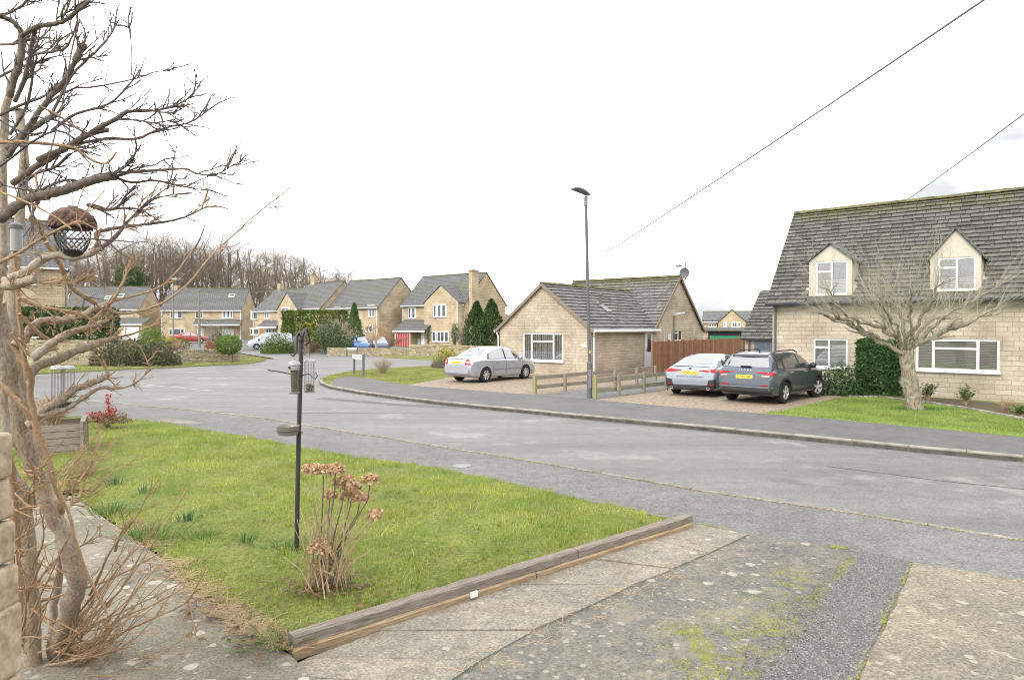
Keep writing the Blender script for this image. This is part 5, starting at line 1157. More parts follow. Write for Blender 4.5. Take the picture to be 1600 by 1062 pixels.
# ---- right house garden
iv = thing('ivy_shrub', 'tall clipped dark ivy column against the right house wall', 'bush', BP(1371, 617, Z1)); mb = MB(); a_ = math.atan2(-.659, .753)
leafcloud(mb, boxf(-.60, .62, -.3, .3, 0, 1.86, .16), 6500, .085, .1, .8); mb.build('foliage', M['ivy'], iv); iv.rotation_euler.z = a_; s = MB(); s.tube([(0, 0, -.05), (0, 0, 1.6)], [.05, .02], 5); s.build('stem', M['barkdark'], iv)
bush('bonnet_bush', 'dark leafy bush between the dark car and the ivy column', 'bush', BP(1316, 617, Z1), (.85, .5, .6), M['ivy'], 3200, .085, flatb=0, zc=.45)
twigbush('flowering_twigs', 'thin pale twigs rising over the bush below the left window', 'plant', BP(1320, 612, Z1), (.8, .3, 1.3), M['twigtan'], 40, .006, fork=4)
def leafy(name, label, base, r, h, mat, n=90, size=.09):
    t = thing(name, label, 'plant', base); mb = MB(); s = MB()
    for k in range(n // 8):
        a = random.uniform(0, 6.28); tip = Vector((math.cos(a) * r * random.random(), math.sin(a) * r * random.random() * .6, h * random.uniform(.6, 1))); s.tube([(0, 0, 0), tip * .5 + Vector((0, 0, .05)), tip], [.008, .006, .003], 3, False)
        for j in range(8): q = tip * random.uniform(.4, 1); leafcloud(mb, lambda: (q, Vector((0, 0, 1))), 1, size)
    mb.build('foliage', mat, t); s.build('stem', M['drystem'], t); return t
leafy('border_shrub', 'dark green rose-like shrub under the left end of the wide window', BP(1450, 628, Z1), .32, .6, M['ivy'], 420, .07)
leafy('border_shrub', 'pale green leafy shrub in the middle of the house border', BP(1509, 635, Z1), .34, .62, leafm('pale_leaf', [(.14, .2, .08), (.22, .27, .13), (.09, .14, .05)]), 300, .1)
twigbush('border_twigs', 'small reddish leafless plant at the right end of the border', 'plant', BP(1575, 645, Z1), (.35, .25, .4), M['barkwarm'], 50, .006)
leafy('border_clump', 'low yellow-green clump at the photo edge of the border', BP(1596, 652, Z1), .35, .3, M['clump'], 240, .09)
# border edging stones and soil
slab('border_soil', GP([(1345, 619.5), (1380, 621.5), (1440, 628.5), (1520, 640.5), (1590, 654), (1640, 663), (2300, 698), (2300, 640), (1600, 634), (1350, 612)], Z1), Z1 - .02, Z1 + .022, M['earth'])
bl = GP([(1325, 620.5), (1380, 622), (1440, 629), (1520, 641), (1590, 655), (1640, 664)], Z1); db = dense(bl, .14, 0, False); mb = MB()
for i in range(len(db) - 1): c = (Vector(db[i]) + Vector(db[i + 1])) / 2; d = Vector(db[i + 1]) - Vector(db[i]); mb.box((c.x, c.y, Z1 + .03), (.12, .1, .07 + random.uniform(-.01, .02)), math.atan2(d.y, d.x) + random.uniform(-.1, .1), .006)
tag(mb.build('border_edging', M['edgestone']), 'row of small pale edging stones between the right lawn and the border', 'edging')

# ---- dry stone walls
def stonewall(name, label, pa, pb, h, th=.35, course=.11, cap='soldier', zb=0.0):
    a, b = Vector(pa), Vector(pb); d = b - a; L = d.length; t = thing(name, label, 'wall', (a.x, a.y, zb), math.atan2(d.y, d.x)); mb = MB(); z = 0
    hh = h - (.16 if cap == 'soldier' else .05)
    mb.bb(0, L, -th / 2 + .04, th / 2 - .04, -.1, hh - .02)
    while z < hh - .04:
        x = 0; ch = min(course * random.uniform(.7, 1.25), hh - z)
        while x < L:
            w_ = random.uniform(.15, .45)
            for sd in (-1, 1): mb.box((x + w_ / 2, sd * (th / 2 - .06) + random.uniform(-.012, .012), z + ch / 2), (w_ - .014, .14, ch - .012), 0, .007)
            x += w_
        z += ch
    mb.build('stones', M['drystone'], t); x = 0; c = MB()
    while x < L:
        if cap == 'soldier': w_ = random.uniform(.05, .10); c.box((x + w_ / 2, 0, hh + .09), (w_ * .8, th * 1.02, .2 + random.uniform(-.03, .04)), random.uniform(-.08, .08), .014)
        else: w_ = random.uniform(.25, .5); c.box((x + w_ / 2, 0, hh + .03), (w_ - .01, th * 1.06, .07), 0, .008)
        x += w_
    c.build('coping', M['drystone'], t); return t
random.seed(12)
stonewall('dry_stone_wall', 'low dry stone wall with upright coping stones on the left verge', G(272, 569), G(371, 566), .92)
stonewall('garden_wall', 'coursed stone retaining wall behind the bird feeders at the far left', G(-60, 572), G(168, 572), 1.62, .4, .14, 'flat')
stonewall('long_garden_wall', 'long low stone garden wall below the red garage door house', G(512, 555.5), G(640, 556.5), .66, .35, .12, 'flat')
stonewall('long_garden_wall', 'right-hand rising stretch of stone garden wall behind the silver sedan', G(641, 556.5), G(790, 561), .98, .35, .12, 'flat')
gp_ = thing('gate_pillar', 'slim pale gate pillar with white cap at the left stone wall', 'pillar', G(50, 572)); mb = MB(); mb.bb(-.2, .2, -.2, .2, 0, 1.75); mb.build('shaft', M['lintel'], gp_); mb = MB(); mb.bb(-.27, .27, -.27, .27, 1.753, 1.85); mb.prism([(-.2, -.2, 1.85), (.2, -.2, 1.85), (0, 0, 1.95)], (0, .01, 0)); mb.build('cap', M['white'], gp_)
mb = MB(); fa, fb = G(457, 551), G(477, 551); fb = Vector((fb.x, fb.y, 0)); n_ = 9
ff = thing('panel_fence', 'short weathered grey panel fence beside the palm', 'fence', fa)
for k in range(n_): q = (fb - fa) * (k / n_); mb.box((q.x + .08, q.y, .8), (.13, .03, 1.6))
mb.build('boards', M['rail'], ff)
ff = thing('low_brown_fence', 'low orange-brown woven fence between the palm and the garden wall', 'fence', G(478, 551)); mb = MB()
for k in range(12): mb.box((k * .13, 0, .5 + .06 * math.sin(k)), (.115, .03, 1.0 + .12 * math.sin(k)))
mb.build('boards', M['barkwarm'], ff)
# ================================================================== CARS
def interp(pts, x, sm=True):
    if x <= pts[0][0]: return pts[0][1]
    if x >= pts[-1][0]: return pts[-1][1]
    for (a, b), (c, d) in zip(pts, pts[1:]):
        if a <= x <= c:
            t = (x - a) / (c - a); return b + (d - b) * t
def car(name, label, paint, spec, loc, heading, group=None, detail=True):
    """x forward, y left, origin on the ground under the car's middle"""
    t = thing(name, label, spec.get('cat', 'car'), loc, math.atan2(heading[1], heading[0]), group)
    L = spec['L']; x0, x1 = -L / 2, L / 2; NS = 72; ringn = None; mb = MB(); rings = []
    xs_ = sorted(set([round(x0 + (x1 - x0) * (0.5 - 0.5 * math.cos(math.pi * i / (NS - 1))), 4) for i in range(NS)] + [p[0] for p in spec['top'] if x0 < p[0] < x1]))
    def avg(pts, x, w_=.04): return (interp(pts, x - w_) + interp(pts, x) * 2 + interp(pts, x + w_)) / 4
    for x in xs_:
        zt = avg(spec['top'], x); zb = avg(spec['bot'], x); w_ = avg(spec['w'], x); zs = min(avg(spec['belt'], x), zt - .015); wr = min(avg(spec['wr'], x), w_ * .97)
        half = [(0, zb), (w_ * .86, zb), (w_ * .95, zb + .05), (w_ * .985, zb + .14), (w_, zb + (zs - zb) * .45), (w_ * .997, zb + (zs - zb) * .70), (w_ * .975, zs - .04), (w_ * .94, zs)]
        w2 = w_ * .92; h = zt - zs
        for k in (.12, .35, .6, .82): 
            if h > .12: half.append((w2 + (wr - w2) * k ** 1.15, zs + (h - .05) * k))
            else: half.append((w2 + (wr - w2) * k, zs + h * k * .9))
        half += [(wr * .93, zt - min(.035, h * .3)), (wr * .75, zt - min(.012, h * .1)), (wr * .4, zt), (0, zt + .004)]
        ring = [(x, y, z) for y, z in half] + [(x, -y, z) for y, z in half[-2:0:-1]]; rings.append(ring)
    n = len(rings[0])
    for r in rings: mb.v.extend(r)
    for i in range(len(rings) - 1):
        for k in range(n): mb.f.append((i * n + k, i * n + (k + 1) % n, (i + 1) * n + (k + 1) % n, (i + 1) * n + k))
    mb.f.append(tuple(range(n))[::-1]); mb.f.append(tuple((len(rings) - 1) * n + k for k in range(n)))
    body = mb.build('body', paint, t, fixn=True)
    me = body.data; bvh = BVHTree.FromPolygons([v.co.copy() for v in me.vertices], [tuple(p.vertices) for p in me.polygons])
    rw = spec['rw']; arches = []
    cm = MB()
    for ax in spec['axles']:
        for sd in (-1, 1): cm.lathe([(rw * 1.13, -.28), (rw * 1.13, .28)], 28, (ax, sd * (spec['W'] - .02), rw), 'y')
    kme = bpy.data.meshes.new('k'); kme.from_pydata(cm.v, [], cm.f); kme.update(); bm = bmesh.new(); bm.from_mesh(kme); bmesh.ops.recalc_face_normals(bm, faces=bm.faces); bm.to_mesh(kme); bm.free()
    ko = bpy.data.objects.new('k', kme); C.objects.link(ko); ko.parent = t; bpy.context.view_layer.update()
    md = body.modifiers.new('b', 'BOOLEAN'); md.operation = 'DIFFERENCE'; md.object = ko; md.solver = 'EXACT'; kme.materials.append(M['black'])
    dg = bpy.context.evaluated_depsgraph_get(); nm = bpy.data.meshes.new_from_object(body.evaluated_get(dg)); body.modifiers.clear(); body.data = nm; nm.name = 'body'; bpy.data.objects.remove(ko)
    nm.shade_smooth(); nm.set_sharp_from_angle(angle=R(28))
    def cast(o, d):
        h = bvh.ray_cast(Vector(o), Vector(d)); return h[0], h[1]
    def patch(nm_, mat, bot, top, dirn, off=.006, parent=None, nu=14, nv=6, thick=0.0):
        """surface piece laid on the body between two boundary lines; dirn: 'y+','y-' side, 'x-' rear, 'x+' front, 'z' top"""
        m2 = MB(); ok = []
        def pl(line, s_):
            tt = s_ * (len(line) - 1); i = min(len(line) - 2, int(tt)); f = tt - i; return [line[i][q] * (1 - f) + line[i + 1][q] * f for q in range(2)]
        for i in range(nu + 1):
            for j in range(nv + 1):
                a, b = pl(bot, i / nu), pl(top, i / nu); c = [a[q] + (b[q] - a[q]) * j / nv for q in range(2)]
                if dirn[0] == 'y': sg = 1 if dirn[1] == '+' else -1; o, d = (c[0], sg * 3, c[1]), (0, -sg, 0)
                elif dirn[0] == 'x': sg = 1 if dirn[1] == '+' else -1; o, d = (sg * 4, c[0], c[1]), (-sg, 0, 0)
                else: o, d = (c[0], c[1], 4), (0, 0, -1)
                h, nn = cast(o, d)
                if h is None: h = Vector(o) + Vector(d) * (3 if dirn[0] == 'y' else 4); h = Vector((c[0], m2.v[-1][1] if m2.v else 0, c[1])) if dirn[0] == 'y' else Vector((m2.v[-1][0] if m2.v else 0, c[0], c[1])); nn = -Vector(d)
                if nn.dot(Vector(d)) > 0: nn = -nn
                q = h + nn * off * .6 - Vector(d) * off * .6; m2.v.append((q.x, q.y, q.z))
        for i in range(nu):
            for j in range(nv): k = i * (nv + 1) + j; m2.f.append((k, k + 1, k + nv + 2, k + nv + 1))
        o = m2.build(nm_, mat, parent or t, smooth_=60); return o
    # wheels
    wm = MB(); W_ = spec['W']; tw = .21
    wm.lathe([(rw * .62, -tw / 2), (rw * .93, -tw / 2), (rw, -tw / 2 + .035), (rw, tw / 2 - .035), (rw * .93, tw / 2), (rw * .62, tw / 2), (rw * .60, 0), (rw * .62, -tw / 2)], 28, (0, 0, 0), 'y', False); rm = MB()
    rm.lathe([(rw * .66, -.075), (rw * .66, -.10), (rw * .60, -.10), (rw * .57, -.05), (rw * .57, .05)], 28, (0, 0, 0), 'y', False)
    ns = spec.get('spokes', 5)
    for k in range(ns):
        a = 2 * math.pi * k / ns + .3; 
        for da in ((-.5 / ns, .5 / ns) if ns > 7 else (-.16, .16)):
            a2 = a + da; w0 = .028 if ns > 7 else .04; p0 = Vector((math.cos(a) * rw * .1, -.085, math.sin(a) * rw * .1)); p1 = Vector((math.cos(a2) * rw * .61, -.095, math.sin(a2) * rw * .61)); rm.bar(p0, p1, .02, w0)
    rm.lathe([(rw * .15, -.10), (rw * .15, -.06)], 14, (0, 0, 0), 'y')
    first = None
    for ax in spec['axles']:
        for sd in (-1, 1):
            if first is None:
                wo = wm.build('wheel', M['tyre'], t, smooth_=40); ro = rm.build('rim', M['rim'], wo); bd = MB(); bd.lathe([(rw * .6, -.03), (rw * .6, -.02)], 20, (0, 0, 0), 'y'); bo = bd.build('brake_disc', M['black'], wo); first = (wo, ro, bo)
            else:
                wo = first[0].copy(); C.objects.link(wo); wo.parent = t; ro = first[1].copy(); C.objects.link(ro); ro.parent = wo; bo = first[2].copy(); C.objects.link(bo); bo.parent = wo
            wo.location = (ax, sd * (W_ - .115), rw); steer = spec.get('steer', 0) if ax > 0 else 0; wo.rotation_euler = (0, 0, (0 if sd < 0 else math.pi) + steer)
    # dark floor so no light leaks through the arches
    fm = MB(); fm.bb(x0 + .5, x1 - .5, -W_ + .32, W_ - .32, spec['bot'][1][1] - .01, spec['bot'][1][1] + .25); fm.build('underbody', M['black'], t)
    # glass
    for sd in ('y-', 'y+'):
        for i, (b_, tp_) in enumerate(spec['side']): patch('side_window', M['glass'], b_, tp_, sd, .008)
        if 'trim' in spec:
            for (b_, tp_) in spec['trim']: patch('window_trim', M['black'], b_, tp_, sd, .004)
        for (b_, tp_, mt) in spec.get('strips', []): patch('side_strip', M[mt], b_, tp_, sd, .008, nu=20, nv=2)
        for hx, hz in spec.get('handles', []):
            h, nn = cast((hx, 3 if sd == 'y+' else -3, hz), (0, -1 if sd == 'y+' else 1, 0))
            m2 = MB(); m2.box((hx, h.y + (.02 if sd == 'y+' else -.02), hz), (.19, .025, .032), 0); m2.build('door_handle', spec.get('hm', M['chrome']), t)
        for dx, za, zb_ in spec.get('seams', []):
            patch('door_seam', M['black'], [(dx[0], za), (dx[0] + .012, za)], [(dx[1], zb_), (dx[1] + .012, zb_)], sd, .003, nu=1, nv=10)
    if 'rearwin' in spec: b_, tp_ = spec['rearwin']; patch('rear_window', M['glass'], b_, tp_, 'x-', .008)
    if 'frontwin' in spec: b_, tp_ = spec['frontwin']; patch('windscreen', M['glass'], b_, tp_, 'x+', .008)
    for (nm_, mt, b_, tp_, dr_) in spec.get('patches', []): patch(nm_, M[mt] if isinstance(mt, str) else mt, b_, tp_, dr_, .010)
    # mirrors
    for sd in (-1, 1):
        mx_, mz_ = spec['mirror']; m2 = MB(); m2.lathe([(.03, -.1), (.08, -.08), (.10, 0), (.08, .08), (.03, .1)], 8, (0, 0, 0), 'y'); o = m2.build('mirror', paint if spec.get('mirpaint', True) else M['black'], t, smooth_=True); h, nn = cast((mx_, sd * 3, mz_), (0, -sd, 0)); yy = h.y if h else sd * .85; o.location = (mx_, yy + sd * .1, mz_)
    # number plate
    if 'plate' in spec:
        pz, ptxt, pm = spec['plate']; h, nn = cast((-4, 0, pz), (1, 0, 0)); m2 = MB(); m2.box((0, 0, 0), (.012, .52, .112)); o = m2.build('number_plate', M[pm], t); o.location = (h.x - .012, 0, pz); tilt = math.atan2(nn.z, -nn.x) if nn.x < 0 else math.atan2(-nn.z, nn.x); o.rotation_euler = (0, spec.get('ptilt', 0), 0)
        if ptxt:
            cu = bpy.data.curves.new('txt', 'FONT'); cu.body = ptxt; cu.size = .105; cu.align_x = 'CENTER'; cu.align_y = 'CENTER'; cu.extrude = .002; cu.space_character = .92
            to = bpy.data.objects.new('txt', cu); C.objects.link(to); bpy.context.view_layer.update(); tm = bpy.data.meshes.new_from_object(to.evaluated_get(bpy.context.evaluated_depsgraph_get())); bpy.data.objects.remove(to)
            for v in tm.vertices: x, y, z = v.co; v.co = (-z - .008, -x * .92, y)
            tm.materials.clear(); tm.materials.append(M['black']); lo = bpy.data.objects.new('plate_lettering', tm); C.objects.link(lo); lo.parent = o
        else:
            m2 = MB()
            for q in (-.19, -.12, -.04, .06, .13, .2): m2.box((-.008, q, 0), (.003, .04, .06))
            m2.build('plate_marks', m_plain('faded_marks', (.5, .27, .05), .5), o)
    for (txt, y, z, size, sp_) in spec.get('text', []):
        cu = bpy.data.curves.new('txt', 'FONT'); cu.body = txt; cu.size = size; cu.align_x = 'CENTER'; cu.extrude = .004; cu.space_character = sp_
        to = bpy.data.objects.new('txt', cu); C.objects.link(to); bpy.context.view_layer.update(); tm = bpy.data.meshes.new_from_object(to.evaluated_get(bpy.context.evaluated_depsgraph_get())); bpy.data.objects.remove(to); hh, _n = cast((-4, y, z + size * .3), (1, 0, 0))
        for v in tm.vertices: a, b, c = v.co; h2, _n = cast((-4, y - a, z + b), (1, 0, 0)); v.co = ((h2.x if h2 else hh.x) - .006 - c, y - a, z + b)
        tm.materials.clear(); tm.materials.append(M['chrome']); lo = bpy.data.objects.new('badge_lettering', tm); C.objects.link(lo); lo.parent = t
    return t, cast, patch

ND2 = (.645, .764)
# --- silver sedan
sedan = dict(L=4.5, W=.855, rw=.315, axles=(-1.32, 1.28), spokes=9,
    top=[(-2.25, .72), (-2.22, .98), (-2.14, 1.06), (-1.75, 1.085), (-1.62, 1.10), (-.98, 1.40), (-.55, 1.465), (0.0, 1.475), (.45, 1.43), (1.22, 1.02), (1.7, .93), (2.05, .80), (2.2, .66), (2.25, .5)],
    bot=[(-2.25, .42), (-2.1, .24), (-1.8, .2), (1.8, .19), (2.1, .2), (2.25, .34)],
    w=[(-2.25, .70), (-2.18, .78), (-2.0, .825), (-1.4, .855), (1.2, .855), (1.8, .82), (2.05, .74), (2.2, .60), (2.25, .45)],
    belt=[(-2.25, .70), (-2.15, .90), (-1.6, .96), (-.9, .955), (.2, .92), (1.2, .87), (1.8, .78), (2.2, .60)],
    wr=[(-2.25, .6), (-2.1, .70), (-1.6, .66), (-.98, .575), (.2, .565), (.6, .60), (1.25, .70), (2.0, .62), (2.25, .4)],
    side=[([(-1.10, .99), (-.62, .985), (-.10, .975)], [(-1.02, 1.17), (-.72, 1.335), (-.08, 1.385)]), ([(.0, .97), (.5, .955), (1.04, .935)], [(.0, 1.385), (.30, 1.345), (.98, .985)])],
    trim=[([(-1.2, .975), (-.1, .95), (1.12, .915)], [(-1.05, 1.20), (-.1, 1.41), (1.02, .99)])],
    rearwin=([(-.62, 1.115), (0, 1.13), (.62, 1.115)], [(-.49, 1.375), (0, 1.39), (.49, 1.375)]), frontwin=([(-.66, 1.06), (0, 1.08), (.66, 1.06)], [(-.5, 1.39), (0, 1.41), (.5, 1.39)]),
    strips=[([(-.85, .50), (1.0, .50)], [(-.85, .545), (1.0, .545)], 'metal')], handles=[(-.62, .84), (.38, .82)], hm=M['silver'], seams=[((-.88, -.92), .35, .95), ((-.04, -.06), .3, .95), ((1.0, 1.04), .35, .90)],
    patches=[('tail_light', 'redlight', [(.50, .76), (.78, .76)], [(.56, 1.0), (.66, 1.0)], 'x-'), ('tail_light', 'redlight', [(-.50, .76), (-.78, .76)], [(-.56, 1.0), (-.66, 1.0)], 'x-'), ('plate_panel', 'silver', [(-.42, .74), (.42, .74)], [(-.38, .93), (.38, .93)], 'x-')],
    mirror=(.92, .98), plate=(.835, None, 'plate2'))
c_ = G(757, 597.5, Z1); hd = Vector((.655, .755, 0)).normalized(); lf_ = Vector((-hd.y, hd.x, 0)); cc = c_ + hd * 1.32 + lf_ * .74; cc.z = Z1 + .01
ts, cast, patch = car('silver_sedan', 'silver saloon car parked facing the bungalow window', M['silver'], sedan, cc, hd)
for sd in (-1, 1): patch('lens', M['pinklens'], [(sd * .56, .84), (sd * .73, .84)], [(sd * .57, .90), (sd * .70, .90)], 'x-', .016)
patch('boot_line', M['black'], [(-.55, .985), (.55, .985)], [(-.55, 1.0), (.55, 1.0)], 'x-', .005, nu=10, nv=1)
m2 = MB(); m2.bar((-.9, 0, 1.41), (-1.0, 0, 1.53), .012); m2.build('aerial', M['black'], ts)
m2 = MB(); m2.bb(-2.262, -2.14, -.74, .74, .36, .40); m2.build('bumper_line', M['metal'], ts)
# --- light grey coupe
coupe = dict(L=4.75, W=.92, rw=.335, axles=(-1.38, 1.46), spokes=5,
    top=[(-2.375, .80), (-2.34, 1.02), (-2.25, 1.075), (-2.05, 1.10), (-1.25, 1.36), (-.6, 1.43), (0.0, 1.435), (.4, 1.40), (1.15, 1.02), (1.9, .90), (2.25, .75), (2.375, .5)],
    bot=[(-2.375, .30), (-2.2, .22), (-1.8, .19), (1.8, .18), (2.375, .25)],
    w=[(-2.375, .80), (-2.3, .86), (-2.1, .90), (-1.4, .925), (1.4, .92), (2.0, .86), (2.375, .6)],
    belt=[(-2.375, .74), (-2.3, .93), (-1.6, 1.0), (-.9, .97), (.2, .93), (1.2, .88), (2.2, .68)],
    wr=[(-2.375, .66), (-2.2, .74), (-1.7, .66), (-1.0, .58), (.2, .58), (1.2, .74), (2.1, .68), (2.375, .4)],
    side=[([(-1.32, 1.06), (-.6, 1.02), (0, 1.0)], [(-1.15, 1.21), (-.7, 1.33), (0, 1.36)]), ([(.05, 1.0), (.5, .98), (.98, .96)], [(.05, 1.36), (.35, 1.32), (.92, .99)])],
    trim=[([(-1.42, 1.05), (-.1, .98), (1.05, .94)], [(-1.2, 1.235), (-.1, 1.39), (1.0, 1.0)])],
    rearwin=([(-.66, 1.125), (0, 1.14), (.66, 1.125)], [(-.50, 1.335), (0, 1.35), (.50, 1.335)]), frontwin=([(-.66, 1.06), (0, 1.08), (.66, 1.06)], [(-.5, 1.36), (0, 1.38), (.5, 1.36)]),
    handles=[(.1, .88)], hm=M['grey'], seams=[((-.05, -.06), .3, .98)],
    patches=[('tail_light', 'redlight', [(.30, .905), (.60, .87), (.84, .86)], [(.30, .935), (.60, .96), (.83, .97)], 'x-'), ('tail_light', 'redlight', [(-.30, .905), (-.60, .87), (-.84, .86)], [(-.30, .935), (-.60, .96), (-.83, .97)], 'x-'),
        ('lower_bumper', 'black', [(-.78, .26), (.78, .26)], [(-.70, .42), (.70, .42)], 'x-'), ('bumper_vent', 'black', [(.55, .30), (.84, .32)], [(.62, .60), (.84, .64)], 'x-'), ('bumper_vent', 'black', [(-.55, .30), (-.84, .32)], [(-.62, .60), (-.84, .64)], 'x-')],
    mirror=(.88, 1.0), plate=(.845, 'DW55 GEE', 'plate'))
rl_, rr_ = G(1057, 614.5, Z1), G(1129, 618, Z1); mid = (rl_ + rr_) / 2; lf2 = (rl_ - rr_).normalized(); hd2 = Vector((lf2.y, -lf2.x, 0)); hd2 = (hd2 * .5 + Vector((.6, .8, 0)) * .5).normalized(); cc = mid + hd2 * 1.38; cc.z = Z1 + .01
ts, cast, patch = car('grey_coupe', 'light grey coupe parked between the rail fence and the dark car', M['grey'], coupe, cc, hd2); ts.scale = (1, 1, .95)
for sd in (-1, 1):
    patch('reflector', M['redlight'], [(sd * .62, .42), (sd * .80, .43)], [(sd * .62, .45), (sd * .80, .46)], 'x-', .02, nu=4, nv=2)
    h, nn = cast((-4, sd * .62, .31), (1, 0, 0)); m2 = MB(); m2.lathe([(.055, -.03), (.055, .03), (.045, .03), (.045, -.03)], 12, (0, 0, 0), 'y'); o = m2.build('exhaust', M['chrome'], ts); o.location = (h.x - .02, sd * .62, .31); o.rotation_euler = (0, 0, R(90))
h, nn = cast((-4, 0, .985), (1, 0, 0)); m2 = MB(); m2.lathe([(.042, -.006), (.042, .006)], 16, (0, 0, 0), 'y'); o = m2.build('badge', M['iron'], ts); o.location = (h.x - .005, 0, .985); o.rotation_euler = (0, 0, R(90))
m2 = MB()
for q in (0, 2): m2.prism([(0, -.012, 0)] + [(.033 * math.cos(R(90 * q + b)), -.012, .033 * math.sin(R(90 * q + b))) for b in (0, 30, 60, 90)], (0, .004, 0))
m2.build('badge_quarter', M['white'], o)
patch('spoiler', M['grey'], [(-.72, 1.06), (.72, 1.06)], [(-.70, 1.085), (.70, 1.085)], 'x-', .03, nu=10, nv=2)
patch('bumper_crease', M['black'], [(-.45, .70), (.45, .70)], [(-.47, .715), (.47, .715)], 'x-', .004, nu=6, nv=1)
# --- dark SUV
suv = dict(L=4.4, W=.92, rw=.36, axles=(-1.34, 1.32), spokes=5, steer=-.30, mirpaint=False,
    top=[(-2.2, .85), (-2.17, 1.08), (-2.08, 1.14), (-1.86, 1.50), (-1.72, 1.575), (-1.2, 1.615), (-.3, 1.63), (.25, 1.58), (.5, 1.52), (1.15, 1.15), (1.75, 1.06), (2.05, .93), (2.17, .75), (2.2, .55)],
    bot=[(-2.2, .40), (-2.05, .28), (-1.8, .24), (1.8, .23), (2.2, .36)],
    w=[(-2.2, .78), (-2.12, .86), (-1.9, .90), (-1.3, .925), (1.2, .92), (1.8, .88), (2.05, .78), (2.2, .55)],
    belt=[(-2.2, .84), (-2.15, 1.02), (-1.6, 1.07), (-.9, 1.06), (.2, 1.03), (1.2, 1.0), (1.8, .92), (2.2, .7)],
    wr=[(-2.2, .70), (-2.08, .78), (-1.86, .68), (-1.6, .64), (.2, .62), (.6, .66), (1.2, .78), (2.0, .68), (2.2, .4)],
    side=[([(-1.68, 1.14), (-1.55, 1.125), (-1.38, 1.12)], [(-1.58, 1.44), (-1.5, 1.47), (-1.30, 1.49)]), ([(-1.25, 1.12), (-.7, 1.11), (-.12, 1.10)], [(-1.18, 1.49), (-.7, 1.52), (-.10, 1.53)]), ([(.0, 1.10), (.5, 1.085), (1.02, 1.07)], [(.0, 1.53), (.38, 1.47), (.96, 1.12)])],
    trim=[([(-1.75, 1.12), (-.1, 1.08), (1.10, 1.05)], [(-1.64, 1.47), (-.1, 1.56), (1.02, 1.12)])],
    rearwin=([(-.70, 1.17), (0, 1.165), (.70, 1.17)], [(-.60, 1.46), (0, 1.48), (.60, 1.46)]), frontwin=([(-.7, 1.19), (0, 1.2), (.7, 1.19)], [(-.55, 1.50), (0, 1.52), (.55, 1.50)]),
    handles=[(-.86, .98), (.25, .96)], seams=[((-1.05, -1.15), .45, 1.05), ((-.06, -.08), .35, 1.05), ((1.0, 1.04), .4, 1.0)],
    strips=[([(-.95, .32), (.95, .32)], [(-.95, .42), (.95, .42)], 'black')],
    patches=[('tail_light', 'redlight', [(.36, 1.0), (.62, .965), (.84, .90)], [(.36, 1.02), (.62, 1.02), (.86, 1.03)], 'x-'), ('tail_light', 'redlight', [(-.36, 1.0), (-.62, .965), (-.84, .90)], [(-.36, 1.02), (-.62, 1.02), (-.86, 1.03)], 'x-'),
        ('lens', 'pinklens', [(.55, .885), (.76, .88)], [(.53, .92), (.70, .92)], 'x-'), ('lens', 'pinklens', [(-.55, .885), (-.76, .88)], [(-.53, .92), (-.70, .92)], 'x-'),
        ('lower_bumper', 'black', [(-.80, .33), (.80, .33)], [(-.84, .52), (.84, .52)], 'x-'), ('bumper_trim', 'metal', [(-.84, .53), (.84, .53)], [(-.84, .565), (.84, .565)], 'x-'), ('reflector', 'redlight', [(.5, .585), (.72, .585)], [(.5, .625), (.72, .625)], 'x-'), ('reflector', 'redlight', [(-.5, .585), (-.72, .585)], [(-.5, .625), (-.72, .625)], 'x-')],
    mirror=(.88, 1.13), plate=(.865, 'CW55 GEE', 'plate'), text=[('SKODA', 0, 1.05, .07, 2.2)])
rn = G(1221, 630.5, Z1); fr_ = G(1145, 624.5, Z1); lf3 = (fr_ - rn).normalized(); hd3 = Vector((lf3.y, -lf3.x, 0)); cc = (rn + fr_) / 2 + hd3 * 1.34; cc.z = Z1 + .01
ts, cast, patch = car('dark_suv', 'dark slate-blue SUV parked beside the right lawn', M['slate'], suv, cc, hd3); ts.scale = (1, 1, .95)
for sd in (-1, 1): m2 = MB(); m2.tube([(-1.55, sd * .60, 1.59), (-1.3, sd * .60, 1.665), (.0, sd * .59, 1.67), (.3, sd * .585, 1.58)], .018, 6); m2.build('roof_rail', M['black'], ts)
h, nn = cast((-4, 0, 1.17), (1, 0, 0)); m2 = MB(); m2.bb(h.x - .05, h.x, -.16, .16, 1.175, 1.205); m2.build('rear_wiper', M['black'], ts)
patch('roof_spoiler', M['black'], [(-.66, 1.49), (.66, 1.49)], [(-.64, 1.53), (.64, 1.53)], 'x-', .05, nu=10, nv=2)
m2 = MB(); m2.bar((-1.1, .0, 1.61), (-1.2, 0, 1.70), .02); m2.build('aerial', M['black'], ts)
for sd in ('y-', 'y+'):
    for ax in suv['axles']:
        b_ = [(ax + .42 * math.cos(R(a)), .36 + .42 * math.sin(R(a))) for a in range(180, -1, -20)]; tp_ = [(ax + .475 * math.cos(R(a)), .36 + .475 * math.sin(R(a))) for a in range(180, -1, -20)]; patch('arch_trim', M['black'], b_, tp_, sd, .012, nu=18, nv=1)
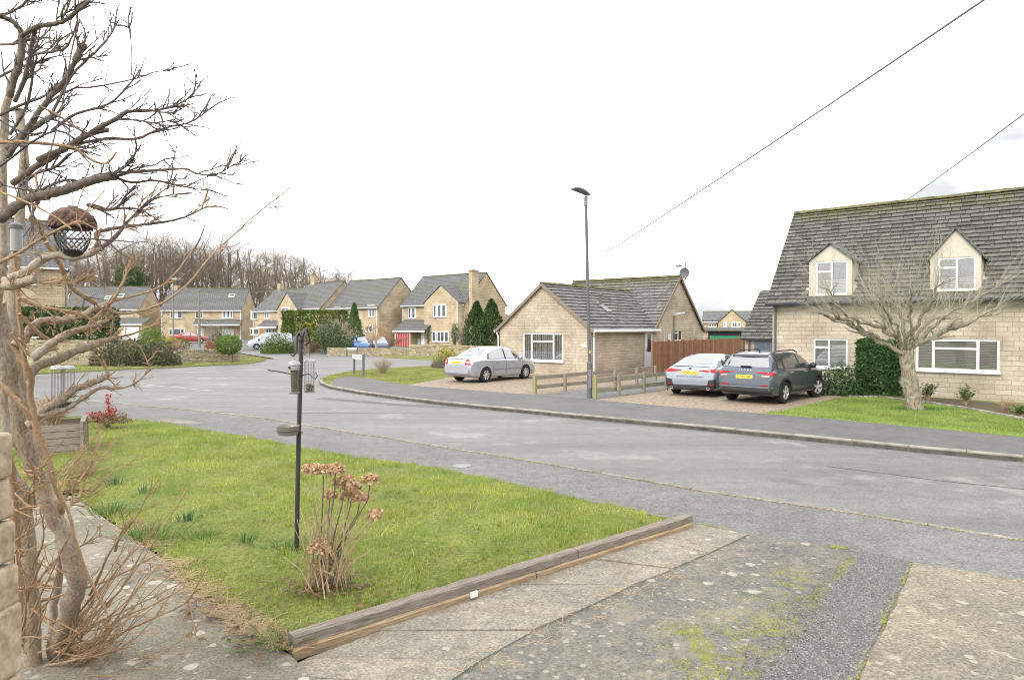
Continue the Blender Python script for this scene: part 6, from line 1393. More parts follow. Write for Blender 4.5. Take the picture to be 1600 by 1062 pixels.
# --- far cars
van = dict(L=4.6, W=.9, rw=.33, axles=(-1.45, 1.4), spokes=5, cat='van',
    top=[(-2.3, 1.2), (-2.27, 1.72), (-2.1, 1.80), (0.3, 1.83), (.8, 1.76), (1.55, 1.22), (2.05, 1.02), (2.25, .8), (2.3, .6)], bot=[(-2.3, .35), (-2.1, .24), (1.9, .22), (2.3, .28)],
    w=[(-2.3, .84), (-2.0, .89), (1.5, .90), (2.0, .82), (2.3, .55)], belt=[(-2.3, 1.0), (.5, 1.02), (1.5, 1.0), (2.2, .8)], wr=[(-2.3, .72), (0, .72), (.8, .68), (1.5, .74), (2.3, .5)],
    side=[([(.35, 1.08), (.8, 1.05), (1.38, 1.03)], [(.42, 1.52), (.75, 1.52), (1.3, 1.13)])], frontwin=([(-.72, 1.2), (0, 1.22), (.72, 1.2)], [(-.6, 1.68), (0, 1.72), (.6, 1.68)]),
    strips=[([(-.9, .52), (1.0, .52)], [(-.9, .62), (1.0, .62)], 'black')], patches=[('bumper', 'black', [(-.6, .30), (.6, .30)], [(-.62, .50), (.62, .50)], 'x+'), ('headlight', 'chrome', [(-.82, .78), (-.5, .76)], [(-.8, .98), (-.55, .92)], 'x+'), ('headlight', 'chrome', [(.82, .78), (.5, .76)], [(.8, .98), (.55, .92)], 'x+')], mirror=(1.15, 1.1), mirpaint=False)
g_ = G(397, 546.5); hdv = Vector((-.93, -.37, 0)); car('white_van', 'silver-white van nosing out beside the round green bush', M['vanwhite'], van, (g_.x + 1.4, g_.y + .9, 0.02), hdv)
hatch = dict(sedan); hatch.pop('plate'); hatch['L'] = 4.4; hatch['text'] = []
hatch['top'] = [(-2.2, .75), (-2.17, 1.0), (-2.0, 1.12), (-1.5, 1.42), (-.9, 1.50), (0.0, 1.49), (.45, 1.43), (1.2, 1.02), (1.7, .93), (2.05, .80), (2.2, .5)]
hatch['rearwin'] = ([(-.62, 1.12), (0, 1.13), (.62, 1.12)], [(-.5, 1.38), (0, 1.4), (.5, 1.38)]); hatch['wr'] = [(-2.2, .6), (-2.0, .68), (-1.5, .60), (.2, .565), (.6, .6), (1.25, .7), (2.2, .4)]
pick = dict(sedan); pick.pop('plate')
car('red_car', 'dark red car parked in front of the porch house', M['redcar'], pick, (xat(297, 92), 92, .35), (.85, .52))
car('blue_car', 'bright blue hatchback behind the garden wall, beside the cypress', M['bluecar'], hatch, (xat(562, 71), 71, .0), (.35, -.94))
car('grey_blue_car', 'dull grey-blue car behind the wall, right of the bright blue one', M['navycar'], hatch, (xat(592, 72), 72, .0), (.3, -.95))
# ================================================================== STREET THINGS
# street lamp
lb = G(921, 622.5, Z1); sl = thing('street_lamp', 'tall grey street lamp column in front of the bungalow', 'street lamp', lb); top = P(915.5, 312, lb.y) - lb; k1 = P(921, 567, lb.y) - lb
mb = MB(); mb.tube([(0, 0, 0), (0.0, 0, k1.z)], [.085, .083], 14); mb.tube([(0, 0, k1.z + .002), (0, 0, k1.z + .05)], [.083, .055], 14); mb.build('base', M['gpipe'], sl, smooth_=True)
mb = MB(); mb.tube([(0, 0, k1.z + .04), (top.x * .5, 0, top.z * .55), (top.x, 0, top.z)], [.055, .05, .045], 12); mb.build('column', M['gpipe'], sl, smooth_=True)
mb = MB(); mb.lathe([(.045, -.3), (.06, -.28), (.06, 0), (.04, .03)], 10, (top.x, 0, top.z + .08)); c = (top.x, 0, top.z + .16)
mb.build('bracket', M['metal'], sl)
mb = MB(); hx = Vector((-.82, -.57, 0)).normalized(); sx = Vector((-hx.y, hx.x, 0)); o = Vector(c)
prof = [(-.16, .05, .05, .0), (-.05, .11, .08, .02), (.12, .17, .08, .08), (.35, .19, .06, .13), (.50, .17, .03, .15)]
ring = []
for (d, w_, h, z) in prof: ring.append([o + hx * d + sx * w_ + Vector((0, 0, z - .02)), o + hx * d + sx * w_ * .8 + Vector((0, 0, z + h * .7)), o + hx * d - sx * w_ * .8 + Vector((0, 0, z + h * .7)), o + hx * d - sx * w_ + Vector((0, 0, z - .02))])
for r in ring: mb.v.extend([tuple(v) for v in r])
for i in range(len(ring) - 1):
    for k in range(4): mb.f.append((i * 4 + k, i * 4 + (k + 1) % 4, i * 4 + 4 + (k + 1) % 4, i * 4 + 4 + k))
mb.f.append((0, 1, 2, 3)); n_ = len(ring) * 4; mb.f.append((n_ - 1, n_ - 2, n_ - 3, n_ - 4)); lh = mb.build('lamp_head', M['gpipe'], sl, fixn=True)
mb = MB(); mb.bb(-.02, .02, -.075, -.06, k1.z + .32, k1.z + .42); mb.build('number_tag', m_plain('yellow_tag', (.6, .5, .1), .5), sl); mb = MB(); mb.bb(-.05, .05, -.09, -.084, .35, .95); mb.build('hatch', M['metal'], sl)
# far lamp and telegraph pole
f2 = thing('street_lamp', 'thin distant street lamp in front of the porch house', 'street lamp', (xat(271, 84), 84, .05)); zt = P(271, 436, 84).z
mb = MB(); mb.tube([(0, 0, 0), (0, 0, zt)], [.1, .06], 8); mb.build('column', M['metal'], f2); mb = MB(); mb.box((.35, 0, zt), (.9, .25, .12)); mb.build('lamp_head', M['signwhite'], f2)
tp_ = thing('telegraph_pole', 'wooden telegraph pole on the far side road', 'pole', (xat(311.5, 80), 80, .02)); zt2 = P(310, 453, 80).z
mb = MB(); mb.tube([(0, 0, 0), (0, 0, zt2)], [.15, .10], 8); mb.build('mast', M['rail'], tp_); mb = MB(); mb.box((0, 0, zt2 - .1), (.35, .35, .15)); mb.build('crossarm', M['metal'], tp_)
def cable(label, a, b, r, sag, n=14, group=None):
    a, b = Vector(a), Vector(b); mb = MB(); pts = [a.lerp(b, i / n) - Vector((0, 0, sag * 4 * (i / n) * (1 - i / n))) for i in range(n + 1)]; mb.tube(pts, r, 5); return tag(mb.build('overhead_cable', M['wire']), label, 'cable', group)
pt_ = Vector((xat(311.5, 80), 80, zt2 - .05))
cable('overhead cable running left from the telegraph pole to the skylight house', pt_, P(200, 447, 100), .035, .5)
cable('overhead cable running right from the telegraph pole over the porch house', pt_, P(455, 449, 94), .035, .5)
cable('long overhead cable sloping down over the street lamp', P(1760, -151, 7.0), P(948, 394, 30), .016, .05, 30)
cable('short overhead cable disappearing behind the right house roof', P(1980, -110, 9), P(1418, 312, 31), .016, .05, 20)

# rail fences
def railfence(name, label, posts, rails, hp, Zb, matp, matr, mossy=0):
    t = thing(name, label, 'fence', (posts[0].x, posts[0].y, Zb)); o = posts[0]
    for i, p in enumerate(posts):
        q = p - o; mb = MB(); mb.box((q.x, q.y, hp / 2), (.10, .10, hp), math.atan2(ND.y, ND.x), .004); mb.build('post', M['mosspost'] if i == mossy else matp, t)
    d = (posts[-1] - posts[0]).normalized(); n = Vector((-d.y, d.x, 0))
    for (za, zb_, h, i0, i1) in rails:
        a, b = posts[i0] - o + n * .0 - d * .02, posts[i1] - o + d * .02; mb = MB(); mb.bar((a.x - n.x * -.07, a.y - n.y * -.07, za), (b.x - n.x * -.07, b.y - n.y * -.07, zb_), .04, h); mb.build('rail', matr, t)
    return t
ps = [G(930, 623, Z1), G(967, 619, Z1), G(1006, 613.5, Z1), G(1041, 609.5, Z1)]
for p in ps: p.z = Z1
railfence('rail_fence', 'grey two-rail post fence left of the light grey car', ps, [(.58, .60, .14, 0, 3), (.24, .25, .14, 0, 3)], .74, Z1, M['rail'], M['rail'])
ps = [G(836, 616, Z1), G(883, 611.5, Z1), G(925, 608.5, Z1), G(961, 604.5, Z1), G(995, 600, Z1), G(1024, 595, Z1)]
railfence('rail_fence', 'weathered brown two-rail post fence between drive and door path, with mossy end post', ps, [(.56, .58, .13, 0, 5), (.24, .25, .13, 0, 4)], .66, Z1, M['timber'], M['timber'])
# brown close-board fence
fa = G(1022, 586, Z1); fb = P(1164, 580, 43.5); a2 = Vector((fa.x, fa.y, Z1)); b2 = Vector((fb.x, fb.y, Z1)); d = b2 - a2; L = d.length
t = thing('board_fence', 'tall red-brown vertical board fence behind the parked cars', 'fence', a2, math.atan2(d.y, d.x)); mb = MB(); x = 0; zt = 1.62
while x < L: w_ = .1; mb.box((x + w_ / 2, random.uniform(-.004, .004) + (.012 if int(x / w_) % 2 else 0), zt / 2 + .02 + random.uniform(-.008, .008)), (w_ * 1.02, .018, zt)); x += w_
mb.build('boards', M['fencebrown'], t); mb = MB(); mb.bb(0, L, .02, .07, .4, .48); mb.bb(0, L, .02, .07, 1.3, 1.38)
mb.build('rails', M['fencebrown'], t)
k = 0
while k * 1.8 < L + .1: mb = MB(); mb.bb(k * 1.8 - .05, k * 1.8 + .05, .02, .12, 0, 1.7); mb.build('post', M['fencebrown'], t); k += 1
# street nameplates
def nameplate(label, a, b, zt, z0, hp, dark=True):
    t = thing('street_nameplate', label, 'sign', (a.x, a.y, z0)); d = b - a; d.z = 0; n = Vector((d.y, -d.x, 0)).normalized()
    for q in (Vector((0, 0, 0)), d): mb = MB(); mb.box((q.x, q.y, zt / 2), (.09, .09, zt), math.atan2(d.y, d.x)); mb.build('post', M['postdark'], t)
    mb = MB(); c = d / 2 + n * .07; mb.box((c.x, c.y, zt - hp / 2 - .03), (d.length - .02, .03, hp), math.atan2(d.y, d.x)); pl = mb.build('plate', M['signwhite'], t)
    mb = MB(); k = 0
    while k < 7: c2 = c + d.normalized() * (-d.length * .36 + k * d.length * .12) + n * .017; mb.box((c2.x, c2.y, zt - hp / 2 - .03), (d.length * .07, .003, hp * .3), math.atan2(d.y, d.x)); k += 1
    mb.build('lettering', M['metal'], pl); return t
nameplate('white street nameplate on two dark posts on the corner lawn', G(553.5, 584.5, Z1), G(568, 587.5, Z1), 1.03, Z1, .22)
nameplate('farther white street nameplate in front of the long garden wall', G(542, 557), G(558, 557), .78, 0, .17)
# manhole
c = G(722, 728.5); mb = MB(); mb.lathe([(.16, .0), (.16, .012), (.14, .013), (.135, .008), (.0001, .009)], 20, (c.x, c.y, 0.004)); o = tag(mb.build('manhole_cover', M['metal']), 'small round metal cover in the near pavement', 'manhole cover')

# ================================================================== FRONT GARDEN
# timber edging: two lapped courses of sleepers along the lawn
E = [G(457, 1035), G(640, 985), G(800, 923), G(950, 868), G(1085, 827)]
E = [G(459, 1033), G(1086, 827)]; a = E[0]; b = E[1]; d = (b - a); L = d.length; dn_ = d.normalized(); nn_ = Vector((-dn_.y, dn_.x, 0))
t = thing('timber_edging', 'weathered two-course timber sleeper edging along the front lawn', 'edging', (a.x, a.y, 0), math.atan2(d.y, d.x))
for nm_, x0_, x1_, y0_, z0_, z1_, m_ in (('lower_sleeper', 0.0, L * .48, .0, 0, .085, 'rail'), ('lower_sleeper', L * .483, L * .995, .004, 0, .083, 'timber'), ('upper_sleeper', .01, L * .60, .028, .088, .168, 'timber'), ('upper_sleeper', L * .603, L, .03, .087, .165, 'timber')):
    mb = MB(); n = 24; w_ = .11
    for i in range(n):
        xa, xb = x0_ + (x1_ - x0_) * i / n, x0_ + (x1_ - x0_) * (i + 1) / n
    vs = []; 
    for i in range(n + 1):
        x = x0_ + (x1_ - x0_) * i / n; j = lambda s_: .004 * noise.noise(Vector((x * 3, s_ * 7, z0_ * 20))) * 2
        vs += [(x, y0_ + j(1), z0_), (x, y0_ + j(2), z1_ - .012 + j(3)), (x, y0_ + .014, z1_ + j(4)), (x, y0_ + w_ - .01, z1_ + j(5)), (x, y0_ + w_, z0_)]
    fs = [(i * 5 + k, i * 5 + (k + 1) % 5, i * 5 + 5 + (k + 1) % 5, i * 5 + 5 + k) for i in range(n) for k in range(5)] + [(0, 1, 2, 3, 4), tuple(n * 5 + k for k in (4, 3, 2, 1, 0))]
    mb.add(vs, fs); mb.build(nm_, m_bark('plank' + nm_, (.10, .085, .075) if 'upper' in nm_ else (.17, .12, .07), (.27, .23, .19) if 'upper' in nm_ else (.36, .27, .17), 5, (1.2, 14, 14)), t, fixn=True)
cpx = G(741, 940); mb = MB(); mb.box((cpx.x, cpx.y - .02, .075), (.07, .02, .045), math.atan2(d.y, d.x), .003); tag(mb.build('white_marker', M['signwhite']), 'tiny white square marker fixed on the face of the timber edging', 'marker')

# hydrangea with dried flower heads
random.seed(31)
hb = G(507, 918, .13); hy = thing('hydrangea', 'leafless hydrangea with dried brown flower heads on the lawn beside the feeder pole', 'plant', hb); st = MB()
heads = [(487, 733, 12), (505, 734, 11), (524, 734, 14), (533, 754, 13), (550, 760, 13), (516, 773, 10), (545, 775, 13), (563, 777, 13), (579, 749, 13), (585, 804, 12), (499, 857, 16), (540, 750, 11), (510, 735, 9)]
for i, (px, py, r) in enumerate(heads):
    q = P(px, py, hb.y + random.uniform(-.22, .25) - (.25 if py > 840 else 0)) - hb; s_ = r / F * 5.9 * .98; n = 220
    b0 = Vector((random.gauss(0, .05), random.gauss(0, .04), 0)); mid_ = Vector((q.x * .45 + random.gauss(0, .02), q.y * .35, q.z * .5)); fs = MB(); fs.tube([b0, mid_, Vector((q.x * .9 + random.gauss(0, .012), q.y, q.z * .8)), q], [.009, .007, .0055, .0045], 5, False); fs.build('flower_stem', M['barkdark'] if i % 3 else M['drystem'], hy)
    hm = MB(); leafcloud(hm, ell(q, (s_ * 1.05, s_ * .95, s_ * .62), .45, .15, 2, -.6), n, .027, 0, 1.1); hm.build('flower_head', M['petal'], hy)
for k in range(58):
    a = random.uniform(0, 6.28); q = Vector((random.gauss(.02, .19), random.gauss(0, .16), random.uniform(.22, .78))); b0 = Vector((random.gauss(0, .09), random.gauss(0, .07), 0)); m_ = b0.lerp(q, .5) + Vector((random.gauss(0, .035), random.gauss(0, .03), .05)); st.tube([b0, m_, q], [.006, .005, .003], 4, False)
    if random.random() < .7: e = rdir((q - m_).normalized(), .5) * random.uniform(.08, .22); st.tube([m_, m_ + e], [.004, .0025], 3, False)
st.build('stems', M['drystem'], hy)
# daffodil clumps and coarse grass clumps
def clump(name, label, px, py, n, h, w_, mat, spread, cat='plant', lean=.35):
    c = G(px, py, .1); t = thing(name, label, cat, c); mb = MB()
    for k in range(n):
        x, y = random.gauss(0, spread), random.gauss(0, spread * .8); a = random.uniform(0, 6.28); hh = h * random.uniform(.6, 1.1); l = random.uniform(0, lean) * hh; dx, dy = math.cos(a) * l + x * .8, math.sin(a) * l + y * .8; e = Vector((math.cos(a + 1.57), math.sin(a + 1.57), 0)) * w_ / 2; p = Vector((x, y, -.01)); m_ = p + Vector((dx * .4, dy * .4, hh * .6)); tp2 = p + Vector((dx, dy, hh)); mb.add([p - e, p + e, m_ + e, m_ - e, tp2], [(0, 1, 2, 3), (3, 2, 4)])
    mb.build('leaves', mat, t); return t
clump('daffodil_shoots', 'blue-green daffodil shoots in the middle of the lawn by the path', 291, 815, 26, .17, .012, M['daff'], .035)
clump('daffodil_shoots', 'daffodil shoots behind the bare shrub twigs, nearest the planter', 180, 757, 24, .19, .014, M['daff'], .05)
clump('daffodil_shoots', 'daffodil shoots between the planter ones and the path edge', 226, 772, 20, .16, .014, M['daff'], .05)
clump('daffodil_shoots', 'daffodil shoots left of the feeder pole foot', 384, 852, 24, .17, .013, M['daff'], .045)
clump('grass_clump', 'coarse dark grass clump on the path edge nearest the planter', 172, 800, 150, .17, .007, M['clump'], .13, lean=1.0)
clump('grass_clump', 'coarse dark grass clump halfway down the path edge', 228, 838, 200, .17, .007, M['clump'], .15, lean=1.0)
clump('grass_clump', 'tall dark grass tuft in the lawn between the daffodils', 318, 838, 90, .12, .006, M['clump'], .08, lean=.8)
clump('grass_clump', 'dark grass tuft around the feeder pole foot', 452, 858, 160, .13, .006, M['clump'], .14, lean=.8)
clump('grass_clump', 'grass tuft by the near corner of the timber edging', 440, 1000, 150, .09, .006, M['clump'], .12, lean=1.0)
for (px, py, lb_) in ((130, 745, 'grass under the bare shrub beside the planter'), (110, 730, 'grass against the front of the planter')): clump('grass_clump', 'rough ' + lb_, px, py, 220, .13, .007, M['clump'], .22, lean=.9)
# red-leaved nandina
nb = G(170, 670, .1); nd_ = thing('red_leaved_shrub', 'small shrub with red leafy shoots above bronze foliage at the lawn edge', 'plant', nb); mb = MB(); leafcloud(mb, ell((0, 0, .16), (.50, .35, .22), .7, .3, 2, 0), 1500, .04); mb.build('foliage', M['bronze'], nd_); s = MB()
for (dx, hz, n) in ((.0, .78, 110), (.16, .48, 70), (-.42, .36, 90), (-.26, .38, 70), (.02, .4, 70), (-.12, .34, 70), (.10, .55, 40), (-.5, .33, 30)):
    mb = MB()
    for k in range(n): f_ = random.uniform(.35, 1); q = Vector((dx * f_ + random.gauss(0, .025), random.gauss(0, .05), hz * f_)); leafcloud(mb, lambda: (q, Vector((dx, 0, 1)).normalized()), 1, .06, .3)
    mb.build('red_shoot', M['redleaf'], nd_)
    s.tube([(0, 0, 0), (dx * .5, 0, hz * .5), (dx, 0, hz)], [.006, .005, .003], 4)
for k in range(18): a = random.uniform(-1.2, 1.2); s.tube([(0, 0, .05), (math.sin(a) * .3, random.uniform(-.2, .2), .2 + .1 * math.cos(a)), (math.sin(a) * .5, random.uniform(-.2, .2), .25 * math.cos(a) + .1)], [.005, .004, .002], 3)
s.build('stem', M['barkdark'], nd_)
# wooden planter
pl_ = G(131, 713, .05); t = thing('wooden_planter', 'weathered slatted wooden planter box with dead stems', 'planter', (pl_.x, pl_.y, .05), R(31)); Wd, Dp, Ht = .98, .95, .62
def slats(face):
    mb = MB(); z = 0.0
    while z < Ht - .06:
        if face == 'f': mb.bb(-Wd, 0, -.0, .025, z, z + .112)
        elif face == 'b': mb.bb(-Wd, 0, Dp - .025, Dp, z, z + .112)
        elif face == 'r': mb.bb(-.024, .001, .026, Dp - .026, z, z + .112)
        else: mb.bb(-Wd, -Wd + .024, .026, Dp - .026, z, z + .112)
        z += .122
    mb.build('side_panel', M['timber'], t)
for q in 'fbrl': slats(q)
for (x, y) in ((-.03, -.03), (-Wd + .03, -.03), (-.03, Dp + .03), (.028, .03), (.028, Dp - .03)): mb = MB(); mb.box((x, y, Ht / 2), (.055, .05, Ht + .02)); mb.build('corner_post', M['timber'], t)
mb = MB(); mb.bb(-.05, .03, -.02, Dp + .02, Ht + .012, Ht + .03); mb.bb(-Wd - .02, -.052, Dp - .06, Dp + .02, Ht + .012, Ht + .03); mb.build('rim', M['rail'], t)
mb = MB(); mb.bb(-Wd + .03, -.03, .03, Dp - .03, 0, Ht - .08); mb.build('soil', M['earth'], t)
q = t.matrix_basis @ Vector((-.5, .45, Ht - .08)); twigbush('planter_stems', 'mass of thin dead brown stems growing in the wooden planter', 'plant', q, (.42, .38, .55), M['drystem'], 170, .006, fork=3)

# feeder station
fb_ = G(463, 860, .12); ft = thing('feeder_pole', 'dark metal bird feeding pole with curled hooks standing on the lawn', 'bird feeder', fb_); Yp = fb_.y
def fl(px, py, dy=0.0): return P(px, py, Yp + dy) - fb_
mb = MB(); tq = fl(471, 531); mb.tube([(0, 0, -.05), fl(466.5, 690), tq], [.023, .023, .022], 12); mb.build('pole', M['iron'], ft, smooth_=True)
mb = MB(); mb.lathe([(.03, -.02), (.034, 0), (.03, .02)], 10, tuple(tq)); mb.build('collar', M['iron'], ft)
def curl(name, pts, r=.006): mb = MB(); mb.tube([fl(*p) for p in pts], r, 6); return mb.build(name, M['iron'], ft, smooth_=True)
curl('hook', [(471, 535), (469, 524), (466, 519, -.05), (463, 524, -.12), (462, 540, -.2), (462, 552, -.22), (458, 556, -.22), (454, 554, -.22)], .009)
curl('hook', [(471, 535), (473, 522), (476, 514, .05), (479, 513, .1), (482, 520, .15), (483, 530, .2), (483, 534, .22), (476, 539, .22)], .010)
curl('hook', [(483, 534, .22), (489, 538, .22), (492, 541, .22)], .006); curl('hook', [(471, 535), (474, 524, -.1), (477, 517, -.2), (480, 524, -.25), (482, 534, -.25)], .009); curl('hook', [(471, 545), (476, 553, -.05), (478, 555, -.05)], .006)
curl('hook', [(471, 535), (470, 523, .1), (467, 520, .2), (465, 526, .25), (464, 548, .25)], .008)
curl('perch_arm', [(418, 578, -.1), (440, 581, -.05), (470, 588, 0)], .006)
curl('clamp_ring', [(470, 588, 0), (476, 585, -.06), (483, 584, -.1), (488, 589, -.12), (493, 592, -.12), (496, 587, -.12), (494, 583, -.12), (491, 583, -.12)], .005)
curl('clamp_ring', [(460, 592, -.08), (463, 596, -.1), (469, 594, -.06), (473, 587, 0)], .005); curl('clamp_ring', [(461, 612, -.05), (466, 610, -.09), (472, 613, -.04)], .005)
# seed feeder left, fat ball feeder right: things hung on the pole
def seedfeeder():
    o = P(460, 612, Yp - .18); t = thing('seed_feeder', 'grey plastic tube seed feeder hanging left of the pole', 'bird feeder', o); s_ = Yp / F; h = 34 * s_
    mb = MB(); mb.lathe([(5.2 * s_ * .9, 0), (6.4 * s_ * .9, h)], 16); mb.build('tube', M['seedtube'], t, smooth_=True); mb = MB(); mb.lathe([(.05, h - .005), (.052, h + .03), (.05, h + .035)], 16); mb.build('collar', M['lid'], t, smooth_=True)
    mb = MB(); mb.lathe([(.062, h + .045), (.062, h + .052), (.05, h + .075), (.01, h + .09), (.001, h + .09)], 18); mb.build('lid', M['lid'], t, smooth_=True); mb = MB(); mb.lathe([(.048, -.02), (.05, 0)], 14); mb.build('base', M['metal'], t); mb = MB(); mb.bb(-.045, -.02, -.048, -.038, h + .01, h + .03); mb.build('feeding_port', M['black'], t); mb = MB(); mb.tube([(0, 0, h + .09), (0, 0, P(460, 553, Yp - .2).z - o.z)], .0015, 3, False); mb.build('hanger', M['iron'], t); return t
seedfeeder()
def cage(name, label, o, s_, rr, h, contents, wires=12, rings=6, dome=True, cat='bird feeder', hang=.1):
    t = thing(name, label, cat, o); mb = MB()
    for k in range(wires): a = 6.283 * k / wires; mb.tube([(rr * math.cos(a), rr * math.sin(a), 0), (rr * math.cos(a), rr * math.sin(a), h)], .0016, 3, False)
    for j in range(rings):
        z = h * j / (rings - 1); mb.tube([(rr * math.cos(6.283 * k / 16), rr * math.sin(6.283 * k / 16), z) for k in range(17)], .0016, 3, False)
    mb.build('wire_cage', M['metal'], t); mb = MB(); mb.lathe([(rr * 1.16, h), (rr * 1.18, h + .006), (rr * .9, h + .028), (rr * .2, h + .036), (.001, h + .036)], 18); mb.build('lid', M['lid'], t, smooth_=True); mb = MB(); mb.lathe([(rr, -.01), (rr * 1.03, 0)], 14); mb.build('base', M['metal'], t)
    mb = MB(); mb.tube([(0, 0, h + .036), (0, 0, h + .036 + hang)], .0018, 4, False); mb.build('hanger', M['iron'], t)
    if contents:
        mb = MB()
        for k in range(contents): a = random.uniform(0, 6.28); q = rr * .8 * math.sqrt(random.random()); pebble(mb, q * math.cos(a), q * math.sin(a), random.uniform(0, h * .26), .014)
        mb.build('fat_balls', M['nuts'], t)
    return t
o = P(484, 611, Yp + .1); s_ = Yp / F; cage('fat_ball_feeder', 'wire cage fat ball feeder with crumbs at the bottom, right of the pole', o, s_, 8.2 * s_, 46 * s_, 120, 12, 10, hang=P(484, 540, Yp + .2).z - o.z - 46 * s_ - .036)
# water dish
o = P(450, 679, Yp - .1); t = thing('water_dish', 'shallow round bird bath dish held on a ring beside the pole', 'bird bath', o); s_ = Yp / F; rr = 17 * s_
mb = MB(); mb.lathe([(rr * .82, 0), (rr * .93, .03), (rr, .085), (rr * 1.02, .092), (rr * .96, .088), (rr * .88, .04), (.001, .035)], 24); mb.build('bowl', m_plain('dish', (.16, .14, .125), .35, .5), t, smooth_=True); mb = MB(); mb.lathe([(rr * .9, .062), (rr * .9, .064)], 24); mb.build('water', m_plain('ice', (.5, .5, .5), .08, .8), t)
mb = MB(); mb.tube([(rr * 1.0 * math.cos(6.283 * k / 20), rr * 1.0 * math.sin(6.283 * k / 20), .045) for k in range(21)], .004, 5); mb.tube([(rr, 0, .045), (rr + .03, .02, .02), (rr + .01, .06, .0)], .004, 5); mb.build('ring', M['iron'], t)
# two wire feeders hanging in the shrub near the planter
for i, (px, lb_) in enumerate(((92, 'left of two wire nut feeders hanging from the bare shrub above the planter'), (108, 'right of two wire nut feeders hanging from the bare shrub above the planter'))):
    o = P(px - 1, 637 + i * -1, 5.9 + i * .12); nf = cage('nut_feeder', lb_, o, 1, .05, .34, 0, 14, 3, hang=.1)
    s2 = MB(); s2.lathe([(.046, 0), (.046, .045)], 12); s2.build('feed', M['dark'], nf)

# ================================================================== BARE SHRUB, NEAR LEFT
random.seed(77)
sb = Vector((xat(85, 4.75), 4.75, 0)); sh = thing('bare_shrub', 'large gnarled leafless shrub filling the left edge of the picture', 'shrub', sb)
T = MB(); B = MB(); W = MB(); TD = MB()
def Q(px, py, Y): return P(px, py, Y) - sb
def limb(mbx, pts, r0, r1, Y0, Y1, sides=8, twigs=0, tw=None, tl_=(.08, .3), tr=.0035, wob=0.010):
    n = len(pts); out = []; rs = []
    for i in range(n - 1):
        for k in range(4):
            f_ = (i + k / 4) / (n - 1); a = pts[max(0, i - 1)]; b = pts[i]; c = pts[i + 1]; d = pts[min(n - 1, i + 2)]; t_ = k / 4
            x, y = [.5 * ((2 * b[q]) + (-a[q] + c[q]) * t_ + (2 * a[q] - 5 * b[q] + 4 * c[q] - d[q]) * t_ ** 2 + (-a[q] + 3 * b[q] - 3 * c[q] + d[q]) * t_ ** 3) for q in range(2)]
            Y = Y0 + (Y1 - Y0) * f_; out.append(Q(x, y, Y) + Vector((random.gauss(0, wob), random.gauss(0, wob), random.gauss(0, wob))) * (r0 / .03 if r0 < .03 else 1) * .5); rs.append((r0 + (r1 - r0) * f_) * random.uniform(.90, 1.12))
    out.append(Q(pts[-1][0], pts[-1][1], Y1)); rs.append(r1); mbx.tube(out, rs, sides)
    for k in range(twigs):
        f_ = random.random() ** .7; i = min(len(out) - 2, int(f_ * (len(out) - 1))); d = (out[i + 1] - out[i]).normalized(); nd = rdir(d, random.uniform(.3, 1.0)); nd.y *= .6; nd = (nd + Vector((.10, 0, .12))).normalized(); twig(tw or W, out[i], nd, random.uniform(*tl_), tr * random.uniform(.7, 1.3), 1)
    return out
def twig(mbx, p, d, L, r, lvl):
    pts = [p]; rs = [r]; n = 4; dd = d
    for i in range(n): dd = rdir(dd, random.uniform(.05, .35)); pts.append(pts[-1] + dd * L / n); rs.append(r * (1 - .55 * (i + 1) / n) * random.uniform(.9, 1.25))
    mbx.tube(pts, rs, 4, False)
    mbx.tube([pts[-1], pts[-1] + dd * r * 2.5], [r * .9, r * .5], 4, False)     # swollen bud at the tip
    if lvl > 0:
        for k in range(random.randint(1, 3)): i = random.randint(1, n - 1); twig(mbx, pts[i], rdir((pts[i + 1] - pts[i]).normalized(), random.uniform(.4, .9)), L * random.uniform(.3, .6), r * .7, lvl - 1)
# trunks
limb(T, [(84, 1035), (92, 1000), (108, 955), (120, 900), (96, 832), (70, 766), (45, 712), (24, 640), (12, 560), (-4, 470)], .068, .042, 4.85, 4.0, 14)
limb(T, [(56, 1062), (50, 1010), (47, 930), (42, 850), (38, 800), (36, 768), (16, 745), (2, 700)], .060, .045, 4.7, 4.4, 12)
limb(T, [(62, 720), (52, 672), (38, 636), (31, 581), (24, 531), (20, 470), (24, 410), (30, 340), (35, 280), (37, 225), (30, 170)], .038, .024, 4.5, 4.2, 10)
limb(B, [(30, 1000), (28, 930), (24, 860), (22, 800), (18, 735), (6, 700)], .035, .028, 4.4, 4.3, 8); limb(T, [(84, 1025), (84, 960), (92, 900), (100, 860)], .03, .028, 5.0, 4.8, 8); limb(T, [(8, 700), (4, 600), (-4, 500), (6, 380), (2, 260), (14, 150), (30, 100), (34, 56)], .024, .018, 3.9, 3.6, 10)
limb(T, [(42, 716), (26, 690), (14, 640), (6, 600), (-4, 560)], .035, .03, 4.3, 4.1, 8)
# reddish stems crossing the trunks
limb(B, [(14, 531), (46, 580), (48, 612), (55, 661), (74, 716), (94, 782), (96, 800)], .017, .02, 4.0, 4.3, 7); limb(B, [(80, 735), (105, 796), (130, 881), (167, 958)], .010, .008, 4.0, 4.2, 6); limb(B, [(0, 600), (22, 620), (40, 640), (48, 655)], .016, .014, 3.8, 3.9, 6); limb(B, [(22, 380), (26, 440), (32, 520), (42, 590)], .012, .014, 3.9, 4, 6)
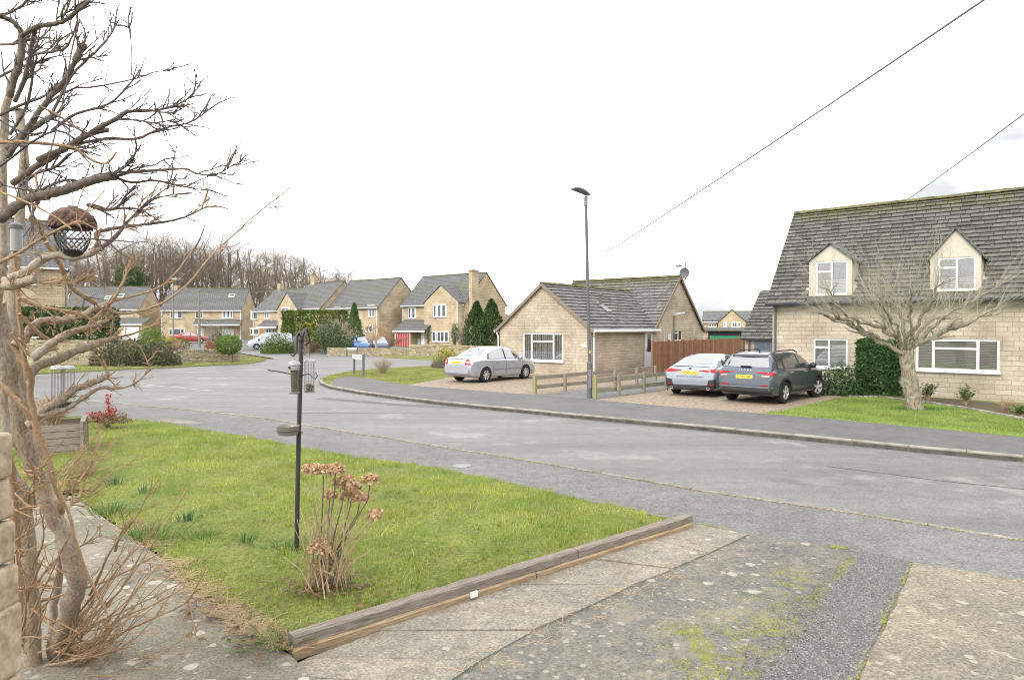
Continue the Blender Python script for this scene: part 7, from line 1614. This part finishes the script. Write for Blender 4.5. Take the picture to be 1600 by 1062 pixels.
# branches: (points, r0, r1, Y0, Y1, twigs, material bin)
BR = [
 ([(45, 665), (70, 640), (95, 625), (118, 607), (142, 598), (168, 589)], .034, .022, 4.2, 4.3, 6, T), ([(62, 650), (90, 643), (110, 636), (142, 614), (160, 606), (192, 605), (214, 597), (235, 577)], .02, .006, 4.2, 4.4, 5, T), ([(168, 592), (166, 575), (160, 560)], .012, .006, 4.3, 4.3, 3, B), ([(235, 577), (228, 560), (219, 540)], .005, .003, 4.4, 4.4, 1, B),
 ([(42, 590), (60, 572), (92, 560), (120, 548), (145, 540), (165, 532), (182, 527)], .034, .020, 4.1, 4.3, 6, T), ([(178, 528), (205, 522), (230, 512), (248, 504)], .008, .004, 4.3, 4.4, 2, B), ([(25, 540), (40, 525), (55, 508), (78, 501), (100, 500), (120, 494), (140, 487), (160, 478), (172, 470)], .034, .02, 4.0, 4.2, 6, T), ([(50, 560), (75, 540), (100, 524), (120, 517), (150, 508), (168, 500)], .028, .016, 3.9, 4.1, 6, T),
 ([(168, 474), (184, 468), (210, 462), (250, 448), (275, 425), (300, 392), (318, 368)], .010, .003, 4.1, 4.4, 2, B), ([(160, 478), (190, 490), (225, 484), (252, 474), (280, 455), (302, 434), (330, 400), (360, 372), (400, 335), (455, 292)], .011, .0045, 4.1, 4.8, 3, B), ([(140, 505), (175, 470), (190, 445), (198, 425), (206, 400)], .012, .006, 4.1, 4.2, 3, B),
 ([(72, 378), (82, 395), (94, 413), (102, 432), (114, 450), (130, 462), (150, 473)], .013, .018, 3.7, 4.0, 4, B), ([(8, 446), (30, 443), (57, 436)], .028, .026, 3.5, 3.4, 3, T), ([(18, 432), (50, 441), (90, 443), (130, 440), (150, 437)], .006, .004, 3.5, 3.7, 6, B),
 ([(28, 465), (60, 478), (100, 485), (130, 492), (150, 505)], .012, .010, 3.8, 4.0, 5, B), ([(18, 520), (48, 555), (80, 545), (86, 540)], .012, .013, 3.9, 4.1, 3, B), ([(30, 490), (60, 520), (88, 538)], .012, .014, 3.9, 4.1, 2, B), ([(8, 440), (40, 425), (68, 404), (90, 398), (112, 402), (135, 398), (160, 388)], .028, .018, 3.7, 3.6, 5, T), ([(158, 388), (150, 365), (170, 358), (200, 353), (232, 350), (280, 342), (310, 330), (327, 320)], .014, .003, 3.6, 3.8, 8, W), ([(158, 388), (180, 370), (200, 345), (225, 322), (250, 304)], .014, .004, 3.6, 3.8, 6, W),
 ([(0, 342), (25, 322), (49, 309), (78, 302), (109, 294), (135, 284), (158, 277), (181, 275)], .032, .024, 3.2, 3.2, 8, T), ([(178, 276), (205, 269), (233, 267), (262, 265), (290, 264), (308, 272), (325, 273), (342, 271), (367, 256)], .010, .0025, 3.2, 3.3, 12, W), ([(178, 276), (205, 285), (241, 282), (275, 289), (305, 295), (333, 298)], .009, .003, 3.2, 3.4, 5, W), ([(170, 278), (190, 265), (210, 248)], .008, .004, 3.2, 3.1, 8, W), ([(180, 276), (215, 262), (240, 258), (258, 248)], .006, .003, 3.2, 3.1, 4, W),
 ([(19, 286), (45, 268), (75, 249), (98, 234), (117, 222), (140, 210), (169, 203)], .020, .014, 3.5, 3.4, 7, T), ([(120, 225), (165, 217), (211, 217), (235, 208), (262, 199), (294, 192), (315, 180), (343, 160)], .010, .0035, 3.4, 3.5, 7, W), ([(60, 250), (100, 232), (124, 218), (145, 206), (162, 196), (182, 186), (200, 173)], .018, .012, 3.4, 3.3, 8, T), ([(198, 175), (220, 174), (241, 173), (265, 168), (285, 160), (301, 149)], .009, .003, 3.3, 3.4, 9, W), ([(180, 186), (215, 188), (240, 192), (268, 188)], .007, .003, 3.3, 3.3, 9, W), ([(240, 174), (258, 176), (274, 177)], .005, .003, 3.3, 3.3, 6, W),
 ([(10, 245), (36, 212), (56, 181), (80, 150), (102, 124), (116, 98), (130, 70)], .016, .013, 3.1, 3.0, 7, T), ([(118, 95), (124, 82), (131, 69)], .02, .017, 3.0, 3.0, 5, T), ([(75, 190), (95, 150), (113, 117), (140, 90), (162, 68), (175, 50), (185, 32)], .010, .004, 3.2, 3.3, 7, W), ([(80, 205), (113, 181), (140, 172), (162, 166), (180, 155), (196, 139), (210, 122), (219, 108)], .010, .004, 3.4, 3.5, 7, W), ([(70, 165), (113, 139), (140, 137), (169, 132), (215, 122), (240, 113), (266, 111)], .007, .0025, 3.5, 3.6, 5, W), ([(205, 118), (206, 90), (204, 60), (200, 40)], .003, .002, 3.5, 3.4, 3, W), ([(10, 235), (30, 215), (60, 195), (90, 178)], .02, .014, 3.3, 3.3, 6, T),
 ([(34, 56), (60, 41), (82, 38), (102, 32), (122, 17), (141, 1)], .014, .010, 3.0, 2.9, 7, T), ([(15, 151), (24, 120), (32, 94), (34, 56), (26, 40), (15, 30), (-5, 26)], .018, .012, 3.3, 3.2, 6, T), ([(23, 158), (34, 135), (41, 113), (48, 78), (56, 45)], .012, .010, 3.1, 3.0, 5, W), ([(38, 94), (52, 86), (68, 83), (88, 80), (102, 75), (114, 55), (121, 30), (123, -10)], .008, .004, 3.2, 3.1, 6, W), ([(-5, 25), (15, 20), (35, 8), (50, -10)], .009, .006, 3.2, 3.1, 6, W), ([(88, 33), (90, 15), (92, 5)], .004, .003, 3.0, 3.0, 2, W), ([(98, 28), (106, 12), (112, -5)], .005, .003, 3.0, 3.0, 2, W),
 ([(136, 320), (152, 322), (169, 328), (185, 322), (198, 304), (212, 290)], .010, .006, 3.3, 3.3, 5, W), ([(136, 320), (150, 326), (170, 328), (195, 325), (225, 328)], .009, .005, 3.3, 3.4, 5, W), ([(214, 330), (240, 312), (270, 304), (301, 301)], .005, .003, 3.4, 3.5, 4, W), ([(214, 330), (245, 305), (275, 284)], .005, .003, 3.4, 3.5, 4, W), ([(60, 165), (90, 180), (120, 200), (133, 208)], .006, .005, 2.9, 3.0, 3, B), ([(0, 222), (40, 222), (90, 227), (118, 232), (140, 248), (165, 256), (182, 238)], .010, .005, 2.9, 3.0, 5, B), ([(0, 300), (40, 315), (80, 335), (112, 358)], .006, .004, 2.7, 2.7, 1, B), ([(0, 410), (30, 395), (60, 376), (100, 355), (125, 345)], .009, .006, 2.9, 2.8, 3, B),
 ([(48, 330), (60, 352), (70, 375)], .012, .012, 3.5, 3.6, 4, B), ([(45, 345), (54, 325), (60, 300), (54, 270)], .008, .006, 3.3, 3.3, 6, B), ([(30, 290), (60, 270), (85, 262), (110, 240)], .012, .008, 3.6, 3.5, 9, W), ([(20, 330), (60, 300), (100, 282), (130, 285)], .012, .006, 3.7, 3.6, 9, W), ([(15, 210), (40, 170), (50, 120), (44, 80)], .010, .006, 3.4, 3.3, 8, W), ([(0, 180), (30, 165), (70, 150), (90, 130)], .010, .006, 3.4, 3.3, 8, W), ([(0, 120), (30, 105), (55, 100), (80, 90)], .009, .005, 3.4, 3.3, 8, W), ([(0, 70), (25, 68), (50, 60), (80, 60)], .008, .005, 3.4, 3.3, 8, W),
 ([(182, 395), (210, 380), (232, 378)], .003, .002, 3.2, 3.2, 0, W), ([(100, 372), (150, 374), (208, 378)], .0035, .003, 3.1, 3.1, 1, W), ([(46, 200), (38, 260), (52, 330), (50, 390)], .004, .004, 3.0, 3.0, 2, W), ([(125, 30), (113, 75), (100, 150), (85, 215), (62, 290), (52, 300)], .004, .003, 2.9, 2.9, 3, W),
]
for (pts, r0, r1, Y0, Y1, tw_, bin_) in BR: limb(TD if bin_ is T and pts[0][1] < 345 else bin_, pts, r0 * (.8 if pts[0][1] < 345 else .92), r1 * .85, Y0, Y1, 8 if r0 > .015 else 6, int(tw_ * (1.25 if pts[0][1] < 380 else 2.4)), W if pts[0][1] < 380 else B, (.04, .17), .0040, .006)
# thin curling stems
for pts in ([(285, 445), (300, 400), (318, 360), (319, 338), (310, 330)], [(164, 130), (175, 95), (200, 140)], [(228, 378), (232, 350), (230, 330)], [(300, 395), (312, 372), (320, 345), (300, 333), (283, 326)]): limb(W, pts, .0018, .0012, 3.6, 3.6, 4, 0)
# straggling dead stems at the foot
for k in range(70):
    a0 = (random.uniform(70, 120), random.uniform(985, 1055)); dx = random.uniform(20, 215) ; dy = random.uniform(-175, 15) * (dx / 160 + .25); a1 = (a0[0] + dx * .5 + random.uniform(-15, 15), a0[1] + dy * .35 + random.uniform(-20, 20)); a2 = (a0[0] + dx, a0[1] + dy)
    limb(B, [a0, a1, a2], random.uniform(.004, .009), .002, 4.75 + random.uniform(-.1, .1), 4.6 + random.uniform(-.35, .35), 5, 4, B, (.05, .18), .0028)
for pts in ([(100, 1045), (137, 1014), (180, 971), (234, 946), (295, 914)], [(115, 1050), (170, 1000), (230, 970), (288, 942), (310, 910), (325, 881)], [(140, 930), (155, 900), (173, 860), (195, 830), (216, 802), (230, 775), (248, 748)], [(296, 935), (300, 965), (309, 1000)], [(60, 940), (110, 925), (170, 905), (220, 880), (270, 850)], [(10, 720), (30, 790), (22, 870), (40, 940)], [(180, 860), (190, 830), (205, 815)], [(35, 960), (80, 880), (130, 850), (160, 835)]):
    limb(B, pts, .010, .003, 4.7, 4.6, 6, 8, B, (.05, .2), .003)
for k in range(40):
    a0 = (random.uniform(15, 60), random.uniform(700, 1040)); a2 = (a0[0] + random.uniform(-20, 70), a0[1] + random.uniform(-130, 60)); limb(B, [a0, ((a0[0] + a2[0]) / 2 + random.uniform(-15, 15), (a0[1] + a2[1]) / 2), a2], random.uniform(.004, .010), .003, 4.2, 4.0, 5, 3, B, (.05, .2), .003)
for k in range(26):
    a0 = (random.uniform(90, 125), random.uniform(740, 800)); a2 = (a0[0] + random.uniform(15, 85), a0[1] - random.uniform(-5, 90)); limb(B, [a0, ((a0[0] + a2[0]) / 2, (a0[1] + a2[1]) / 2 + random.uniform(-12, 12)), a2], random.uniform(.004, .009), .002, 4.9, 5.1, 5, 4, B, (.05, .18), .0028)
T.build('trunk', M['bark'], sh, smooth_=60); TD.build('upper_branches', m_bark('olive_bark', (.085, .07, .06), (.20, .165, .13), 12, (5, 5, 3)), sh, smooth_=60); B.build('stems', M['barkwarm'], sh, smooth_=60); W.build('twigs', M['barkdark'], sh)
print('shrub', len(T.f), len(B.f), len(W.f))
# dark looped cable hook in the branches
mb = MB(); mb.tube([P(a, b, 2.9) for a, b in [(-5, 185), (15, 197), (35, 207), (55, 210), (70, 207), (75, 197), (70, 186), (60, 182), (50, 186), (48, 194), (54, 198), (62, 196)]], .0042, 7); mb.tube([P(a, b, 2.9) for a, b in [(0, 260), (20, 245), (45, 225), (70, 210), (88, 204), (104, 208), (116, 217)]], .0045, 7)
tag(mb.build('iron_hook_wire', M['iron'], smooth_=True), 'dark bent iron wire with a curl among the shrub branches', 'hook')
# pine cone shaped hanging feeder
Yc = 3.0; oc = P(114, 398, Yc); t = thing('pinecone_feeder', 'hanging bird feeder with pine cone roof and black wire mesh basket', 'bird feeder', oc); s_ = Yc / F * .94
mb = MB(); rr = 27 * s_; n = 0
def cz(f_): return (46 + f_ * 26) * s_
for j in range(7):
    f_ = j / 6; r_ = rr * math.sqrt(max(.02, 1 - (f_ * .97) ** 2.9)) * 1.05; z = cz(f_) + .012; m_ = max(5, int(16 * r_ / rr))
    for k in range(m_):
        a = 6.283 * (k + .5 * (j % 2)) / m_; d = Vector((math.cos(a), math.sin(a), 0)); e = Vector((-d.y, d.x, 0)); c = d * r_ + Vector((0, 0, z)); w_ = 6.283 * r_ / m_ * .62; dn2 = Vector((0, 0, -1)) * (7.5 * s_)
        mb.add([c - e * w_ * .7 - d * .010 + Vector((0, 0, .012)), c + e * w_ * .7 - d * .010 + Vector((0, 0, .01)), c + e * w_ + d * .008 + dn2 * .4, c + d * .020 + dn2 * 1.1, c - e * w_ + d * .008 + dn2 * .4, c + d * .019 + dn2 * .35], [(0, 1, 5), (1, 2, 5), (2, 3, 5), (3, 4, 5), (4, 0, 5)])
mb.lathe([(rr * .93, cz(0)), (rr * .96, cz(.3)), (rr * .75, cz(.7)), (rr * .3, cz(.95)), (.001, cz(1))], 20); mb.build('cone_roof', M['cone'], t); mb = MB(); mb.lathe([(.001, cz(1)), (.012, cz(1.02)), (.018, cz(1.13)), (.014, cz(1.25)), (.003, cz(1.3))], 12); mb.build('knob', M['cone'], t, smooth_=True)
mb = MB()
def bz(f_): return Vector((26 * s_ * math.sin(min(1, .22 + f_) * 1.57) ** .7, 0, f_ * 46 * s_))
for k in range(18):
    for sg in (1, -1): mb.tube([Matrix.Rotation(6.283 * k / 18 + sg * f_ / 8 * 1.6, 3, 'Z') @ bz(f_ / 8) for f_ in range(9)], .0016, 3, False)
for f_ in (0, .5, 1): mb.tube([Matrix.Rotation(6.283 * k / 24, 3, 'Z') @ bz(f_) for k in range(25)], .0014, 4, False)
mb.build('mesh_basket', M['iron'], t); mb = MB(); mb.lathe([(25 * s_, 42 * s_), (27 * s_, 44 * s_), (27 * s_, 50 * s_)], 20); mb.build('rim', M['iron'], t); mb = MB(); b0 = bz(0); mb.lathe([(.001, -.012), (b0.x * .8, -.006), (b0.x * 1.02, .004), (b0.x * 1.15, .02), (.001, .02)], 16); mb.build('base', M['iron'], t, smooth_=True)
mb = MB(); mb.tube([(0, 0, cz(1.3)), (0, 0, cz(1.3) + .28)], .0015, 3, False); mb.build('hanger', M['iron'], t)
# clear plastic feeder partly hidden by the trunk
o = P(26, 398, 3.9); t = thing('plastic_feeder', 'clear plastic bird feeder with grey lid behind the upper trunk', 'bird feeder', o); mb = MB(); mb.lathe([(.030, .02), (.030, .15)], 16); mb.build('tube', M['lid'], t, smooth_=True); mb = MB(); mb.lathe([(.036, .15), (.036, .17), (.015, .185), (.001, .185)], 16); mb.build('lid', M['gpipe'], t, smooth_=True)

# stone pier at the very edge of the frame
random.seed(3)
pr = P(2, 700, 2.9); t = thing('stone_pier', 'rough stone house corner at the extreme left edge', 'wall', (xat(17, 3.3) - .55, 2.9, 0)); z = -.02; mb = MB(); xr = .55
while z < pr.z:
    h = random.uniform(.16, .34); h = min(h, pr.z - z + .02); off = random.uniform(-.012, .012) + .006 * (pr.z - z) * 6
    n = 6; vs = []; mb.box((xr / 2 - .1 + off, .2, z + h / 2), (xr + .2, .4, h - .008), random.uniform(-.02, .02), .01); z += h
ob = mb.build('stones', m_plain('rough_stone', (.36, .285, .20), .95, .1, 0, .35, 18), t)
bv = ob.modifiers.new('bevel', 'BEVEL'); bv.width = .022; bv.segments = 3
print('objects', len(bpy.data.objects), 'faces', sum(len(o.data.polygons) for o in bpy.data.objects if o.type == 'MESH'))
